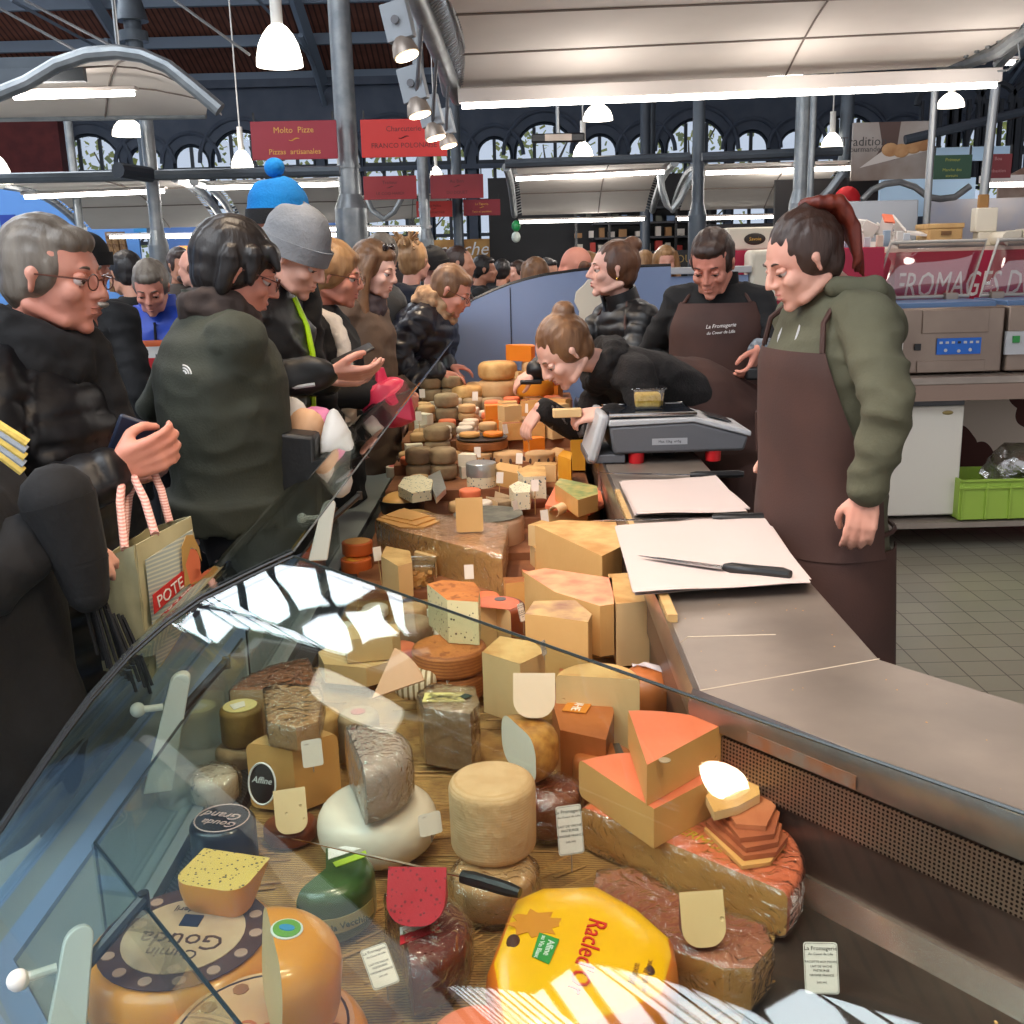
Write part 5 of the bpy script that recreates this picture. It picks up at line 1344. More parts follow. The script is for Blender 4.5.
# --- left middle
o = block('cream square block under the glass reflection', [(344, 632), (352, 624), (396, 624), (400, 632), (392, 636), (346, 640)], .80, .055, P_pale, P_pale)
o = block('flat pale slab under the cream square block', [(318, 652), (342, 640), (392, 644), (402, 658), (366, 668), (324, 664)], .742, .045, P_pale, P_pale)
o = wpx('small white striped round behind the pinkish tan wedge', 415, 672, .77, .045, .05, M('rind_striped', (234, 216, 186), rough=.7, wave=((140, 116, 80), 26, 'X', .3, 1)), e=.016)
o = wpx('lower ridged orange-brown wheel under the ridged wedge', 448, 668, .745, .086, .055, R_ridged, e=.012)
o = tri('ridged orange-brown half wheel stacked on the lower ridged wheel', (424, 634), (404, 632), (488, 634), .795, .048, R_ridged, P_pale, e=.006) if False else wpx('upper ridged orange-brown wheel right under the tall ridged wedge', 449, 645, .80, .082, .052, R_ridged, e=.01)
o = tri('tall ridged wedge with dark-dotted cut faces on the ridged wheels', (455, 606), (424, 588), (482, 596), .90, .098, R_ridged, P_cumin_d, e=.004) if False else block('tall ridged wedge with a pale dotted cut face on the ridged wheels', [(427, 584), (442, 580), (474, 582), (480, 590), (478, 602), (447, 600)], .90, .098, R_ridged, P_cumin_d, side=None)
o.data.materials.append(R_ridged)
o = wheel('round with a salmon printed top cut in front, beside the tall ridged wedge', U(496, 604, z=.83).x, U(496, 604, z=.83).y, .70, .068, .13, R_redbrown, P_pale, a0=R(-60), a1=R(200), e=.008)
decal(o, [(.056 * math.cos(a), .056 * math.sin(a)) for a in [R(-55 + 25 * k) for k in range(11)]], .1302, M('print_salmon', (214, 120, 90), (190, 100, 76), 12), 'printed_disc'); decal(o, disc(.014, 12, .01, .03), .1316, greyp, 'printed_motif')
block('low reddish base slab beneath the printed round', [(470, 625), (480, 606), (530, 610), (524, 640)], .70, .03, R_redbrown, R_redbrown)
# tall boards of wedge at left: brown-top block with label
o = block('film-wrapped grey crusted block with a pale yellow label', [(418, 694), (432, 684), (474, 688), (478, 704), (470, 714), (424, 708)], .80, .115, R_grey, R_grey); wrap(o, .002, .003, 2)
q = M('label_yellow', (232, 220, 140)); decal(o, [(-.05, -.018), (.03, -.022), (.03, .02), (-.048, .024)], .1165, q, 'label'); decal(o, [(.03, -.012), (.045, .0), (.03, .014), (.02, .0)], .118, M('label_darkgreen', (40, 60, 50)), 'label_badge'); text('TOMME', .018, MATS['print_olive'], o, Matrix.Translation((-.01, .004, .118)) @ Matrix.Rotation(R(160), 4, 'Z'))
# --- salmon wedges
o = tri('big salmon-topped half wheel in film at the bottom of the stack, yellow lettering on top', (682, 850), (584, 806), (780, 893), .745, .073, R_pink, P_gold, e=.006, name=None) if False else None
a, b = U(580, 806, z=.745), U(788, 893, z=.745)
c_ = (a + b) / 2; r_ = (b - a).length / 2; t0 = math.atan2(b.y - a.y, b.x - a.x)
o = wheel('salmon half wheel at the bottom of the stack, with yellow lettering on it', c_.x, c_.y, DZ, r_, .073, R_pink, P_gold, a0=t0, a1=t0 + PI, e=.012); big = o; wrap(o, .0015, .004, 2)
text('VERMORE', .028, M('ink_yellow', (214, 200, 40)), o, Matrix.Translation((.045, .012, .0735)) @ Matrix.Rotation(t0 - R(4), 4, 'Z'))
o = tri('lower salmon-topped wedge with small holes in its golden sides', (654, 809), (733, 768), (576, 757), .812, .066, R_pink, P_gold, e=.012)
o = tri('upper salmon-topped wedge, highest of the stack', (647, 765), (727, 722), (628, 709), .880, .067, R_pink, P_gold, e=.010)
decal(o, disc(.009, 16, .028, .012), .0674, M('stain_grey', (170, 140, 110)), 'stain')
# slices pile
zz = .7475
SL = [([(704, 828), (738, 806), (786, 842), (770, 862), (742, 866)], P_gold, .006), ([(706, 822), (742, 800), (788, 836), (776, 852), (744, 856)], M('rind_slice_brown', (186, 104, 66), (160, 84, 54), 14, .5), .008), ([(712, 816), (740, 800), (782, 824), (778, 842), (746, 848)], MATS['rind_slice_brown'], .008), ([(718, 810), (748, 792), (780, 812), (774, 834), (740, 838)], MATS['rind_slice_brown'], .008), ([(722, 802), (756, 786), (776, 806), (766, 826), (736, 824)], M('rind_slice_light', (204, 124, 82), (190, 108, 70), 14, .5), .008)]
for k, (poly, m, th) in enumerate(SL):
    zz += th; block('cut slice in the leaning pile on the salmon half wheel, %s' % ('lowest', 'second from below', 'middle', 'second from the top', 'brown one on top')[k], poly, zz, th, m, m, name='cheese_slice', bevel=.001, group=None); zz += .0006
o = block('pale yellow slice on the very top of the slice pile', [(706, 796), (716, 782), (736, 776), (758, 782), (760, 794), (738, 806), (714, 812)], zz + .015, .0145, P_gold, P_pale, name='cheese_slice')
# wrapped brown raclette in front
o = wheel('brown-rinded raclette half wheel in tight film in front of the stack', U(660, 905, z=.745).x, U(660, 905, z=.745).y - .0, DZ + .001, .115, .066, M('rind_film_brown', (150, 78, 60), (190, 130, 100), 5, .35), P_gold, a0=R(-70), a1=R(8), e=.02) if False else None
o = block('brown-rinded raclette block in tight film in front of the stack', [(598, 872), (632, 868), (700, 905), (764, 925), (772, 946), (752, 968), (724, 968), (664, 945), (592, 900)], .735, .062, M('rind_film_brown', (150, 78, 60), (184, 120, 92), 5, .35), P_gold, name='wrapped_cheese'); wrap(o, .002, .004, 3)
o = dslice('pale raclette wedge with brown rind standing on the wrapped block', 700, 938, .738, .070, .058, R(24), R_redbrown, P_pale, yaw=R(4), lean=R(-12), e=.024)
# Racled'Or bag
pts = [(512, 892), (540, 880), (596, 878), (640, 902), (674, 932), (678, 952), (668, 992), (628, 1010), (560, 1030), (500, 1040), (486, 960)]
zt, h = .775, .098
P3 = [U(x, y, z=zt) for x, y in pts]; c = sum(P3, Vector()) / len(P3); c.z = zt - h
g = G(); n = len(P3); rings = []
for (s, z) in ((.93, 0), (1.0, .02), (1.02, .05), (.99, .078), (.93, .092), (.80, .0985), (.5, .100)):
    rings.append([Vector(((p.x - c.x) * s, (p.y - c.y) * s, z)) for p in P3])
vs = [p for r in rings for p in r]; fs = []
ms = []
for k in range(len(rings) - 1):
    for i in range(n): fs.append((k * n + i, k * n + (i + 1) % n, (k + 1) * n + (i + 1) % n, (k + 1) * n + i)); ms.append(0 if k < 4 else 1)
flip = sum(P3[i].x * P3[(i + 1) % n].y - P3[(i + 1) % n].x * P3[i].y for i in range(n)) < 0
if flip: fs = [f[::-1] for f in fs]
top = tuple(range((len(rings) - 1) * n, len(rings) * n)); fs.append(top[::-1] if flip else top); ms.append(1)
fs.append(tuple(range(n)) if flip else tuple(range(n))[::-1]); ms.append(0)
g.add(vs, fs); g.m = ms
o = mk('packaged_raclette', g, (M('foil_orange', (240, 112, 20), (246, 140, 24), 8, .3, coat=.4, bump=.25, bsc=25), M('foil_yellow', (250, 190, 10), (246, 176, 10), 6, .28, coat=.4, bump=.2, bsc=20)), loc=c, local=True, smooth=45)
tag(o, 'yellow and orange foil-packed raclette half wheel with red lettering', 'packaged cheese')
b_ = o.modifiers.new('bevel', 'BEVEL'); b_.width = .004; b_.segments = 2
d1 = U(612, 1000, z=.775) - U(598, 905, z=.775)
e1 = U(570, 1010, z=zt + .003) - U(602, 905, z=zt + .003); m1 = (U(570, 1010, z=zt + .003) + U(602, 905, z=zt + .003)) / 2 - c
redi = M('print_red', (206, 28, 30), rough=.4)
text("Racled'Or", .036, redi, o, frame(Vector((m1.x, m1.y, .1015)), e1, (e1.cross(Vector((0, 0, -1))))), shear=.25, extrude=.0006)
f1 = U(545, 950, z=zt) - c; T = frame(Vector((f1.x, f1.y, .1008)), -Vector((e1.x, e1.y, 0)) * -1, e1.cross(Vector((0, 0, -1))))
g = G(); g.prism([(-.028, -.014), (.02, -.012), (.03, .012), (-.02, .014)], 0, .001, T=T); q = mk('green_flag', g, M('flag_green', (40, 140, 60), rough=.4), o, local=True)
text('Affine', .013, white_ink, q, T @ Matrix.Translation((0, .005, .0012))); text('au Vin Blanc', .009, white_ink, q, T @ Matrix.Translation((0, -.006, .0012)))
f1 = U(634, 975, z=zt) - c; T2 = frame(Vector((f1.x, f1.y, .1004)), -Vector((e1.x, e1.y, 0)), -e1.cross(Vector((0, 0, -1)))); text('Affinee', .014, M('print_ochre', (170, 110, 20)), o, T2); text('au Vin Blanc', .012, MATS['print_ochre'], o, T2 @ Matrix.Translation((0, -.015, 0)))
f1 = U(535, 925, z=zt) - c; g = G(); g.prism([(x * (1 + .25 * math.sin(k * 2.4)), y * (1 + .25 * math.sin(k * 2.4))) for k, (x, y) in enumerate(disc(.026, 22, sx=1.2))], .1002, .1008, T=Matrix.Translation((f1.x, f1.y, 0))); mk('printed_splash', g, M('print_sienna', (206, 130, 30)), o, local=True)
for (x, y, s) in ((514, 948, .017), (650, 978, .012)):
    f1 = U(x, y, z=zt - .01) - c; g = G(); g.ell((f1.x, f1.y, .094), (s * .6, s, .008), n=16); mk('oval_badge', g, M('badge_brown', (70, 34, 24)), o, local=True)
# cheeses at the picture bottom
wpx('peach-coloured cheese edge at the picture bottom below the purple half wheel', 478, 1035, .735, .06, .06, R_pink, e=.014)
# price tags
price('white price tag lying before the purple half wheel', 388, 1000, .70, .036, .055, R(28), R(-58), stand=.02)
price('tall white price tag of the stall between the beige drum and the salmon stack', 572, 872, .70, .040, .075, R(12), R(-14), stand=.03)
price('pinkish price tag standing on the bare steel deck', 822, 1002, .664, .044, .064, R(-4), R(-24), (('La Fromagerie', .88, .115), ('Au Coeur de Lille', .77, .07), ('RACLETTE AUX POIVRE', .62, .062), ('LAIT DE VACHE', .53, .062), ('PASTEURISE', .45, .062), ('ORIGINE FRANCE', .36, .062), ('24% MG', .22, .06)), stand=.012)
price('blank back of a price tag on the tan half wheel', 314, 772, .79, .034, .046, R(20), R(-10), back=True, stand=.01)
price('blank back of a price tag before the white wheel', 432, 842, .755, .036, .034, R(25), R(-14), back=True, stand=.012)
price('thin price tag seen edge-on before the ridged wheels', 452, 700, .70, .03, .052, R(66), R(-10), stand=.03)
price('thin price tag leaning on the pale cream block', 524, 634, .79, .02, .042, R(50), R(-14), stand=.03)
price('narrow price tag beside the goat wedge', 545, 660, .84, .018, .03, R(60), R(-10), stand=.01)
# crumbs on the bare steel
g = G()
for k in range(46):
    p = nearp(random.uniform(.05, .5), random.uniform(.25, .8), .662); s = random.uniform(.0008, .0028); g.ell(p, (s, s * 1.4, s * .7), n=5)
for k in range(26):
    p = nearp(random.uniform(-.3, -.02), random.uniform(0, .8), .919); s = random.uniform(.0006, .002); g.ell(p, (s, s * 1.4, s * .6), n=5)
for k in range(26):
    p = far(random.uniform(-.3, -.02), random.uniform(1.7, 2.3), .919); s = random.uniform(.0006, .002); g.ell(p, (s, s * 1.4, s * .6), n=5)
o = mk('crumbs', g, P_gold); tag(o, 'scattered cheese crumbs on the steel surfaces', 'crumbs', kind='stuff')
# ------------------------------------------------------------- middle and far cheeses
TIERS = [(2.9, 3.2, .69), (3.2, 3.5, .715), (3.5, 3.8, .75), (3.8, 4.1, .79), (4.1, 4.4, .83), (4.4, 4.7, .87), (4.7, 5.0, .91), (5.0, 5.28, .95)]


def riser(y):
    for a, b, z in TIERS[::-1]:
        if y >= a: return z
    return .672


t = thing('display_riser', 'stepped display riser covered in red-brown cloth under the farther cheeses', 'riser', (-.1, 4, .662))
rm_ = M('riser_cloth', (150, 96, 60), (120, 72, 44), 8, .8)
for (y0, y1, z) in TIERS:
    g = G(); g.prism([(p.x, p.y) for p in (far(.04, y0, 0), far(.79, y0, 0), far(.79, y1, 0), far(.04, y1, 0))], .668, z - .001); mk('step', g, rm_, t, smooth=0)
# large wrapped block with slice on top
o = block('long emmental block in film with a slice standing on it', [(376, 519), (402, 509), (508, 524), (502, 556), (398, 530)], .80, .125, M('rind_emmental', (222, 172, 124), (204, 150, 104), 8, .5), P_comte, name='wrapped_cheese'); wrap(o, .001, .0025, 3)
big2 = o
o = dslice('golden comte slice standing on the long emmental block', 470, 531, .803, .105, .082, R(10), R_brown, P_comte, yaw=R(3), lean=R(-6), e=.008)
for k, poly in enumerate(([(376, 519), (396, 511), (440, 521), (424, 527), (400, 527)], [(380, 517), (400, 509), (436, 518), (416, 525)], [(386, 515), (404, 508), (430, 515), (412, 520)])):
    block('thin cheese slice laid on the end of the long emmental block, %s' % ('lowest', 'middle', 'topmost')[k], poly, .806 + k * .0045, .004, P_gold, P_gold, name='cheese_slice')
o = wpx('big pale wheel with a dark grey rim on top, behind the long emmental block', 488, 514, .80, .118, .12, M('rind_rosy', (216, 178, 146), (200, 160, 126), 8, .6), e=.02)
g = G(); g.lathe([(.085, .1203), (.114, .1203), (.114, .1216), (.085, .1216)], n=40); mk('dark_ring', g, M('rim_grey', (84, 84, 74), (120, 118, 104), 20, .6), o, local=True)
g = G(); T = frame((.045, -.110, .05), (1, .4, 0), (0, 0, 1)); g.prism([(-.02, -.02), (.02, -.022), (.022, .018), (-.016, .024)], 0, .003, T=T); mk('label', g, M('label_greyish', (150, 146, 132), (90, 90, 84), 60), o, local=True)
for poly, zt, h, lb, rm, pm in (
        ([(381, 556), (386, 546), (410, 551), (412, 562), (398, 566)], .79, .10, 'pale wedge between the orange tubs and the plastic box', R_mott, P_pale),
        ([(414, 552), (424, 545), (438, 549), (436, 558)], .75, .07, 'small pale block behind the plastic box', P_pale, P_pale),
        ([(509, 486), (518, 481), (531, 485), (530, 492), (514, 493)], .84, .06, 'small upright blue-veined piece near the dark-rimmed wheel', P_blue, P_blue),
        ([(517, 470), (528, 465), (545, 466), (546, 476), (524, 477)], .86, .10, 'blue-veined block with a brown crust', R_mott, P_blue),
        ([(490, 468), (500, 462), (522, 466), (520, 474)], .85, .09, 'plain yellow block beside the blue cheese cylinder', P_comte, P_comte),
        ([(555, 484), (560, 478), (597, 486), (598, 494), (578, 500)], .875, .055, 'golden wedge with green print on its rind, on the orange tray', M('rind_printed_green', (190, 170, 100), (120, 140, 80), 30, .5), P_gold),
        ([(570, 434), (576, 430), (586, 433), (585, 440), (571, 440)], .92, .12, 'tall mustard-yellow block standing beside the scale', P_orange if False else M('paste_mustard', (228, 160, 40), (218, 146, 30), 8), MATS['paste_mustard']),
        ([(558, 455), (563, 450), (572, 452), (571, 460)], .90, .10, 'second mustard-yellow block, lower and nearer', MATS['paste_mustard'], MATS['paste_mustard']),
        ([(548, 452), (556, 447), (564, 449), (560, 458)], .85, .07, 'tan block behind the mustard-yellow ones', R_tan, P_gold)):
    o = block(lb, poly, zt, h, rm, pm)
# orange tray below the golden wedge
block('thin orange-red cheese slab serving as a tray for the golden wedge', [(545, 505), (556, 484), (600, 488), (604, 504), (590, 512)], .818, .012, R_pink, R_pink, name='cheese_slice')
block('yellow block under the orange-red slab', [(546, 506), (556, 486), (598, 490), (600, 503), (588, 511)], .805, .13, P_gold, P_comte)
o = wpx('cream round beneath the mustard blocks', 548, 474, .79, .07, .06, R_tan, e=.015); o = wpx('rosy round beside the orange-red slab', 533, 496, .78, .065, .06, R_redbrown, e=.015)
# rolled slice
g = G(); g.sheet(lambda u, v: Vector((-.03 + .06 * v, .018 * math.cos(u * 4.2), .018 * math.sin(u * 4.2))), 14, 1, .002); p = U(558, 505, z=.84)
o = mk('rolled_cheese_slice', g, P_cream, loc=(p.x, p.y, .824), local=True, rot=(0, 0, R(60))); tag(o, 'cream slice curled into a roll at the foot of the golden wedge', 'cheese')
# blue cheese cylinder with foil
o = wpx('foil-wrapped blue cheese cylinder with dark veins', 481, 463, .875, .055, .125, P_blue, e=.006)
g = G(); g.lathe(cprof(.0565, .05, .004), (0, 0, .078), 28); mk('foil', g, M('crinkled_foil', (196, 200, 200), rough=.3, met=.7, bump=1, bsc=40), o, local=True)
# morbier row
t0 = None
for i, x in enumerate((412, 446, 478, 508, 540)):
    lb = 'round boxed cheese with dark pictures on its side, in the row behind the blue cylinder'
    o = wpx(lb, x, 452, .86, .060 if i else .055, .055, R_tan, e=.008, group='boxed round cheeses in a row', name='boxed_round_cheese')
    for k in range(10):
        a = k * .62 + i; g = G(); g.ell((.0605 * math.cos(a), .0605 * math.sin(a), .028), (.006, .006, .012), n=8); mk('printed_picture', g, M('picture_ink', (84, 64, 56)), o, local=True)
o = wpx('wide brown board-like wheel carrying the dark tray', 482, 439, .90, .105, .035, R_brown, e=.008); bw = o
t = thing('dark_tray', 'dark round tray on the brown wheel near the reaching hand', 'tray', bw.location + Vector((0, 0, .036)))
g = G(); g.cyl(bw.location + Vector((0, 0, .0355)), bw.location + Vector((0, 0, .044)), .10, .105, n=30); mk('plate', g, black, t)
for dx, m_, lb in ((-.05, P_gold, 'yellow cheese slice on the dark tray'), (.045, P_orange, 'orange cheese slice on the dark tray')):
    g = G(); g.lathe(cprof(.042, .018, .006), n=20); o = mk('cheese_slice', g, m_, loc=bw.location + Vector((dx, 0, .045)), local=True); tag(o, lb, 'cheese')
# black bowls with blue cheese
for (px, py, lb, m_) in ((402, 497, 'black bowl filled with crumbly yellow cheese', P_gold), (415, 512, 'black bowl of seeded cheese', M('paste_seeded', (176, 140, 80), rough=.8, spk=((70, 50, 30), 80, .12), bump=.8))):
    p = U(px, py, z=.80); t = thing('black_bowl', lb, 'bowl', (p.x, p.y, .70))
    g = G(); g.lathe([(.045, 0), (.075, .05), (.082, .095), (.078, .095), (.07, .055), (.04, .01)], (p.x, p.y, .672 if py > 505 else .70), 28); mk('bowl', g, black, t)
    g = G(); g.ell((p.x, p.y, .775 if py > 505 else .79), (.072, .072, .03), n=20); o = mk('bowl_filling', g, m_, jit=.006); tag(o, lb.replace('black bowl filled with ', '').replace('black bowl of ', '') + ' heaped in the black bowl', 'cheese')
o = block('half round of blue cheese resting over the black bowls', [(398, 486), (404, 477), (420, 474), (433, 480), (431, 490), (412, 493)], .85, .035, P_blue, P_blue)
o = block('crumpled silver foil sheet beside the blue half round', [(428, 476), (440, 470), (446, 488), (436, 498)], .84, .02, MATS['crinkled_foil'], MATS['crinkled_foil'], name='foil_sheet'); o['category'] = 'foil'
for i, x in enumerate((395, 424, 452)):
    o = wpx('small round box with a pinkish lid near the black bowls', x, 466 + i, .80, .037, .045, R_white, e=.004, group='small round boxes with pink lids', name='small_round_box')
    decal(o, disc(.026), .0452, M('lid_pink', (206, 96, 96)), 'lid_print')
# orange tubs
for k, (px, py, z, h) in enumerate(((356, 558, .72, .045), (357, 541, .765, .04))):
    p = U(px, py, z=z); o = wheel('small orange tub by the glass, %s of two' % ('lower', 'upper')[k], p.x, p.y, z - h, .048, h, M('tub_orange', (214, 106, 50), rough=.35), e=.004, name='orange_tub', ); decal(o, disc(.04), h + .0002, P_gold if k else M('tub_print', (206, 60, 40), (230, 180, 60), 40), 'lid')
# plastic box with cubes
p = U(412, 575, z=.72); t = thing('clear_plastic_box', 'clear plastic box of cheese cubes with a white label', 'box', (p.x, p.y, DZ))
g = G()
for (c, d) in (((p.x, p.y - .045, .715), (.13, .0015, .075)), ((p.x, p.y + .045, .715), (.13, .0015, .075)), ((p.x - .065, p.y, .715), (.0015, .09, .075)), ((p.x + .065, p.y, .715), (.0015, .09, .075)), ((p.x, p.y, .676), (.13, .09, .0015))): g.box(c, d)
mk('body', g, boxp, t, smooth=0)
g = G(); g.box((p.x, p.y, .756), (.142, .1, .006)); g.tube([(p.x - .07, p.y - .05, .76), (p.x + .07, p.y - .05, .76), (p.x + .07, p.y + .05, .76), (p.x - .07, p.y + .05, .76)], .003, 5, closed=True); mk('lid', g, boxp, t, bevel=.002)
g = G(); T = frame((p.x - .03, p.y - .0515, .725), (1, -.1, 0), (0, .1, 1)); g.box((0, 0, 0), (.045, .06, .001), T=T); q = mk('label', g, lab_w, t); text('Fromage', .009, ink, q, T @ Matrix.Translation((0, .015, .001)), local=False)
g = G()
for k in range(60):
    c = Vector((p.x + random.uniform(-.052, .052), p.y + random.uniform(-.032, .032), .688 + random.random() * .03)); e = Euler((random.random() * 3, random.random() * 3, 0)).to_matrix().to_4x4(); e.translation = c; g.box((0, 0, 0), (.013, .013, .013), T=e)
o = mk('cheese_cubes', g, P_gold, smooth=0); tag(o, 'pale yellow cheese cubes inside the clear plastic box', 'cheese', kind='stuff')

# the crowd of small cheeses on the farther tiers
KINDS = []


def proto(name, label, group, g, rm, pm=None):
    o = rind_paste(name, g, rm, pm or rm, label, group, Vector((0, 0, -5))); KINDS.append([o, 0]); return o


for (nm, lb, gp, r, h, m_) in (('soft_cheese', 'small round white soft cheese among the farther cheeses', 'white soft cheeses', .036, .03, R_white), ('soft_cheese', 'small beige crusted soft cheese among the farther cheeses', 'beige soft cheeses', .04, .036, R_tan), ('soft_cheese', 'small orange washed soft cheese among the farther cheeses', 'orange soft cheeses', .04, .03, R_pink), ('grey_cheese', 'thick grey-rinded round among the farther cheeses', 'grey rounds', .055, .06, R_grey)):
    g = G(); g.lathe(cprof(r, h, h * .3), n=20); proto(nm, lb, gp, g, m_)
for (lb, gp, d, rm, pm) in (('pale yellow block of cheese among the farther cheeses', 'pale yellow blocks', (.085, .07, .065), R_mott, P_pale), ('orange block of cheese among the farther cheeses', 'orange blocks', (.075, .065, .06), P_orange, P_orange), ('golden block of cheese among the farther cheeses', 'golden blocks', (.08, .06, .07), R_brown, P_gold), ('white block of cheese among the farther cheeses', 'white blocks', (.07, .055, .045), P_white, P_white)):
    g = G(); x, y = d[0] / 2, d[1] / 2; g.prism([(-x, -y), (x, -y * .7), (x, y * .7), (-x, y)], 0, d[2], m=0, side=1, bot=0); proto('cheese_piece', lb, gp, g, rm, pm)
for (lb, gp, rm, pm) in (('pale wedge with brown rind among the farther cheeses', 'pale wedges', R_brown, P_pale), ('cream wedge with grey rind among the farther cheeses', 'cream wedges', R_grey, P_cream), ('salmon-rinded wedge among the farther cheeses', 'salmon wedges', R_pink, P_comte)):
    g = G(); g.lathe(cprof(.11, .05, .006), n=6, a0=-.3, a1=.3, m=0, mcut=1); proto('cheese_wedge', lb, gp, g, rm, pm)
taken = []
for o in list(COL.objects):
    if o.parent is None and o.get('category') in ('cheese', 'bowl', 'box', 'tray', 'foil', 'packaged cheese') and o.location.y > 1.9 and o.location.z > 0:
        vs_ = [o.location + Vector(c) for c in (o.bound_box if o.type == 'MESH' else [(0, 0, 0), (.1, .1, 0)])]
        taken.append((min(v.x for v in vs_), max(v.x for v in vs_), min(v.y for v in vs_), max(v.y for v in vs_)))
y = 2.35
CNT = 0
rows = 0
while y < 5.2:
    base = riser(y)
    xo = .10 + random.uniform(0, .05)
    while xo < .76:
        c = far(xo, y + random.uniform(-.015, .015), base)
        if not any(a - .025 < c.x < b + .025 and e - .03 < c.y < f + .03 for a, b, e, f in taken):
            lft = xo > .42
            kk = random.choice([0, 0, 1, 2, 7, 1, 3] if lft else [3, 4, 5, 6, 8, 9, 10, 4, 2, 6])
            stack = 2 if (random.random() < .5 and y > 2.9) else 1
            z = base
            for s in range(stack):
                K = KINDS[kk]
                hh = max(v.co.z for v in K[0].data.vertices); 
                if K[1] == 0: o = K[0]; o.location = (c.x, c.y, z); o.rotation_euler.z = random.uniform(-.7, .7) - (PI / 2 if kk >= 8 else 0)
                else: o = dup(K[0], (c.x, c.y, z), random.uniform(-.7, .7) - (PI / 2 if kk >= 8 else 0))
                K[1] += 1; z += hh + .0005
                if kk >= 8: break
        xo += random.uniform(.088, .104)
    y += .098
for K in KINDS:
    if K[1] == 0:
        for c in list(K[0].children): bpy.data.objects.remove(c)
        bpy.data.objects.remove(K[0])
# large rounds heaped at the far end
for (px, Y, z, r, h, m_, lb) in ((497, 5.12, .951, .10, .09, R_tan, 'tan round in the heap at the far end, lowest'), (497, 5.12, 1.042, .095, .085, R_mott, 'mottled round stacked on the tan one at the far end'), (535, 5.12, .951, .10, .10, R_gouda, 'orange waxed round at the far end, lower'), (540, 5.12, 1.052, .09, .085, R_tan, 'tan round resting on the orange waxed one at the far end'), (465, 5.1, .951, .09, .07, R_mott, 'flattish mottled round nearest the glass at the far end')):
    p = U(px, 350, Y=Y); wheel(lb, p.x, Y, z, r, h, m_, e=.03)
for (px, Y, z, lb, m_) in ((517, 5.1, 1.128, 'bright orange half round on top of the far heap', P_orange), (540, 5.08, 1.138, 'bright orange pointed wedge highest on the far heap', P_orange)):
    p = U(px, 340, Y=Y); wheel(lb, p.x, Y, z, .085, .075, m_, m_, a0=R(-40), a1=R(20 if 'pointed' in lb else 130), e=.006)
# wedges leaning fan-like
for k in range(3):
    p = U(498 + k * 15, 372 - k * 2, Y=4.9); o = dslice('long slanting wedge leaning at the foot of the far heap, %s' % ('nearest the glass', 'middle one', 'nearest the seller')[k], 500, 372, .955, .13, .045, R(14), R_tan, (P_pale, P_cream, P_gold)[k], yaw=R(60), lean=R(-25), e=.006); o.location = (p.x, 4.93, .953)
# price cards on sticks
for k in range(17):
    y = 2.5 + k * .15; c = far(random.uniform(.12, .74), y, riser(y) + .0)
    g = G(); T = Matrix.Rotation(random.uniform(-.5, .9), 4, 'Z') @ Matrix.Rotation(R(78), 4, 'X') @ Matrix.Translation((0, .10, 0)); g.box((0, 0, 0), (.026, .04, .0008), T=T)
    o = mk('price_tag', g, card, loc=c, local=True, smooth=0); tag(o, 'small price tag on a stick among the farther cheeses', 'price tag', 'price tags on sticks')
    g = G(); g.tube([Vector((0, 0, 0)), T @ Vector((0, -.02, 0))], .0015, 4); mk('stick', g, wood, o, local=True)

# ------------------------------------------------------------- things on the worktop
WZ = .9185
def sheets(poly, n, label, group, z0):
    for k in range(n):
        j = [U(x + random.uniform(-3, 3), y + random.uniform(-2, 2), z=z0 + .004 * k) for x, y in poly]
        c = sum(j, Vector()) / len(j); c.z = z0 + .004 * k; g = G()
        def F(u, v, j=j, c=c, k=k):
            p = j[0].lerp(j[1], u).lerp(j[3].lerp(j[2], u), v); q = p - c; e = max(abs(u - .5), abs(v - .5)) * 2
            q.z = .0012 * math.sin(u * 9 + k) + (.006 * max(0, e - .8) * (k / n)) + .0012 * math.cos(v * 7 + k * 2); return q
        g.sheet(lambda u, v: F(u, v), 16, 12, .0006)
        o = mk('paper_sheet', g, paper, loc=c, local=True); tag(o, label, 'paper', group)


sheets([(616, 527), (762, 515), (811, 582), (634, 594)], 7, 'white wrapping paper sheet in the nearer stack on the worktop', 'wrapping paper sheets, nearer stack', WZ + .003)
sheets([(622, 482), (714, 477), (748, 510), (637, 514)], 6, 'white wrapping paper sheet in the farther stack beside the scale', 'wrapping paper sheets, farther stack', WZ + .003)


def knife(label, a, b, c, w=.012):
    kn = thing('knife', label, 'knife', (a + c) / 2); d = (b - a).normalized(); s = Vector((d.y, -d.x, 0)).normalized()
    g = G(); pf = [(0, 0), (.25, .6), (.6, .9), (1, 1)]; vs = [a.lerp(b, t) + s * w * k * 1.0 for t, k in pf] + [b - s * w * .3, a.lerp(b, .3) - s * w * .3]
    n = len(vs); g.add(vs + [v + Vector((0, 0, .0018)) for v in vs], [tuple(range(n))[::-1], tuple(range(n, 2 * n))] + [(i, (i + 1) % n, n + (i + 1) % n, n + i) for i in range(n)]); mk('blade', g, chrome, kn, smooth=0)
    g = G(); m1 = b.lerp(c, .12); g.tube([b, m1 + s * .003, b.lerp(c, .5), b.lerp(c, .88), c + s * .004], [.008, .013, .0115, .0125, .009], 10); mk('handle', g, black, kn)
    return kn


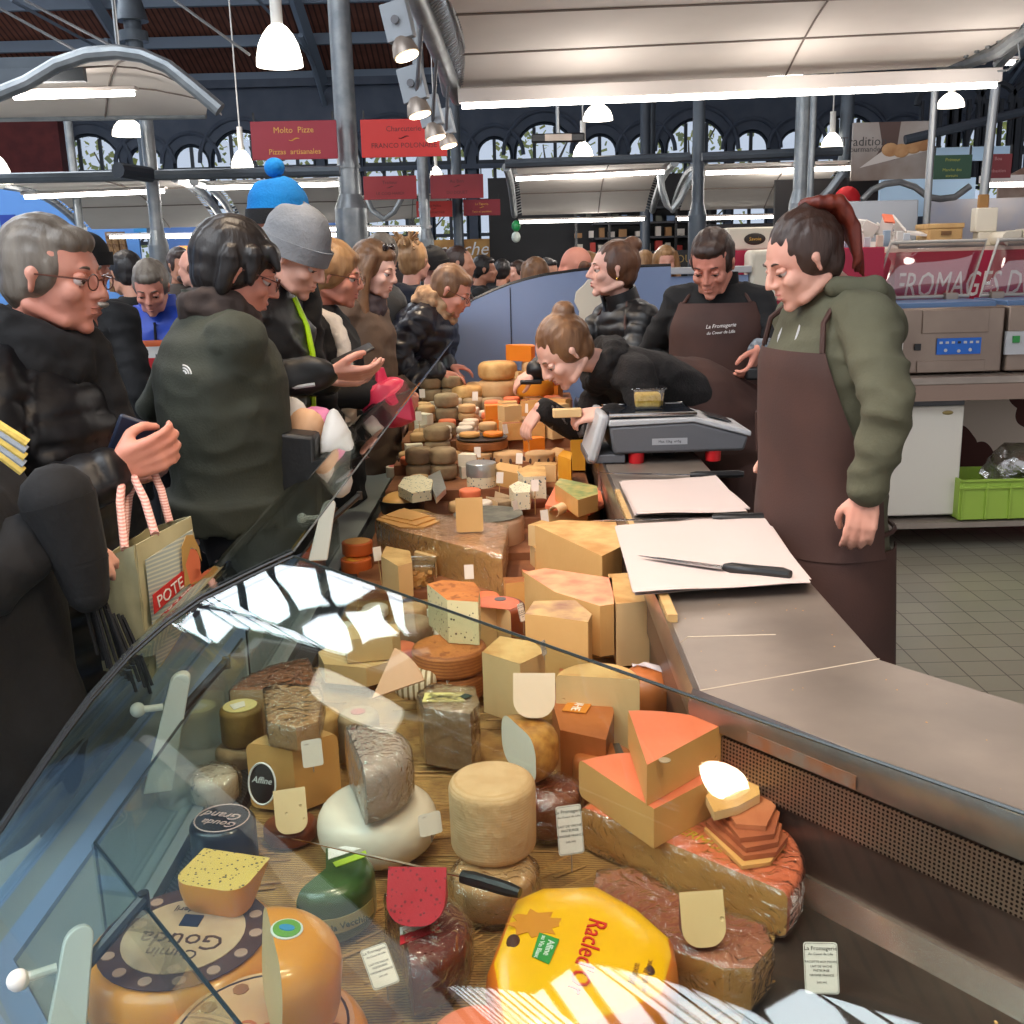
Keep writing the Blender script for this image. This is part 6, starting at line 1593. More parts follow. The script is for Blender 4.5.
kz = WZ + .034
knife('chef knife with curved black handle lying on the nearer stack of paper', U(638, 556, z=kz), U(724, 567, z=kz), U(791, 574, z=kz + .004), .018)
kz = WZ + .012
knife('long slicing knife lying on the worktop in front of the scale', U(596, 473, z=kz), U(690, 475, z=kz), U(744, 474, z=kz), .014)
kz = WZ + .03
knife('thin knife lying between the two stacks of paper', U(592, 521, z=kz), U(712, 518, z=kz), U(775, 517, z=kz), .010)
# steel tray edge and bracket by the scale
sc_a = U(600, 470, z=WZ); 
S0 = U(628, 462, z=WZ); S1 = U(708, 462, z=WZ)
X = Vector((1, .02, 0)).normalized(); Yv = Vector((-.02, 1, 0)).normalized()
base = (S0 + S1) / 2 + Vector((.02, .12, 0)); base.z = WZ
T = frame(base, X, Yv)
t = thing('shop_scale', 'grey and white electronic shop scale with red feet', 'scale', base)
sh = [(-.235, .055), (-.215, .16), (.05, .17), (.10, .165), (.255, .115), (.255, .055), (.235, .03), (-.20, .03)]
Tp = T @ Matrix.Translation((0, .14, 0)) @ Matrix.Rotation(PI / 2, 4, 'X')
g = G(); g.prism([(-.21, .035), (-.225, .13), (.06, .14), (.25, .085), (.235, .035)], 0, .28, T=Tp); mk('body', g, greyp, t, bevel=.01)
g = G(); g.prism([(-.228, .131), (-.225, .152), (.07, .155), (.258, .102), (.256, .084), (.062, .139)], -.004, .284, T=Tp); mk('top_cover', g, lgrey, t, bevel=.004)
for x in (-.13, .135):
    for y in (-.11, .11): g = G(); p = T @ Vector((x, y, .0)); g.cyl(p, p + Vector((0, 0, .036)), .026, .028, n=16); mk('foot', g, redp, t)
g = G(); g.box((-.075, 0, .163), (.29, .25, .012), T=T); mk('platter', g, M('dark_glass', (34, 40, 50), rough=.12, coat=.6), t, bevel=.006)
g = G(); pl = [(-.22, -.125), (.07, -.125), (.07, .125), (-.22, .125)]; g.tube([T @ Vector((x, y, .166)) for x, y in pl], .007, 8, closed=True); mk('platter_rim', g, chrome, t)
g = G(); TT = T @ Matrix.Translation((.165, 0, .136)) @ Matrix.Rotation(R(16), 4, 'Y'); g.box((0, 0, 0), (.09, .12, .004), T=TT); mk('seller_display', g, M('display_dark', (60, 60, 62), rough=.2), t, bevel=.001)
g = G(); TT = T @ Matrix.Translation((-.262, -.01, .09)) @ Matrix.Rotation(R(16), 4, 'Y'); g.box((0, 0, 0), (.035, .26, .17), T=TT); mk('customer_display', g, lgrey, t, bevel=.012)
g = G(); g.box((-.235, 0, .018), (.13, .26, .03), T=T); mk('stand_plate', g, greyp, t, bevel=.004)
g = G(); TT = frame(T @ Vector((-.02, -.1405, .075)), X, (0, 0, 1)); g.box((0, 0, 0), (.12, .022, .002), T=TT); q = mk('rating_plate', g, M('plate_silver', (170, 170, 174), rough=.4), t); text('Max 15kg  e=5g', .012, ink, q, TT @ Matrix.Translation((0, 0, .0015)), local=False)
g = G(); p = T @ Vector((-.25, -.08, 0)); g.tube([p + Vector((0, 0, .005)), p + Vector((0, 0, -.22))], .008, 8); g.tube([p + Vector((0, -.04, -.1)), p + Vector((.08, -.04, -.1))], .005, 6); mk('support_pole', g, steel, t)
# tub on the scale
p = T @ Vector((-.075, .0, .170)); t = thing('clear_tub', 'clear tub of grated yellow cheese standing on the scale', 'tub', p)
g = G()
def rr(s, z): return [(x * s, y * s, z) for x, y in ((-.055, -.04), (.055, -.04), (.055, .04), (-.055, .04))]
vs = [Vector(v) + p for v in rr(.85, .001) + rr(1, .07)]; g.add(vs, [(3, 2, 1, 0)] + [(i, (i + 1) % 4, 4 + (i + 1) % 4, 4 + i) for i in range(4)]); o = mk('body', g, boxp, t, smooth=0); s_ = o.modifiers.new('s', 'SOLIDIFY'); s_.thickness = .0015
g = G(); g.box(p + Vector((0, 0, .073)), (.125, .095, .005)); mk('lid', g, boxp, t, bevel=.002)
g = G(); g.box(p + Vector((0, 0, .03)), (.088, .062, .05)); o = mk('grated_cheese', g, M('grated_yellow', (240, 206, 96), (226, 184, 70), 60, .7, bump=1.2, bsc=120), bevel=.008); tag(o, 'grated yellow cheese inside the tub on the scale', 'cheese', kind='stuff')
# ------------------------------------------------------------- people
def skinm(n, c, c2): return M(n, c, c2, 6, .5, bump=.08, bsc=90)


SK_A = skinm('skin_rosy', (226, 172, 150), (214, 150, 130)); SK_B = skinm('skin_tan', (206, 150, 122), (190, 130, 104)); SK_C = skinm('skin_ruddy', (216, 150, 128), (200, 126, 106)); SK_D = skinm('skin_pale', (232, 186, 168), (222, 166, 148))
lipm = M('lip_colour', (186, 100, 92), rough=.45); eyew = M('eye_white', (190, 180, 174), rough=.5); irism = M('iris_dark', (60, 44, 36), rough=.2)


def hairm(n, c, c2): return M(n, c, c2, 26, .45, bump=1.0, bsc=60, stretch=(1, 1, .18))


H_BLK = hairm('hair_black', (22, 18, 18), (34, 28, 26)); H_BRN = hairm('hair_brown', (74, 46, 32), (110, 72, 48)); H_AUB = hairm('hair_auburn', (120, 44, 26), (90, 32, 22)); H_GRY = hairm('hair_grey', (130, 120, 108), (92, 82, 72)); H_BLD = hairm('hair_blond', (176, 136, 92), (140, 102, 66)); H_DBR = hairm('hair_dark_brown', (48, 32, 26), (66, 44, 34)); H_LBR = hairm('hair_light_brown', (134, 96, 64), (100, 68, 44))


def cloth(n, c, c2=None, bump=.5, bsc=30, rough=.85): return M(n, c, c2 or tuple(int(x * .8) for x in c), 5, rough, bump=bump, bsc=bsc, sheen=0)


def remesh(g, vox, sm=3, disp=None):
    me = bpy.data.meshes.new('tmp'); me.from_pydata([tuple(v) for v in g.v], [], g.f); o = bpy.data.objects.new('tmp', me); COL.objects.link(o)
    r = o.modifiers.new('r', 'REMESH'); r.mode = 'VOXEL'; r.voxel_size = vox; r.use_smooth_shade = True
    s = o.modifiers.new('s', 'SMOOTH'); s.factor = .5; s.iterations = sm
    out = dg_mesh(o); bpy.data.objects.remove(o)
    if disp:
        out.update(); ns = [v.normal.copy() for v in out.vertices]
        for v, n in zip(out.vertices, ns): v.co = disp(v.co, n)
    return out


def mobj(name, me, m, parent, org):
    me.transform(Matrix.Translation(-org)); me.name = name; me.materials.clear(); me.materials.append(m)
    for p in me.polygons: p.use_smooth = True; p.material_index = 0
    o = bpy.data.objects.new(name, me); COL.objects.link(o); o.parent = parent; ORG[o.name] = org
    return o


def limb(g, pts, rs, n=14):
    for i in range(len(pts) - 1): g.cyl(pts[i], pts[i + 1], rs[i], rs[i + 1], n=n)
    for p, r in zip(pts, rs): g.ell(p, (r, r, r), n=n)


def ik(a, b, l1, l2, pole):
    d = b - a; L_ = d.length
    if L_ > (l1 + l2) * .995: b = a + d.normalized() * (l1 + l2) * .995; d = b - a; L_ = d.length
    x = (l1 * l1 - l2 * l2 + L_ * L_) / (2 * L_); h = math.sqrt(max(0, l1 * l1 - x * x)); dn = d.normalized()
    p = (pole - dn * pole.dot(dn)).normalized()
    return a + dn * x + p * h, b


def add_hand(g, w, d, pn, side, curl=.5, s=1.0, spread=.06):
    """palm and five fingers from wrist w along d; pn: where the palm faces; side: +1 thumb on d x pn side"""
    d = d.normalized(); pn = (pn - d * pn.dot(d)).normalized(); t = d.cross(pn).normalized() * side
    P = lambda x, y, z: w + (d * x + t * y + pn * z) * s
    for y in (-.026, -.009, .009, .026): limb(g, [P(.0, y * .6, 0), P(.045, y, 0), P(.085, y * 1.12, 0)], [.015 * s, .014 * s, .0115 * s], 10)
    for k, (y, l, r) in enumerate(((.031, .070, .0088), (.011, .078, .0090), (-.010, .072, .0088), (-.029, .056, .0078))):
        p = P(.085, y, 0); a = curl * (.45 + .06 * k); dd = d + t * (spread * (1.5 - k)); dd.normalize(); pts = [p]
        for f in (.42, .32, .26):
            v = dd * math.cos(a) + pn * math.sin(a); p = p + v * l * f * s; pts.append(p); a += curl * .9
        limb(g, pts, [r * s * 1.12, r * s * 1.02, r * s * .96, r * s * .82], 8)
    pts = [P(.022, .026, .004), P(.05, .05, .014 + .012 * curl), P(.075, .058 - .012 * curl, .026 + .02 * curl), P(.096, .056 - .03 * curl, .034 + .026 * curl)]
    limb(g, pts, [.0145 * s, .0118 * s, .0105 * s, .0088 * s], 8)


def head_geo(g, T, fem=0, s=1.0):
    E = lambda c, r, n=18: g.ell((c[0], c[1], c[2]), r, T=T, n=n)
    def C(a, b, ra, rb): limb(g, [T @ Vector(a), T @ Vector(b)], [ra * s, rb * s], 10)
    E((-.018, 0, .028), (.096, .076, .090), 24); E((.012, 0, .02), (.072, .066, .078), 20); E((.022, 0, -.028), (.064, .058, .078), 20)
    jw = .046 - .004 * fem; E((.030, 0, -.072), (.050, jw, .036), 16); E((.066, 0, -.096), (.018, .021, .016), 12)
    C((.076, -.026, .022), (.076, .026, .022), .011, .011)
    C((.084, 0, .014), (.104, 0, -.024), .0075, .0105); E((.104, 0, -.028), (.0115, .0095, .009), 10)
    for y in (-1, 1):
        E((.094, y * .011, -.032), (.010, .008, .007), 8); E((.054, y * .040, -.026), (.028, .020, .024), 12)
        C((-.004, y * .078, .016), (-.010, y * .074, -.026), .008, .0065); E((-.006, y * .080, .008), (.014, .006, .016), 8)
        C((-.03, y * .048, -.055), (.04, y * .036, -.085), .017, .015)
    C((.084, -.014, -.054), (.088, 0, -.0545), .0055, .0068); C((.088, 0, -.0545), (.084, .014, -.054), .0068, .0055)
    C((.083, -.012, -.066), (.086, 0, -.067), .006, .0078); C((.086, 0, -.067), (.083, .012, -.066), .0078, .006)


def person(label, hp, face=(1, 0), pitch=0, body=None, lean=(0, 0), pel=None, coat=None, trousers=None, skin=SK_A, hair=('short', H_BRN), hands=(None, None), hd=((0, 0, -1), (0, 0, -1)), pn=(None, None), curl=(.5, .5),
           w=1.0, dep=1.0, fem=0, fine=1, hem=.18, puff=0, pole=(None, None), roll=0, glasses=False, hs=1.0, extra=None, sleeve=1.0, collar=0, fold=.007, pelz=None, eyes='down', legs=True, nk=None, armk=1.0):
    H = Vector(hp); s = max(.9, min(1.08, (H.z + .115) / 1.72)) if pel is None else .97
    Fh = Vector((face[0], face[1], 0)).normalized(); bd = body or face; F = Vector((bd[0], bd[1], 0)).normalized(); Lf = Vector((-F.y, F.x, 0))
    Zh = Vector((0, 0, 1)); pr = R(pitch); X = Fh * math.cos(pr) - Zh * math.sin(pr); Z = Fh * math.sin(pr) + Zh * math.cos(pr); Yh = Z.cross(X)
    rr = R(roll); Y2 = Yh * math.cos(rr) + Z * math.sin(rr); Z2 = Z * math.cos(rr) - Yh * math.sin(rr)
    T = Matrix((X, Y2, Z2)).transposed().to_4x4() @ Matrix.Scale(hs, 4); T.translation = H
    sn = math.sin(R(max(0, pitch)))
    neckb = H + Vector((0, 0, -.165 + .125 * sn)) - F * .035 - Fh * (.02 + .16 * sn) if nk is None else Vector(nk)
    if pel is None: P0 = Vector((neckb.x - lean[0], neckb.y - lean[1], .52 * (H.z + .12 + .05 * sn)))
    else: P0 = Vector(pel)
    org = Vector((P0.x, P0.y, 0)); t = thing('person', label, 'person', org)
    vox = {1: .0056, 2: .0075, 3: .012}[fine]
    sp = (neckb - P0).normalized(); Fb = (F - sp * F.dot(sp)).normalized(); Lb = sp.cross(Fb) * 1.0
    Lb = Lf
    chest = P0.lerp(neckb, .62)
    sh = [neckb - sp * .045 + Lf * k * .165 * s * (.5 + w / 2) for k in (1, -1)]  # left, right
    hip = [P0 + Lf * k * .09 for k in (1, -1)]; foot = [Vector((h.x, h.y, .07)) + F * (.04 if i else -.02) for i, h in enumerate(hip)]
    if pel is not None:
        foot = [Vector((P0.x, P0.y, .07)) + Lf * k * .11 for k in (1, -1)]
    knee = [h.lerp(f, .5) + F * .02 for h, f in zip(hip, foot)]
    # --- skin: one continuous body
    g = G(); head_geo(g, T, fem, hs)
    limb(g, [H + T.to_3x3() @ Vector((-.025, 0, -.05)), neckb + sp * .02, neckb - sp * .04], [.050 - .005 * fem, .052 - .006 * fem, .06], 16)
    limb(g, [neckb - sp * .05, chest, P0], [.075, .10, .10], 14)
    arms = []
    for i in (0, 1):
        k = 1 if i == 0 else -1
        hd_ = Vector(hands[i]) if hands[i] is not None else sh[i] + Vector((0, 0, -.50 * s)) + Lf * k * .08 + F * .06
        po = Vector(pole[i]) if pole[i] is not None else (-F * .6 + Lf * k * .5 + Vector((0, 0, -.4)))
        el, wr = ik(sh[i], hd_, .285 * s * armk, .25 * s * armk, po); arms.append((sh[i], el, wr))
        limb(g, [sh[i], el, wr], [.045, .036, .025], 12); limb(g, [chest + Lf * k * .06, sh[i]], [.07, .045], 12)
        if True:
            dd = Vector(hd[i]) if hands[i] is not None else Vector((0, 0, -1)) + F * .1
            pp = Vector(pn[i]) if pn[i] is not None else -Lf * k
            sd = 1 if dd.cross(pp).dot(F + Vector((0, 0, .8))) > 0 else -1
            add_hand(g, wr, dd, pp, sd, curl[i], s * (1 - .06 * fem))
    for i in (0, 1): limb(g, [hip[i], knee[i], foot[i]], [.075, .05, .036], 12); limb(g, [foot[i] + Vector((0, 0, -.02)), foot[i] + F * .13 + Vector((0, 0, -.035))], [.035, .028], 10)
    Ti = T.inverted()

    def sculpt(co, n):
        q = Ti @ co
        if abs(q.x) < .16 and abs(q.y) < .12 and abs(q.z) < .16:
            for y in (-1, 1):
                d2 = ((q.y - y * .031) / .017) ** 2 + ((q.z + .001) / .011) ** 2
                if q.x > .04: co = co - X * .0085 * math.exp(-d2)
            if q.x > .05:
                d2 = (q.y / .022) ** 2 + ((q.z + .0605) / .0028) ** 2; co = co - X * .004 * math.exp(-d2)
        return co
    b = mobj('body', remesh(g, vox, 2, sculpt), skin, t, org)
    # --- face parts
    if fine < 3:
        for y in (-1, 1):
            e = G(); e.ell((.0695, y * .031, -.002), (.0122, .0125, .0108), T=T, n=14)
            if eyes == 'down': e2 = G(); e2.ell((.0712, y * .031, .0005), (.0135, .0145, .0116), T=T, n=14)
            eo = mk('eye', e, eyew, t)
            ir = G(); ir.ell((.0772, y * .032, -.005 if eyes == 'down' else -.002), (.0055, .0070, .0064), T=T, n=12); mk('iris', ir, irism, eo)
            ld = G(); zc = .0042 if eyes == 'down' else .0072
            ld.ell((.0712, y * .031, zc), (.0138, .0155, .0092), T=T, n=14); lo = mk('eyelid', ld, skin, t)
            ls = G(); ls.tube([T @ Vector((.0815 - .25 * abs(a) ** 2 * 40 * .012, y * .031 + a, zc - .0080 + .0 * a)) for a in (-.014, -.007, 0, .007, .014)], .0011 * hs, 5); mk('lash_line', ls, H_DBR, lo)
            br_ = G(); br_.tube([T @ Vector((.087 - .012 * abs(u - .3), y * (.016 + .030 * u), .0215 + .005 * math.sin(u * 2.6))) for u in (0, .25, .5, .75, 1)], [.0022, .003, .003, .0024, .001], 6); mk('eyebrow', br_, hair[1], t)
        lp = G(); lp.ell((.0872, 0, -.0545), (.0055, .017, .0036), T=T, n=12); lp.ell((.0855, 0, -.0665), (.0068, .015, .0046), T=T, n=12); mk('lips', lp, lipm if fem else M('lip_muted', (196, 124, 108), rough=.5), t)
    # --- garments
    if coat:
        def ring(u):
            # u: 0 hem .. 1 neck
            K = [(0, .20, .155), (.12, .200, .155), (.3, .190, .150), (.45, .178, .142), (.62, .192, .150), (.78, .205, .150), (.90, .180, .118), (.955, .115, .090), (1.0, .078, .074)]
            for j in range(len(K) - 1):
                if u <= K[j + 1][0] + 1e-6:
                    f = (u - K[j][0]) / (K[j + 1][0] - K[j][0]); f = f * f * (3 - 2 * f) * .5 + f * .5
                    a = K[j][1] * (1 - f) + K[j + 1][1] * f; bq = K[j][2] * (1 - f) + K[j + 1][2] * f; break
            q = w if u < .9 else 1 + (w - 1) * .4; dq = dep if u < .9 else 1
            hm = P0 + Vector((0, 0, -hem)) if pel is None else P0 - sp * .02 + Vector((0, 0, -hem))
            uh = .26
            c = hm.lerp(P0, u / uh) if u < uh else P0.lerp(neckb + sp * .035, (u - uh) / (1 - uh))
            up = Vector((0, 0, 1)).lerp(sp, min(1, max(0, (u - .15) / .25))).normalized(); fb = (F - up * F.dot(up)).normalized()
            belly = .03 * (dep - .9) * math.exp(-((u - .42) / .16) ** 2) * 3
            return c + fb * belly, Lf, fb, a * s * q, bq * s * dq
        def tor(u, ph, off=0):
            c, l, fb, a, bq = ring(u); ca, sa = math.cos(ph), math.sin(ph); e = .86
            x = abs(ca) ** e * (1 if ca > 0 else -1); y = abs(sa) ** e * (1 if sa > 0 else -1)
            return c + l * x * (a + off) + fb * y * (bq + off)
        g = G(); nu, nv = 26, 28
        vs = [tor(i / nu, 2 * PI * j / nv) for i in range(nu + 1) for j in range(nv)]
        fs = [(i * nv + j, i * nv + (j + 1) % nv, (i + 1) * nv + (j + 1) % nv, (i + 1) * nv + j) for i in range(nu) for j in range(nv)] + [tuple(range(nv))[::-1], tuple(range(nu * nv, (nu + 1) * nv))]
        g.add(vs, fs)
        for i, (a, e, wr) in enumerate(arms):
            c = wr.lerp(e, .10 if sleeve == 1.0 else (1 - sleeve)); m1 = a.lerp(e, .5); k = w * .5 + .5
            limb(g, [a - sp * .01, m1, e, e.lerp(c, .5), c], [.072 * k, .060 * k, .053 * k, .048, .043 if not puff else .050], 14)
            limb(g, [neckb.lerp(a, .35) - sp * .02, a - sp * .01], [.07, .076 * k], 12)
        sg = [(a, e) for a, e, _ in arms] + [(e, q2) for _, e, q2 in arms]

        def folds(co, n, sg=sg):
            best = 9; prm = 0
            for a, e in sg:
                d = e - a; tt = max(0, min(1, (co - a).dot(d) / d.length_squared)); q = a + d * tt; dl = (co - q).length
                if dl < best: best = dl; prm = tt * d.length
            if puff:
                v = prm if best < .085 else (co - P0).dot(sp)
                co = co + n * (puff * abs(math.sin(v * PI / .055)) ** .6 - puff * .5)
            f1 = noise.noise(Vector((co.x * 7, co.y * 7, co.z * 13)) + org) ; f2 = noise.noise(Vector((co.x * 18, co.y * 18, co.z * 30)))
            a_ = fold * (1.6 if best < .09 else 1)
            return co + n * (a_ * (1 - abs(f1) * 2.4) + a_ * .4 * f2)
        cm = mobj('jacket' if puff else ('hoodie' if extra == 'hood' else 'coat'), remesh(g, {1: .009, 2: .011, 3: .016}[fine], 3, folds), coat, t, org)
        if collar:
            c = G(); c.sheet(lambda u, v: neckb + sp * (.0 + .075 * v) + Lf * (.082 - .008 * v) * math.cos(2 * PI * u * .94 + .2 + PI / 2) + Fb * (.080 - .002 * v) * math.sin(2 * PI * u * .94 + .2 + PI / 2), 24, 3, .008); mk('collar', c, coat, cm, smooth=60)
    if legs and trousers:
        g = G()
        for i in (0, 1): limb(g, [hip[i] + Vector((0, 0, -.03)), knee[i], foot[i] + Vector((0, 0, .03))], [.098, .070, .055], 14)
        limb(g, [hip[0] + Vector((0, 0, .0)), hip[1]], [.10, .10], 12)
        mobj('trousers', remesh(g, .016 if fine > 1 else .012, 2, lambda co, n: co + n * .006 * noise.noise(co * 9)), trousers, t, org)
        for i in (0, 1): g = G(); limb(g, [foot[i] + Vector((0, 0, -.02)) - F * .03, foot[i] + F * .16 + Vector((0, 0, -.032))], [.048, .036], 12); mk('shoe', g, M('shoe_leather', (30, 28, 28), rough=.5), t, smooth=60)
    # --- hair
    kind, hm_ = hair[0], hair[1]
    g = G(); E = lambda c, r: g.ell(c, r, T=T, n=22)
    V = lambda x, y, z: T @ Vector((x, y, z))
    if kind in ('short', 'bowl', 'bun', 'tail', 'long', 'crop', 'fluffy'):
        k = {'short': 1.0, 'crop': 1.0, 'bowl': 1.10, 'bun': 1.02, 'tail': 1.02, 'long': 1.03, 'fluffy': 1.12}[kind]
        E((-.026, 0, .034), (.096 * k, .080 * k, .094 * k)); E((-.048, 0, -.012), (.062 * k, .070 * k, .070 * k))
        for y in (-1, 1):
            E((-.015, y * .046, .020), (.060 * k, .034 * k, .062 * k))
            if kind in ('short', 'bowl', 'fluffy'): E((.022, y * .062, .02), (.014 * k, .013, .030))
        if kind == 'bowl':
            E((.04, 0, .062), (.052, .070, .038))
            for j in range(-3, 4): limb(g, [V(.058, j * .018, .075), V(.086, j * .02, .036)], [.018, .009], 8)
            for y in (-1, 1): limb(g, [V(.02, y * .075, .05), V(.03, y * .078, -.015)], [.026, .012], 8); limb(g, [V(-.03, y * .07, .03), V(-.03, y * .07, -.05)], [.035, .022], 8)
        if kind in ('short', 'fluffy', 'long'): E((.026, 0, .072), (.056, .060, .036))
        if kind == 'fluffy': E((-.05, 0, .02), (.08, .08, .085))
        if kind == 'bun': E((-.085, 0, .105), (.042, .042, .036)); limb(g, [V(-.06, 0, .08), V(-.085, 0, .1)], [.03, .028], 10)
        if kind == 'tail': E((-.055, 0, .112), (.03, .028, .022))
        if kind == 'long':
            for y in (-1, 1):
                limb(g, [V(.01, y * .062, .06), V(-.005, y * .082, .0), V(.0, y * .092, -.10), V(.03, y * .098, -.22), V(.05, y * .085, -.33)], [.03, .028, .030, .030, .014], 10)
                limb(g, [V(-.04, y * .05, .04), V(-.07, y * .055, -.1), V(-.06, y * .06, -.25)], [.05, .045, .03], 10)
            limb(g, [V(-.07, 0, .0), V(-.085, 0, -.14), V(-.075, 0, -.3)], [.06, .05, .02], 10)
    elif kind == 'bald':
        for y in (-1, 1): E((-.04, y * .055, -.002), (.052, .026, .036))
        E((-.075, 0, -.005), (.035, .06, .038))
    elif kind == 'nape': E((-.055, 0, -.01), (.055, .066, .05))
    if g.v:
        me = remesh(g, .005 if fine == 1 else .008, 2, lambda co, n: co + n * (.002 * noise.noise((Ti @ co) * 30) + .0011 * math.sin((Ti @ co).y * 260 + 4 * noise.noise((Ti @ co) * 12))))
        ho = mobj('hair', me, hm_, t, org)
        if kind == 'tail':
            g = G()
            for j in range(5): limb(g, [V(-.06 - .004 * j, (j - 2) * .009, .125), V(-.11 - .006 * j, (j - 2) * .012, .10), V(-.15, (j - 2) * .013, .03), V(-.165 + .008 * j, (j - 2) * .014, -.05), V(-.16 + .012 * j, (j - 2) * .013, -.11 + .01 * j)], [.016, .02, .017, .013, .005], 8)
            q = mobj('ponytail', remesh(g, .005, 1, lambda co, n: co + n * .0012 * math.sin(co.x * 240)), H_AUB, t, org)
    if hair[0] == 'beanie' or hair[0] == 'bobble' or hair[0] == 'cap':
        cm_, k2 = hair[2], hair[3] if len(hair) > 3 else None
        hh = .135 if hair[0] != 'cap' else .105
        def BN(u, v):
            ph = 2 * PI * u; z = .018 + hh * math.sin(v * PI / 2) ** .9; rr_ = math.cos(v * PI / 2) ** .62
            wob = 1 + .02 * math.sin(v * 22) * (1 - v)
            return T @ Vector((-.018 - .03 * v + .112 * rr_ * math.cos(ph) * wob, .094 * rr_ * math.sin(ph) * wob, z + .012 * math.cos(ph)))
        g = G(); g.sheet(BN, 30, 14, .005); hat = mk('hat', g, cm_, t, smooth=70)
        g = G(); g.sheet(lambda u, v: T @ Vector((-.018 + .118 * math.cos(2 * PI * u), .100 * math.sin(2 * PI * u), .0 + .05 * v + .012 * math.cos(2 * PI * u))), 30, 2, .007); mk('hat_brim', g, k2 or cm_, hat, smooth=70)
        if hair[0] == 'bobble':
            g = G(); c = V(-.045, 0, .185)
            g.ell(c, (.034, .034, .034), n=20); mk('bobble', g, cm_, hat, jit=.006)
    if glasses:
        g = G()
        for y in (-1, 1):
            g.tube([T @ Vector((.100, y * .033 + .022 * math.cos(a), -.002 + .016 * math.sin(a))) for a in [2 * PI * i / 16 for i in range(16)]], .0016, 5, closed=True)
            g.tube([V(.100, y * .055, .004), V(.07, y * .074, .006), V(-.005, y * .082, .008)], .0019, 5)
        g.tube([V(.101, -.012, .002), V(.104, 0, .004), V(.101, .012, .002)], .0016, 5); gf = mk('glasses', g, M('brown_frame', (90, 44, 26), rough=.3), t)
    return t, dict(T=T, F=F, L=Lf, nb=neckb, P0=P0, arms=arms, tor=tor if coat else None, ring=ring if coat else None, V=V, s=s, org=org, sp=sp, Fb=Fb)


def scarf(t, i, m, r=.035, n=2, rad=.085, name='scarf', tails=True, low=0, amp=.008):
    g = G()
    for k in range(n):
        g.tube([i['nb'] + i['sp'] * (.0 + .035 * k - low) + i['L'] * rad * math.cos(a) + i['Fb'] * (rad * .95 * math.sin(a) + .012) + Vector((0, 0, .012 * math.sin(a * 2 + k))) - i['sp'] * .02 * math.sin(a) for a in [2 * PI * j / 22 for j in range(22)]], r * (1 - .1 * k), 12, closed=True)
    if tails: limb(g, [i['nb'] + i['Fb'] * .10 + i['L'] * .04, i['nb'] + i['Fb'] * .16 + i['L'] * .05 - i['sp'] * .18, i['nb'] + i['Fb'] * .17 + i['L'] * .05 - i['sp'] * .38], [r, r * .9, r * .8], 10)
    return mobj(name, remesh(g, .009, 1, lambda co, nn: co + nn * amp * noise.noise(co * 32)), m, t, i['org'])


def apron(t, i, m, top=.80, side=1.25, low=.55, skirt=True, name='apron', wid=.9):
    """bib over the chest, wrap at the hips and a skirt; follows the torso"""
    tor = i['tor']; off = .016
    g = G()
    def F1(u, v):
        v0 = v
        uu = .20 + (top - .20) * v; ha = side * (1 - v) + wid * .5 * v if v > .35 else side
        ha = side if v < .35 else side + (wid * .45 - side) * ((v - .35) / .65) ** .8
        return tor(uu, PI / 2 + (u - .5) * 2 * ha, off)
    g.sheet(F1, 26, 18, .004)
    o = mk(name, g, m, t, smooth=70)
    if skirt:
        P0, F, Lf = i['P0'], i['F'], i['L']; s = i['s']
        def F2(u, v):
            ph = PI / 2 + (u - .5) * 2 * (side + .75); p = tor(.24, ph, off + .002); z = p.z + (low - p.z) * v
            c = Vector((P0.x, P0.y, 0)); q = Vector((p.x, p.y, 0)) - c; fl = 1 + .10 * v + .035 * math.sin(u * 34) * v
            return c + q * fl + Vector((0, 0, z))
        g = G(); g.sheet(F2, 54, 14, .004); mk('apron_skirt', g, m, o, smooth=70)
    g = G(); g.tube([tor(.30, 2 * PI * j / 30, off - .002) for j in range(30)], .006, 6, closed=True); mk('apron_string', g, m, o)
    for k in (-1, 1):
        g = G(); g.tube([tor(top, PI / 2 + k * wid * .42, off), tor(.90, PI / 2 + k * .75, .014), i['nb'] + i['sp'] * .03 + i['L'] * -k * .082 * 1 + i['Fb'] * .02], .007, 6); mk('neck_strap', g, m, o)
    return o
br_ap = cloth('apron_brown', (72, 44, 36), (60, 37, 31), .15, 200, .75)
oliv = cloth('hoodie_olive', (92, 90, 70), (80, 78, 60), .3, 120)
blackc = cloth('black_cloth', (14, 13, 15), (9, 8, 10), .4, 60); navyc = cloth('navy_cloth', (16, 19, 34), (12, 14, 24)); puffb = cloth('black_nylon', (13, 13, 17), (9, 9, 12), .2, 40, .45)
fleece = cloth('fleece_green', (64, 66, 54), (54, 56, 46), .4, 160); jeans = cloth('dark_trousers', (26, 27, 34), (20, 20, 26)); navyp = cloth('navy_nylon', (22, 22, 36), (16, 16, 26), .2, 40, .4)
redc = cloth('red_cloth', (176, 20, 34)); browncoat = cloth('brown_coat', (110, 88, 72)); darkgreen = cloth('dark_green_cloth', (40, 44, 38)); maroon = cloth('maroon_cloth', (70, 26, 34))

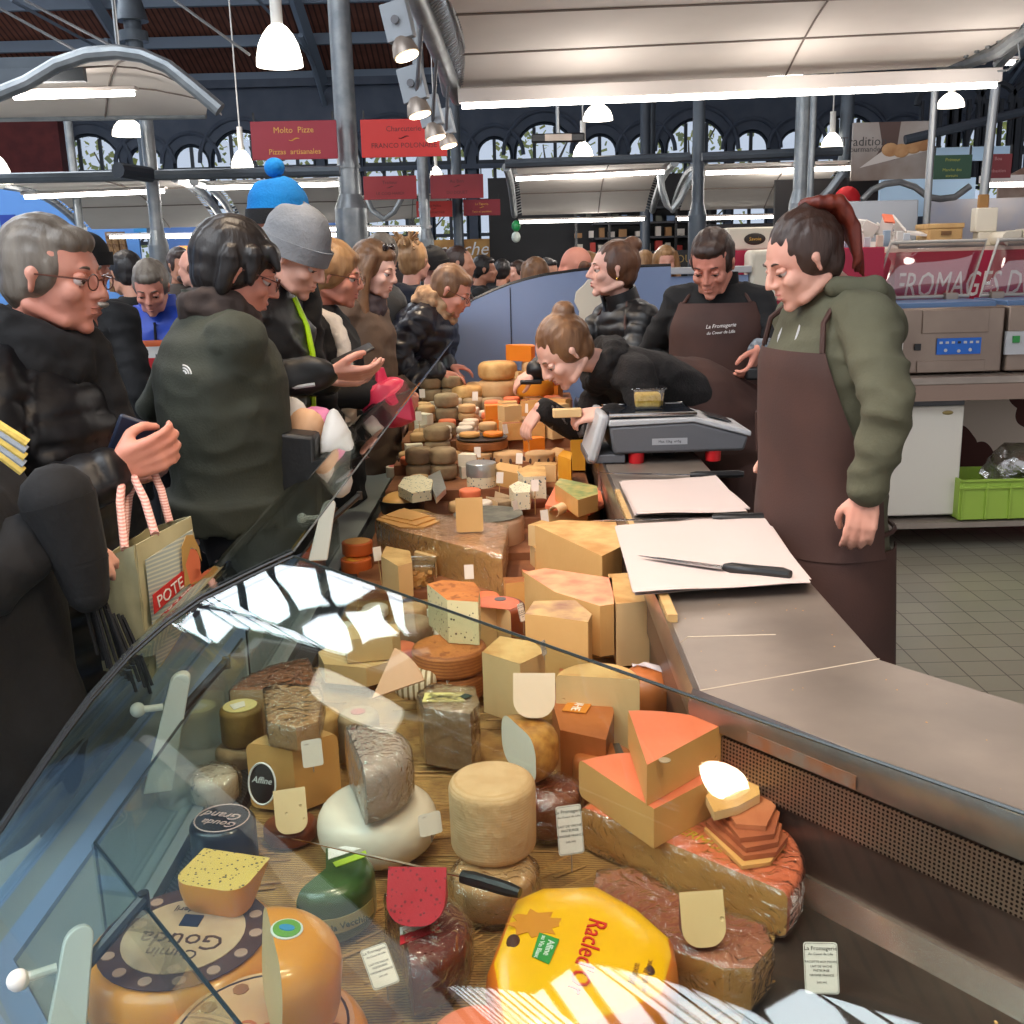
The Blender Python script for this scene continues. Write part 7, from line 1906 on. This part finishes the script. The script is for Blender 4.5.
# red-haired seller
t, i = person('red-haired seller in olive hoodie and brown apron looking down, hand at her hip', U(801, 261, Y=2.60), hs=.93, face=(-1, -.18), pitch=22, body=(-1, -.22), nk=U(834, 298, Y=2.66), lean=(.0, .0), coat=oliv, trousers=redc, skin=SK_A, hair=('tail', H_DBR),
              hands=(U(866, 494, Y=2.37), U(790, 440, Y=2.85)), hd=((-.12, -.05, -1), (-.6, -.2, -.7)), pn=((.2, 1, 0), (0, -1, 0)), curl=(.45, .4), w=.95, dep=.95, fem=1, armk=.87, pole=((.1, -1, -.1), (.4, .8, -.3)), extra='hood', fold=.006, hem=.10)
apron(t, i, br_ap, top=.82, low=.42, side=1.9, wid=1.9)
g = G(); nb, F, L_ = i['nb'], i['F'], i['L']
limb(g, [nb + i['sp'] * .03 + L_ * .085 + F * .05, nb + i['sp'] * .02 + L_ * .105 - F * .04, nb - F * .115 - i['sp'] * .01, nb + i['sp'] * .02 - L_ * .105 - F * .04, nb + i['sp'] * .03 - L_ * .085 + F * .05], [.026, .038, .048, .038, .026], 12)
limb(g, [nb - F * .12 + L_ * .06 - i['sp'] * .05, nb - F * .15 - i['sp'] * .09, nb - F * .12 - L_ * .06 - i['sp'] * .05], [.04, .05, .04], 12)
mobj('hood', remesh(g, .009, 2, lambda co, n: co + n * .008 * noise.noise(co * 16)), oliv, t, i['org'])
g = G()
for k in (-1, 1): g.tube([nb + F * .085 + L_ * k * .03, nb + F * .12 + L_ * k * .045 - i['sp'] * .09, nb + F * .135 + L_ * k * .04 - i['sp'] * .17], .004, 6)
mk('drawstring', g, lgrey, t)
g = G(); g.sheet(lambda u, v: i['tor'](.50 + .12 * v, PI / 2 + .55 + .28 * u, .021), 6, 5, .003); mk('chest_pocket', g, br_ap, t)
# male seller
t, i = person('male seller in black fleece and long brown apron looking down at his hands', U(712, 264, Y=4.40), face=(-.45, -.9), pitch=26, body=(-.22, -1), coat=blackc, trousers=jeans, skin=SK_C, hair=('short', H_DBR),
              hs=1.1, hands=(U(758, 350, Y=4.15), U(672, 385, Y=4.5)), hd=((-.3, -.3, -.6), (0, -.2, -1)), pn=((-.8, 0, -.4), (1, 0, 0)), curl=(.7, .5), w=.98, dep=1.05, fold=.006, collar=1, hem=.12, fine=1)
apron(t, i, br_ap, top=.90, low=.40, wid=2.0, side=1.6)
tp = i['tor'](.78, PI / 2 - .12, .040); text('La Fromagerie', .022, white_ink, t, frame(tp + Vector((-.02, -.004, .012)), (1, .16, .04), (0, 0, 1)), local=False, shear=.3); text('du Coeur de Lille', .017, white_ink, t, frame(tp + Vector((-.02, -.004, -.014)), (1, .16, .04), (0, 0, 1)), local=False, shear=.3)
a_, e_, w_ = i['arms'][0]; g = G(); limb(g, [w_.lerp(e_, .10), w_.lerp(e_, .6)], [.05, .062], 14); mobj('plastic_oversleeve', remesh(g, .007, 1, lambda co, n: co + n * .009 * noise.noise(co * 40)), M('oversleeve_grey', (120, 130, 140), (70, 76, 84), 20, .3, bump=1, bsc=40), t, i['org'])
g = G(); g.box(w_ + Vector((-.01, -.05, -.085)), (.1, .04, .05)); o = mk('leather_wallet', g, black, bevel=.01); tag(o, 'small black wallet held by the male seller', 'wallet')
# seller in puffer with bun
t, i = person('seller with a hair bun and black puffer jacket looking toward the customers', U(612, 270, Y=4.95), hs=1.07, face=(-1, -.12), pitch=-2, body=(-.9, -.45), lean=(-.17, -.03), coat=puffb, trousers=jeans, skin=SK_D, hair=('bun', H_BRN),
              hands=(U(575, 360, Y=4.7), U(534, 372, Y=4.85)), hd=((-1, 0, -.5), (-.8, .1, -.45)), pn=((0, 0, -1), (0, .4, -1)), curl=(.3, .55), fem=1, puff=.009, fold=.004, eyes='open', collar=1, w=.96, fine=1, pole=((.2, -.3, -1), (.2, .5, -1)), hem=.1)
apron(t, i, br_ap, top=.80, low=.5, wid=1.9, side=1.7)
g = G(); e = i['T'] @ Vector((-.004, .084, -.036)); g.ell(e, (.006, .006, .008), n=10); mk('earring', g, M('gold', (220, 180, 90), rough=.25, met=1), t)
g = G(); p = U(531, 382, Y=4.82); g.box(p, (.10, .03, .02)); o = mk('cheese_cutter', g, black, bevel=.006); tag(o, 'black-handled tool in the hand of the puffer jacket seller', 'tool')
# bending seller
pv = U(732, 424, Y=4.22)
t, i = person('young seller bending over the counter to reach a cheese, hair in a bun', U(563, 352, Y=3.84), face=(-.86, -.30), pitch=38, body=(-.97, -.24), pel=(pv.x, pv.y, pv.z - .03), nk=U(610, 364, Y=3.94), coat=M('black_fur_knit', (22, 20, 20), (34, 30, 30), 30, .95, bump=1, bsc=120), trousers=br_ap, skin=SK_D, hair=('bun', H_LBR),
              hs=1.05, hands=(U(604, 413, Y=3.70), U(540, 408, Y=4.02)), hd=((-1, .05, -.12), (-.62, -.1, -.85)), pn=((0, .6, -1), (-.1, .2, -1)), curl=(.75, .45), fem=1, fold=.006, w=.92, dep=.95, fine=1, pole=((1, .4, -.05), (.3, .3, -1)), hem=-.03)
for k in (0, 1):
    a_, e_, w_ = i['arms'][k]; g = G(); limb(g, [w_.lerp(e_, .12), w_.lerp(e_, .85)], [.042, .055], 14); mobj('fur_cuff', remesh(g, .006, 1, lambda co, n: co + n * .010 * noise.noise(co * 46)), M('cuff_mottled', (120, 112, 108), (52, 46, 46), 30, .45, bump=1, bsc=60), t, i['org'])
g = G()
sp_, Fb_, P0_, nb_ = i['sp'], i['Fb'], i['P0'], i['nb']
limb(g, [P0_.lerp(nb_, .58) - Vector((0, 0, .02)), P0_.lerp(nb_, .35), P0_ + Vector((.03, .02, -.03)), P0_ + Vector((.08, .04, -.32)), P0_ + Vector((.08, .04, -.55))], [.17, .205, .215, .18, .17], 20)
mobj('apron', remesh(g, .01, 3, lambda co, n: co + n * (.012 * noise.noise(Vector((co.x * 5, co.y * 5, co.z * 12))))), br_ap, t, i['org'])
scarf(t, i, M('black_fluffy_scarf', (20, 18, 18), (32, 28, 28), 30, .95, bump=1, bsc=100), r=.04, n=2, tails=False)
p = i['arms'][0][2] + Vector((-.13, -.005, .005)); g = G(); g.box((0, 0, 0), (.10, .035, .03)); o = mk('cheese_wedge', g, P_pale, loc=p, local=True, bevel=.003, rot=(0, 0, R(4))); tag(o, 'pale cheese wedge held out by the bending seller', 'cheese')

# ---- customers
t, i = person('grey-haired customer with glasses and a thick black scarf holding a phone', U(54, 277, Y=2.24), face=(1, -.10), pitch=6, body=(.95, -.1), lean=(.04, .0), coat=puffb, trousers=jeans, skin=SK_C, hair=('short', H_GRY), glasses=True,
              hands=(U(112, 470, Y=2.28), U(116, 468, Y=2.06)), hd=((.75, -.2, .12), (.8, .15, .25)), pn=((-.2, -1, .2), (.1, .9, .3)), curl=(.7, .75), w=1.10, dep=1.15, puff=.008, fold=.006, eyes='open', hem=.3)
scarf(t, i, blackc, r=.055, n=2, rad=.09)
P_ = U(131, 441, Y=2.13); g = G(); T_ = Matrix.Translation(P_) @ Euler((R(12), R(24), R(20))).to_matrix().to_4x4(); g.box((0, 0, 0), (.075, .012, .10), T=T_); o = mk('phone', g, M('phone_navy', (30, 38, 58), rough=.35), bevel=.006); tag(o, 'dark blue phone held up by the grey-haired customer', 'phone')
# moustached man behind
t, i = person('moustached man mostly hidden behind the grey-haired customer', U(66, 282, Y=2.72), face=(1, -.08), pitch=8, coat=blackc, trousers=jeans, skin=SK_C, hair=('crop', H_GRY), fine=2, eyes='open')
g = G(); g.ell((.096, 0, -.044), (.012, .026, .008), T=i['T'], n=12); mk('moustache', g, M('moustache_grey', (170, 160, 150), rough=.8), t, jit=.001)
# shawl person cut by the frame
t, i = person('customer in a black fringed shawl cut off by the picture edge', U(-150, 372, Y=1.68), face=(1, .2), pitch=10, coat=blackc, trousers=jeans, skin=SK_A, hair=('short', H_DBR), fine=1,
              hands=(U(28, 505, Y=1.85), U(38, 540, Y=1.66)), hd=((1, .2, -.35), (1, .1, -.5)), pn=((0, -.6, -1), (0, .6, -1)), curl=(.6, .6), w=1.1, dep=1.1, fold=.01, hem=.34)
g = G(); nb = i['nb']
limb(g, [nb + Vector((0.04, 0, -.08)), nb + Vector((.10, .02, -.2)), nb + Vector((.14, .02, -.5))], [.20, .25, .22], 20); limb(g, [nb + Vector((.18, -.02, -.16)), nb + Vector((.26, .0, -.45))], [.13, .12], 16)
q = mobj('shawl', remesh(g, .012, 3, lambda co, n: co + n * .02 * noise.noise(Vector((co.x * 6, co.y * 9, co.z * 3)))), blackc, t, i['org'])
g = G(); a = U(100, 585, Y=1.66)
for k in range(16): x = a + Vector((-.03 + k * .004, .01 * math.sin(k), .0 - .004 * k)); g.tube([x, x + Vector((.004 + .001 * k, 0, -.06)), x + Vector((.012 + .0015 * k, 0, -.12 - .01 * (k % 3)))], .003, 5)
limb(g, [U(58, 500, Y=1.66), U(80, 560, Y=1.66), U(88, 592, Y=1.66)], [.06, .045, .035], 12)
mk('fringe', g, blackc, q)
a = U(10, 440, Y=1.47); g = G()
for k in range(5): g.tube([a + Vector((-.06, .0, .035 - k * .010)), a + Vector((-.015, -.006, .026 - k * .011)), a + Vector((.022 - .003 * k, .004, -.006 - k * .010))], .007, 8, m=k % 2)
mk('striped_scarf', g, (M('knit_yellow', (214, 186, 96), rough=.9, bump=.6, bsc=120), M('knit_greyblue', (150, 158, 168), rough=.9, bump=.6, bsc=120)), t)
# shopping bag
bz = U(150, 600, Y=2.0)
t = thing('shopping_bag', 'beige woven shopping bag with a printed blonde woman and pink rope handles', 'bag', (bz.x, bz.y, 0))
pA = [U(96, 562, Y=1.92), U(135, 545, Y=1.86), U(190, 516, Y=2.02), U(150, 528, Y=2.10)]; pB = [U(104, 670, Y=1.94), U(150, 682, Y=1.88), U(202, 600, Y=2.03), U(160, 610, Y=2.10)]
bagm_ = M('bag_linen', (186, 178, 140), (170, 162, 124), 10, .7, bump=.4, bsc=30); bagb = M('bag_striped_print', (160, 172, 168), rough=.7, wave=((198, 200, 180), 40, 'Z', .3, .4))
for k, nm in ((0, 'side_panel'), (1, 'front_panel'), (2, 'side_panel'), (3, 'back_panel')):
    a, b, c, d = pA[k], pA[(k + 1) % 4], pB[(k + 1) % 4], pB[k]
    g = G(); g.sheet(lambda u, v: a.lerp(b, u).lerp(d.lerp(c, u), v) + (b - a).cross(Vector((0, 0, 1))).normalized() * (.010 * math.sin(PI * v) * math.sin(PI * u) + .004 * noise.noise(Vector((u * 6, v * 6, k)))), 14, 14, .002); mk(nm, g, bagm_, t, smooth=60)
g = G(); g.add([pB[0], pB[1], pB[2], pB[3]] + [p + Vector((0, 0, .003)) for p in pB], [(0, 1, 2, 3), (7, 6, 5, 4), (0, 4, 5, 1), (1, 5, 6, 2), (2, 6, 7, 3), (3, 7, 4, 0)]); mk('bottom', g, bagm_, t)
a, b, c, d = pA[1], pA[2], pB[2], pB[1]; nrm = (b - a).cross(d - a).normalized(); nrm = nrm if nrm.y < 0 else -nrm
BP = lambda u, v, o=.016: a.lerp(b, u).lerp(d.lerp(c, u), v) + nrm * o
g = G(); g.sheet(lambda u, v: BP(.06 + .86 * u, .12 + .82 * v, .010 + .010 * math.sin(PI * v) * math.sin(PI * u)), 10, 10, .001); fp = mk('printed_panel', g, bagb, t)
def BT(u, v, o=.024): return frame(BP(u, v, o), b - a, a - d)
h_ = (a - d).length; w_ = (b - a).length
g = G()
for (cx, cy, rx, ry, rot) in ((.02, .0, .026, .036, 0), (.03, -.03, .016, .022, .3)): g.prism([(cx + rx * math.cos(q), cy + ry * math.sin(q)) for q in [2 * PI * k / 20 for k in range(20)]], 0, .001, T=BT(.62, .40))
mk('printed_face', g, M('print_flesh', (226, 120, 84), rough=.6), t)
g = G(); g.prism([(-.012, .0), (-.008, .05), (.01, .068), (.03, .062), (.046, .03), (.05, .0), (.036, .03), (.02, .04), (.004, .02)], .0012, .002, T=BT(.62, .40)); g.prism([(-.012, -.03), (-.004, .02), (.006, -.03)], .0012, .002, T=BT(.62, .40)); mk('printed_hair', g, M('print_blond', (190, 150, 86), rough=.6), t)
g = G(); g.prism([(-.01, -.06), (.05, -.05), (.06, -.09), (-.02, -.10)], .001, .0018, T=BT(.62, .44)); mk('printed_dress', g, M('print_navy2', (40, 44, 70), rough=.6), t)
g = G(); g.prism([(-.052, -.022), (.05, -.004), (.05, .028), (-.05, .016)], .0005, .0015, T=BT(.30, .45)); mk('printed_badge', g, M('print_badge_red', (196, 44, 44), rough=.6), t)
text('POTE', .034, white_ink, t, BT(.30, .445, .0265) @ Matrix.Rotation(R(8), 4, 'Z'), local=False)
hm1 = U(128, 478, Y=2.06)
for (p0, p1, hp_) in ((pA[0].lerp(pA[1], .75), pA[1].lerp(pA[2], .35), hm1), (pA[3].lerp(pA[0], .5), pA[2].lerp(pA[3], .5), hm1 + Vector((.02, .05, .01)))):
    g = G(); g.tube([p0, p0.lerp(hp_, .5) + Vector((-.01, 0, .02)), hp_ + Vector((-.012, 0, .0)), hp_ + Vector((.012, 0, .0)), p1.lerp(hp_, .5) + Vector((.008, 0, .01)), p1], .008, 8)
    mk('rope_handle', g, M('rope_pink', (206, 140, 128), rough=.8, wave=((230, 190, 176), 60, 'Z', .4, .5), bump=.5), t)
# green fleece man
t, i = person('black-haired customer with glasses in an olive grey fleece, arms crossed', U(238, 272, Y=2.90), face=(.92, .28), pitch=20, body=(.80, .50), nk=U(216, 318, Y=2.90), lean=(.01, .02), hs=1.06, coat=fleece, trousers=jeans, skin=SK_C, hair=('bowl', H_BLK), glasses=True,
              hands=(U(242, 408, Y=3.16), U(262, 404, Y=3.02)), hd=((.3, -.6, -.3), (.2, .9, .0)), pn=((-.6, -.6, 0), (-.6, -.6, 0)), curl=(.5, .5), w=1.04, dep=1.12, fold=.005, collar=1, pole=((-.3, .4, -1), (-.3, -.3, -1)), hem=-.10)
scarf(t, i, cloth('scarf_brown', (70, 56, 50), (52, 42, 38), .5, 40), r=.036, n=2, rad=.082, tails=False)
ph_ = -PI / 2 - .75; tp = i['tor'](.80, ph_, .022); nv = (i['F'] * math.sin(ph_) + i['L'] * math.cos(ph_)).normalized(); T_ = frame(tp, i['sp'].cross(nv), i['sp'])
g = G()
for k in range(3): g.tube([T_ @ Vector(((.008 + .007 * k) * math.cos(q), (.008 + .007 * k) * math.sin(q), .002)) for q in [PI / 2 * j / 6 for j in range(7)]], .0022, 5)
mk('back_logo', g, white_ink, t)
# bobble hat man
t, i = person('tall man in a blue bobble hat with black rim, seen from behind', U(284, 226, Y=3.75), face=(.75, .66), pitch=8, body=(.6, .8), nk=U(258, 264, Y=3.8), coat=blackc, trousers=jeans, skin=SK_C, hair=('bobble', H_DBR, M('knit_blue', (0, 124, 196), (0, 108, 178), 10, .9, bump=.8, bsc=120), M('knit_black', (20, 20, 22), rough=.9, bump=.6, bsc=120)), fine=2, collar=1, w=1.05, hem=.3)
g = G(); limb(g, [i['nb'] + i['L'] * .10 - i['F'] * .02, i['nb'] - i['F'] * .11, i['nb'] - i['L'] * .10 - i['F'] * .02], [.04, .055, .04], 12); mobj('hood', remesh(g, .011, 2), blackc, t, i['org'])
# beanie man with phone
t, i = person('young man in a grey beanie looking at his phone, black jacket with neon zip', U(297, 258, Y=3.40), face=(.95, -.25), pitch=28, body=(.95, -.2), lean=(.04, 0), coat=cloth('black_shell', (15, 16, 18), (11, 12, 14), .2, 40, .5), trousers=jeans, skin=SK_A, hair=('beanie', H_DBR, M('knit_grey', (128, 132, 138), (112, 116, 122), 12, .9, bump=.8, bsc=120)),
              hands=(U(330, 378, Y=3.22), U(330, 372, Y=3.08)), hd=((1, .1, .0), (1, .1, -.08)), pn=((-.1, -.6, 1), (0, .5, .9)), curl=(.5, .42), collar=1, w=1.02, hem=.3, fold=.008)
g = G(); g.tube([i['tor'](u, PI / 2 - .05, .012) for u in (.95, .85, .75, .65, .55)], .010, 6); mk('neon_zip', g, M('neon_yellow', (196, 240, 20), rough=.5), t)
a_, e_, w_ = i['arms'][1]
g = G(); g.tube([a_.lerp(e_, k) + Vector((.03, -.065, .02)) for k in (.1, .4, .8)], .006, 6); o = [w_.lerp(e_, k) for k in (.15, .5, .95)]; g.tube([p + Vector((0, -.045, -.025)) for p in o], .006, 6); mk('reflective_trim', g, M('reflective_grey', (176, 180, 184), rough=.4), t)
g = G(); q = U(352, 368, Y=3.12); g.box((0, 0, 0), (.13, .07, .010), T=Matrix.Translation(q + Vector((0, .03, .035))) @ Euler((R(10), R(-22), R(15))).to_matrix().to_4x4()); o = mk('phone', g, black, bevel=.005); tag(o, 'black phone in the hand of the man with the grey beanie', 'phone')
# black bag with white strap and papers beside
bp = U(290, 470, Y=2.9)
t = thing('tote_bag', 'black shoulder bag with a white strap, stuffed with paper bags', 'bag', (bp.x, bp.y, 0))
g = G(); p1, p2 = U(262, 425, Y=2.9), U(322, 425, Y=2.9); g.prism([(0, 0), (.16, -.02), (.15, -.28), (-.02, -.27)], 0, .10, T=frame(p1, (1, 0, 0), (0, 0, 1))); mk('bag_body', g, M('bag_black', (24, 24, 26), rough=.5, bump=.3), t, bevel=.01)
g = G(); g.prism([(-.014, .0), (.014, .0), (.012, -.14), (.01, -.30), (-.012, -.30), (-.008, -.14)], 0, .004, T=frame(U(268, 430, Y=2.84), (1, 0, -.25), (.15, 0, 1))); mk('strap', g, M('strap_white', (230, 230, 226), rough=.6), t)
g = G(); g.box(U(247, 505, Y=2.84), (.025, .006, .05)); mk('strap_print', g, M('strap_green', (30, 140, 70), rough=.6), t)
for (x0, y0, z, c, lb, nm) in ((288, 418, 2.98, (232, 228, 220), 'crumpled white paper bag standing in the black shoulder bag', 0), (305, 430, 2.95, (222, 178, 140), 'tan bread bag inside the black shoulder bag', 1), (318, 428, 3.0, (214, 130, 170), 'pink wrapping showing in the black shoulder bag', 2), (335, 455, 2.9, (226, 226, 224), 'white plastic bag hanging beside the black shoulder bag', 3)):
    p = U(x0, y0, Y=z); g = G(); g.ell(p, (.05 if nm != 3 else .045, .04, .06 if nm != 3 else .13), n=20); o = mk('paper_bag' if nm != 3 else 'plastic_bag', g, M('bag_c%d' % nm, c, rough=.7, bump=.6, bsc=30), jit=.018); tag(o, lb, 'bag')
# woman with white scarf
t, i = person('older woman with short blond hair, glasses and a long white scarf', U(336, 276, Y=4.1), face=(1, -.12), pitch=10, lean=(.03, 0), coat=blackc, trousers=jeans, skin=SK_C, hair=('fluffy', H_BLD), glasses=True, fem=1, fine=2, w=1.08, dep=1.1,
              hands=(U(385, 390, Y=3.95), U(382, 395, Y=3.8)), hd=((.8, 0, -.3), (.8, 0, -.3)), pn=((0, -1, -.3), (0, 1, -.3)), eyes='open', hem=.3)
g = G(); nb = i['nb']; F = i['F']; L_ = i['L']
limb(g, [nb - F * .06 - L_ * .06 + i['sp'] * .03, nb - L_ * .09 + i['sp'] * .02] + [i['tor'](u, PI / 2 + .62, .016) for u in (.93, .84, .74, .62, .5, .38)], [.032] + [.03] * 6 + [.024], 10)
limb(g, [nb - F * .06 - L_ * .06 + i['sp'] * .03, nb - F * .09, nb - F * .05 + L_ * .08], [.032, .032, .032], 10)
mobj('white_scarf', remesh(g, .008, 1, lambda co, n: co + n * .006 * noise.noise(co * 40)), M('scarf_white', (226, 218, 208), rough=.9, bump=.8, bsc=90), t, i['org'])
p = U(388, 405, Y=3.8); g = G(); g.ell(p, (.10, .07, .09), n=22); g.cyl(p + Vector((-.02, 0, .05)), p + Vector((-.04, 0, .12)), .03, .015, n=12); o = mk('plastic_bag', g, M('bag_pink', (206, 50, 84), rough=.35, bump=.8, bsc=16), jit=.03); tag(o, 'crumpled pinkish red plastic bag held by the woman with the white scarf', 'bag')
# long haired young woman
t, i = person('young woman with long fair hair and sunglasses on her head in a beige-brown coat', U(375, 270, Y=4.75), face=(.96, -.3), pitch=14, coat=browncoat, trousers=jeans, skin=SK_D, hair=('long', H_LBR), fem=1, fine=2, w=.92, hem=.3, eyes='open')
scarf(t, i, cloth('scarf_mauve', (78, 66, 68), (60, 50, 54), .5, 40), r=.045, n=2, rad=.08, tails=False, low=.01)
g = G()
for y in (-1, 1): g.ell((.045, y * .034, .108), (.012, .024, .018), T=i['T'], n=12)
g.tube([i['V'](.05, -.06, .1), i['V'](.055, 0, .115), i['V'](.05, .06, .1)], .003, 5); mk('sunglasses', g, M('sunglass_dark', (40, 34, 34), rough=.15), t)
# bending woman with knit scarf
pv = U(405, 385, Y=5.35)
t, i = person('short-haired customer in a navy puffer and chunky knit scarf leaning over the glass', U(452, 291, Y=5.25), face=(.95, -.22), pitch=26, body=(.97, -.2), pel=(pv.x, pv.y, .93), nk=U(433, 308, Y=5.3), coat=navyp, trousers=jeans, skin=SK_C, hair=('short', H_LBR), glasses=True, fem=1, fine=2, puff=.011,
              hands=(U(448, 365, Y=5.2), U(440, 372, Y=5.1)), hd=((1, 0, -.2), (1, 0, -.2)), pn=((0, 0, -1), (0, 0, -1)), w=1.02, dep=1.1, eyes='open', hem=.14)
scarf(t, i, M('chunky_knit', (196, 160, 122), (140, 104, 76), 16, .95, bump=1, bsc=60), r=.052, n=2, rad=.075, tails=False, amp=.02, name='knit_scarf')
p = i['P0'].lerp(i['nb'], .62) - i['Fb'] * .20 + Vector((0, 0, .02)); g = G(); g.ell(p, (.13, .15, .22), T=None, n=20); o = mk('backpack', g, M('backpack_black', (20, 20, 22), rough=.6, bump=.4), jit=.012); tag(o, 'black backpack on the back of the leaning customer in the navy puffer', 'backpack')
# people further back: (px,py,Y, face, pitch, coat, skin, hair, label)
FAR = [
 (88, 266, 4.3, (.3, 1), 5, blackc, SK_C, ('cap', H_DBR, blackc), 'man in black coat and dark cap seen from behind, beyond the grey-haired customer', dict(w=1.0)),
 (125, 274, 5.9, (-.75, .6), 5, blackc, SK_B, ('short', H_BLK), 'dark-haired man turned away, beside the man in the black cap', {}),
 (181, 266, 7.3, (.6, -.75), 5, cloth('grey_jacket', (90, 84, 80)), SK_B, ('short', H_DBR), 'bearded man in the distance facing a balding man', dict(beard=1)),
 (193, 268, 6.6, (-.85, .35), 0, navyc, SK_A, ('bald', H_BRN), 'balding man in a navy jacket talking to the bearded man', {}),
 (383, 258, 5.9, (.2, 1), 0, navyc, SK_A, ('fluffy', H_GRY), 'customer in a navy coat with grey-brown hair seen from behind', {}),
 (415, 262, 6.2, (.5, .86), 0, navyc, SK_A, ('bun', H_BLD), 'person with tied-up dreadlocks and a navy jacket', dict(dread=1)),
 (434, 268, 6.5, (.3, .95), 0, blackc, SK_A, ('cap', H_DBR, blackc), 'person in a round black woollen hat next to the dreadlocks', {}),
 (461, 264, 7.6, (.95, -.2), 0, darkgreen, SK_B, ('crop', H_DBR), 'man in a dark green coat in profile beyond the knit scarf', {}),
 (485, 270, 9.2, (1, 0), 0, blackc, SK_B, ('short', H_BLK), 'dark-haired person with a maroon bag in the far aisle', {}),
 (503, 272, 10.4, (.4, .9), 0, blackc, SK_B, ('short', H_BLK), 'distant person in black at the end of the aisle', {}),
 (470, 272, 11, (.2, .9), 0, maroon, SK_A, ('short', H_BRN), 'distant person in maroon between the dark green coat and the aisle end', {}),
 (533, 276, 7.4, (-.6, .7), 0, browncoat, SK_A, ('long', H_LBR), 'woman with light-streaked hair behind the lavender panel', {}),
 (549, 272, 9.6, (.6, -.7), 0, redc, SK_B, ('short', H_BLK), 'person in bright red behind the lavender panel', {}),
 (574, 266, 6.9, (-.95, -.1), 4, cloth('grey_green', (80, 84, 78)), SK_C, ('bald', H_BRN), 'balding man in profile looking over the lavender panel', {}),
 (591, 268, 8.2, (.9, .2), 0, browncoat, SK_A, ('short', H_BLD), 'blond head just behind the balding man at the panel', {}),
 (666, 262, 8.4, (0, -1), 4, cloth('fur_collar', (150, 130, 110)), SK_A, ('long', H_BLD), 'blonde woman facing the camera behind the blue partition', {}),
 (645, 266, 8.8, (.2, .9), 0, browncoat, SK_A, ('long', H_BLD), 'fair-haired head beside the dark sign, behind the blue partition', {}),
 (350, 268, 8.6, (.7, .7), 0, navyc, SK_A, ('short', H_GRY), 'distant grey-haired person behind the long-haired young woman', {}),
 (445, 262, 10.5, (.3, -.9), 0, darkgreen, SK_A, ('short', H_DBR), 'distant person facing the camera beside the wooden banner', {}),
 (517, 272, 11.5, (-.8, -.4), 0, blackc, SK_A, ('short', H_DBR), 'far customer right of the aisle end'.replace('right of', 'past'), {}),
]
for (px, py, Y, fc, pt, ct, sk, hr, lb, kw) in FAR:
    q = U(px, py, Y=Y)
    sc_ = q.z
    t, i = person(lb, q, face=fc, pitch=pt, coat=ct, trousers=jeans, skin=sk, hair=hr, fine=3 if Y > 4.5 else 2, hem=.22, w=kw.get('w', 1.0), collar=0)
    if kw.get('beard'): g = G(); g.ell((.05, 0, -.075), (.05, .052, .036), T=i['T'], n=14); mk('beard', g, H_DBR, t)
    if kw.get('dread'):
        g = G()
        for k in range(26): a = k * .7; g.tube([i['V'](-.06, 0, .08), i['V'](-.08 + .03 * math.cos(a), .045 * math.sin(a), .13), i['V'](-.09 + .05 * math.cos(a), .085 * math.sin(a), .12 + .05 * math.cos(k * 1.7))], .008, 5)
        mk('dreadlocks', g, H_BLD, t)
# man in red, white and blue jacket
t, i = person('grey-haired man in a blue, red and white sports jacket looking down', U(151, 288, Y=4.9), face=(.12, -1), pitch=26, coat=cloth('royal_blue', (24, 70, 186), (20, 58, 160), .2, 30, .5), trousers=jeans, skin=SK_C, hair=('short', H_GRY), fine=2, collar=1, w=.98,
              hands=(None, U(140, 400, Y=4.85)), hd=((0, 0, -1), (0, -.1, -1)), hem=.14)
rdj = cloth('jacket_red', (200, 30, 40), None, .2, 30, .5); whj = cloth('jacket_white', (226, 222, 216), None, .2, 30, .5)
for (u0, u1, m_, nm) in ((.70, .765, whj, 'white_band'), (.63, .70, rdj, 'red_band'), (.765, .80, cloth('jacket_orange', (226, 100, 40), None, .2, 30, .5), 'orange_band')):
    g = G(); g.sheet(lambda u, v: i['tor'](u0 + (u1 - u0) * v, PI / 2 + (u - .5) * 2.0, .014), 20, 3, .004); mk(nm, g, m_, t)
g = G(); g.tube([i['tor'](u, PI / 2, .016) for u in (.3, .5, .7, .9)], .006, 5); mk('zip', g, navyc, t)
a_, e_, w_ = i['arms'][1]
g = G(); limb(g, [a_.lerp(e_, .3), e_, w_.lerp(e_, .3)], [.074, .066, .058], 14); mobj('red_sleeve', remesh(g, .011, 1), rdj, t, i['org'])
g = G(); g.tube([a_ + Vector((-.075, -.02, 0)), e_ + Vector((-.066, -.02, 0)), w_ + Vector((-.05, -.02, .05))], .012, 6); mk('white_piping', g, whj, t)
# ------------------------------------------------------------- light
w = bpy.data.worlds.new('world'); SC.world = w; w.use_nodes = True
bg = w.node_tree.nodes['Background']; bg.inputs[0].default_value = (.94, .95, 1, 1); bg.inputs[1].default_value = 1.4


def area(name, loc, size, power, col, rot=(0, 0, 0), sy=None):
    l = bpy.data.lights.new(name, 'AREA'); l.energy = power; l.color = col; l.size = size; l.shape = 'RECTANGLE'; l.size_y = sy or size
    o = bpy.data.objects.new(name, l); COL.objects.link(o); o.location = loc; o.rotation_euler = rot
    return o


vs = SC.view_settings; SC.display_settings.display_device = 'sRGB'
vs.view_transform = 'Standard'; vs.look = 'None'; vs.exposure = -0.5; vs.gamma = 1.0; vs.use_curve_mapping = False
SC.cycles.max_bounces = 10; SC.cycles.transparent_max_bounces = 24; SC.cycles.diffuse_bounces = 3; SC.cycles.glossy_bounces = 4
SC.cycles.caustics_reflective = False; SC.cycles.caustics_refractive = False
SC.cycles.sample_clamp_indirect = 4; SC.cycles.sample_clamp_direct = 0
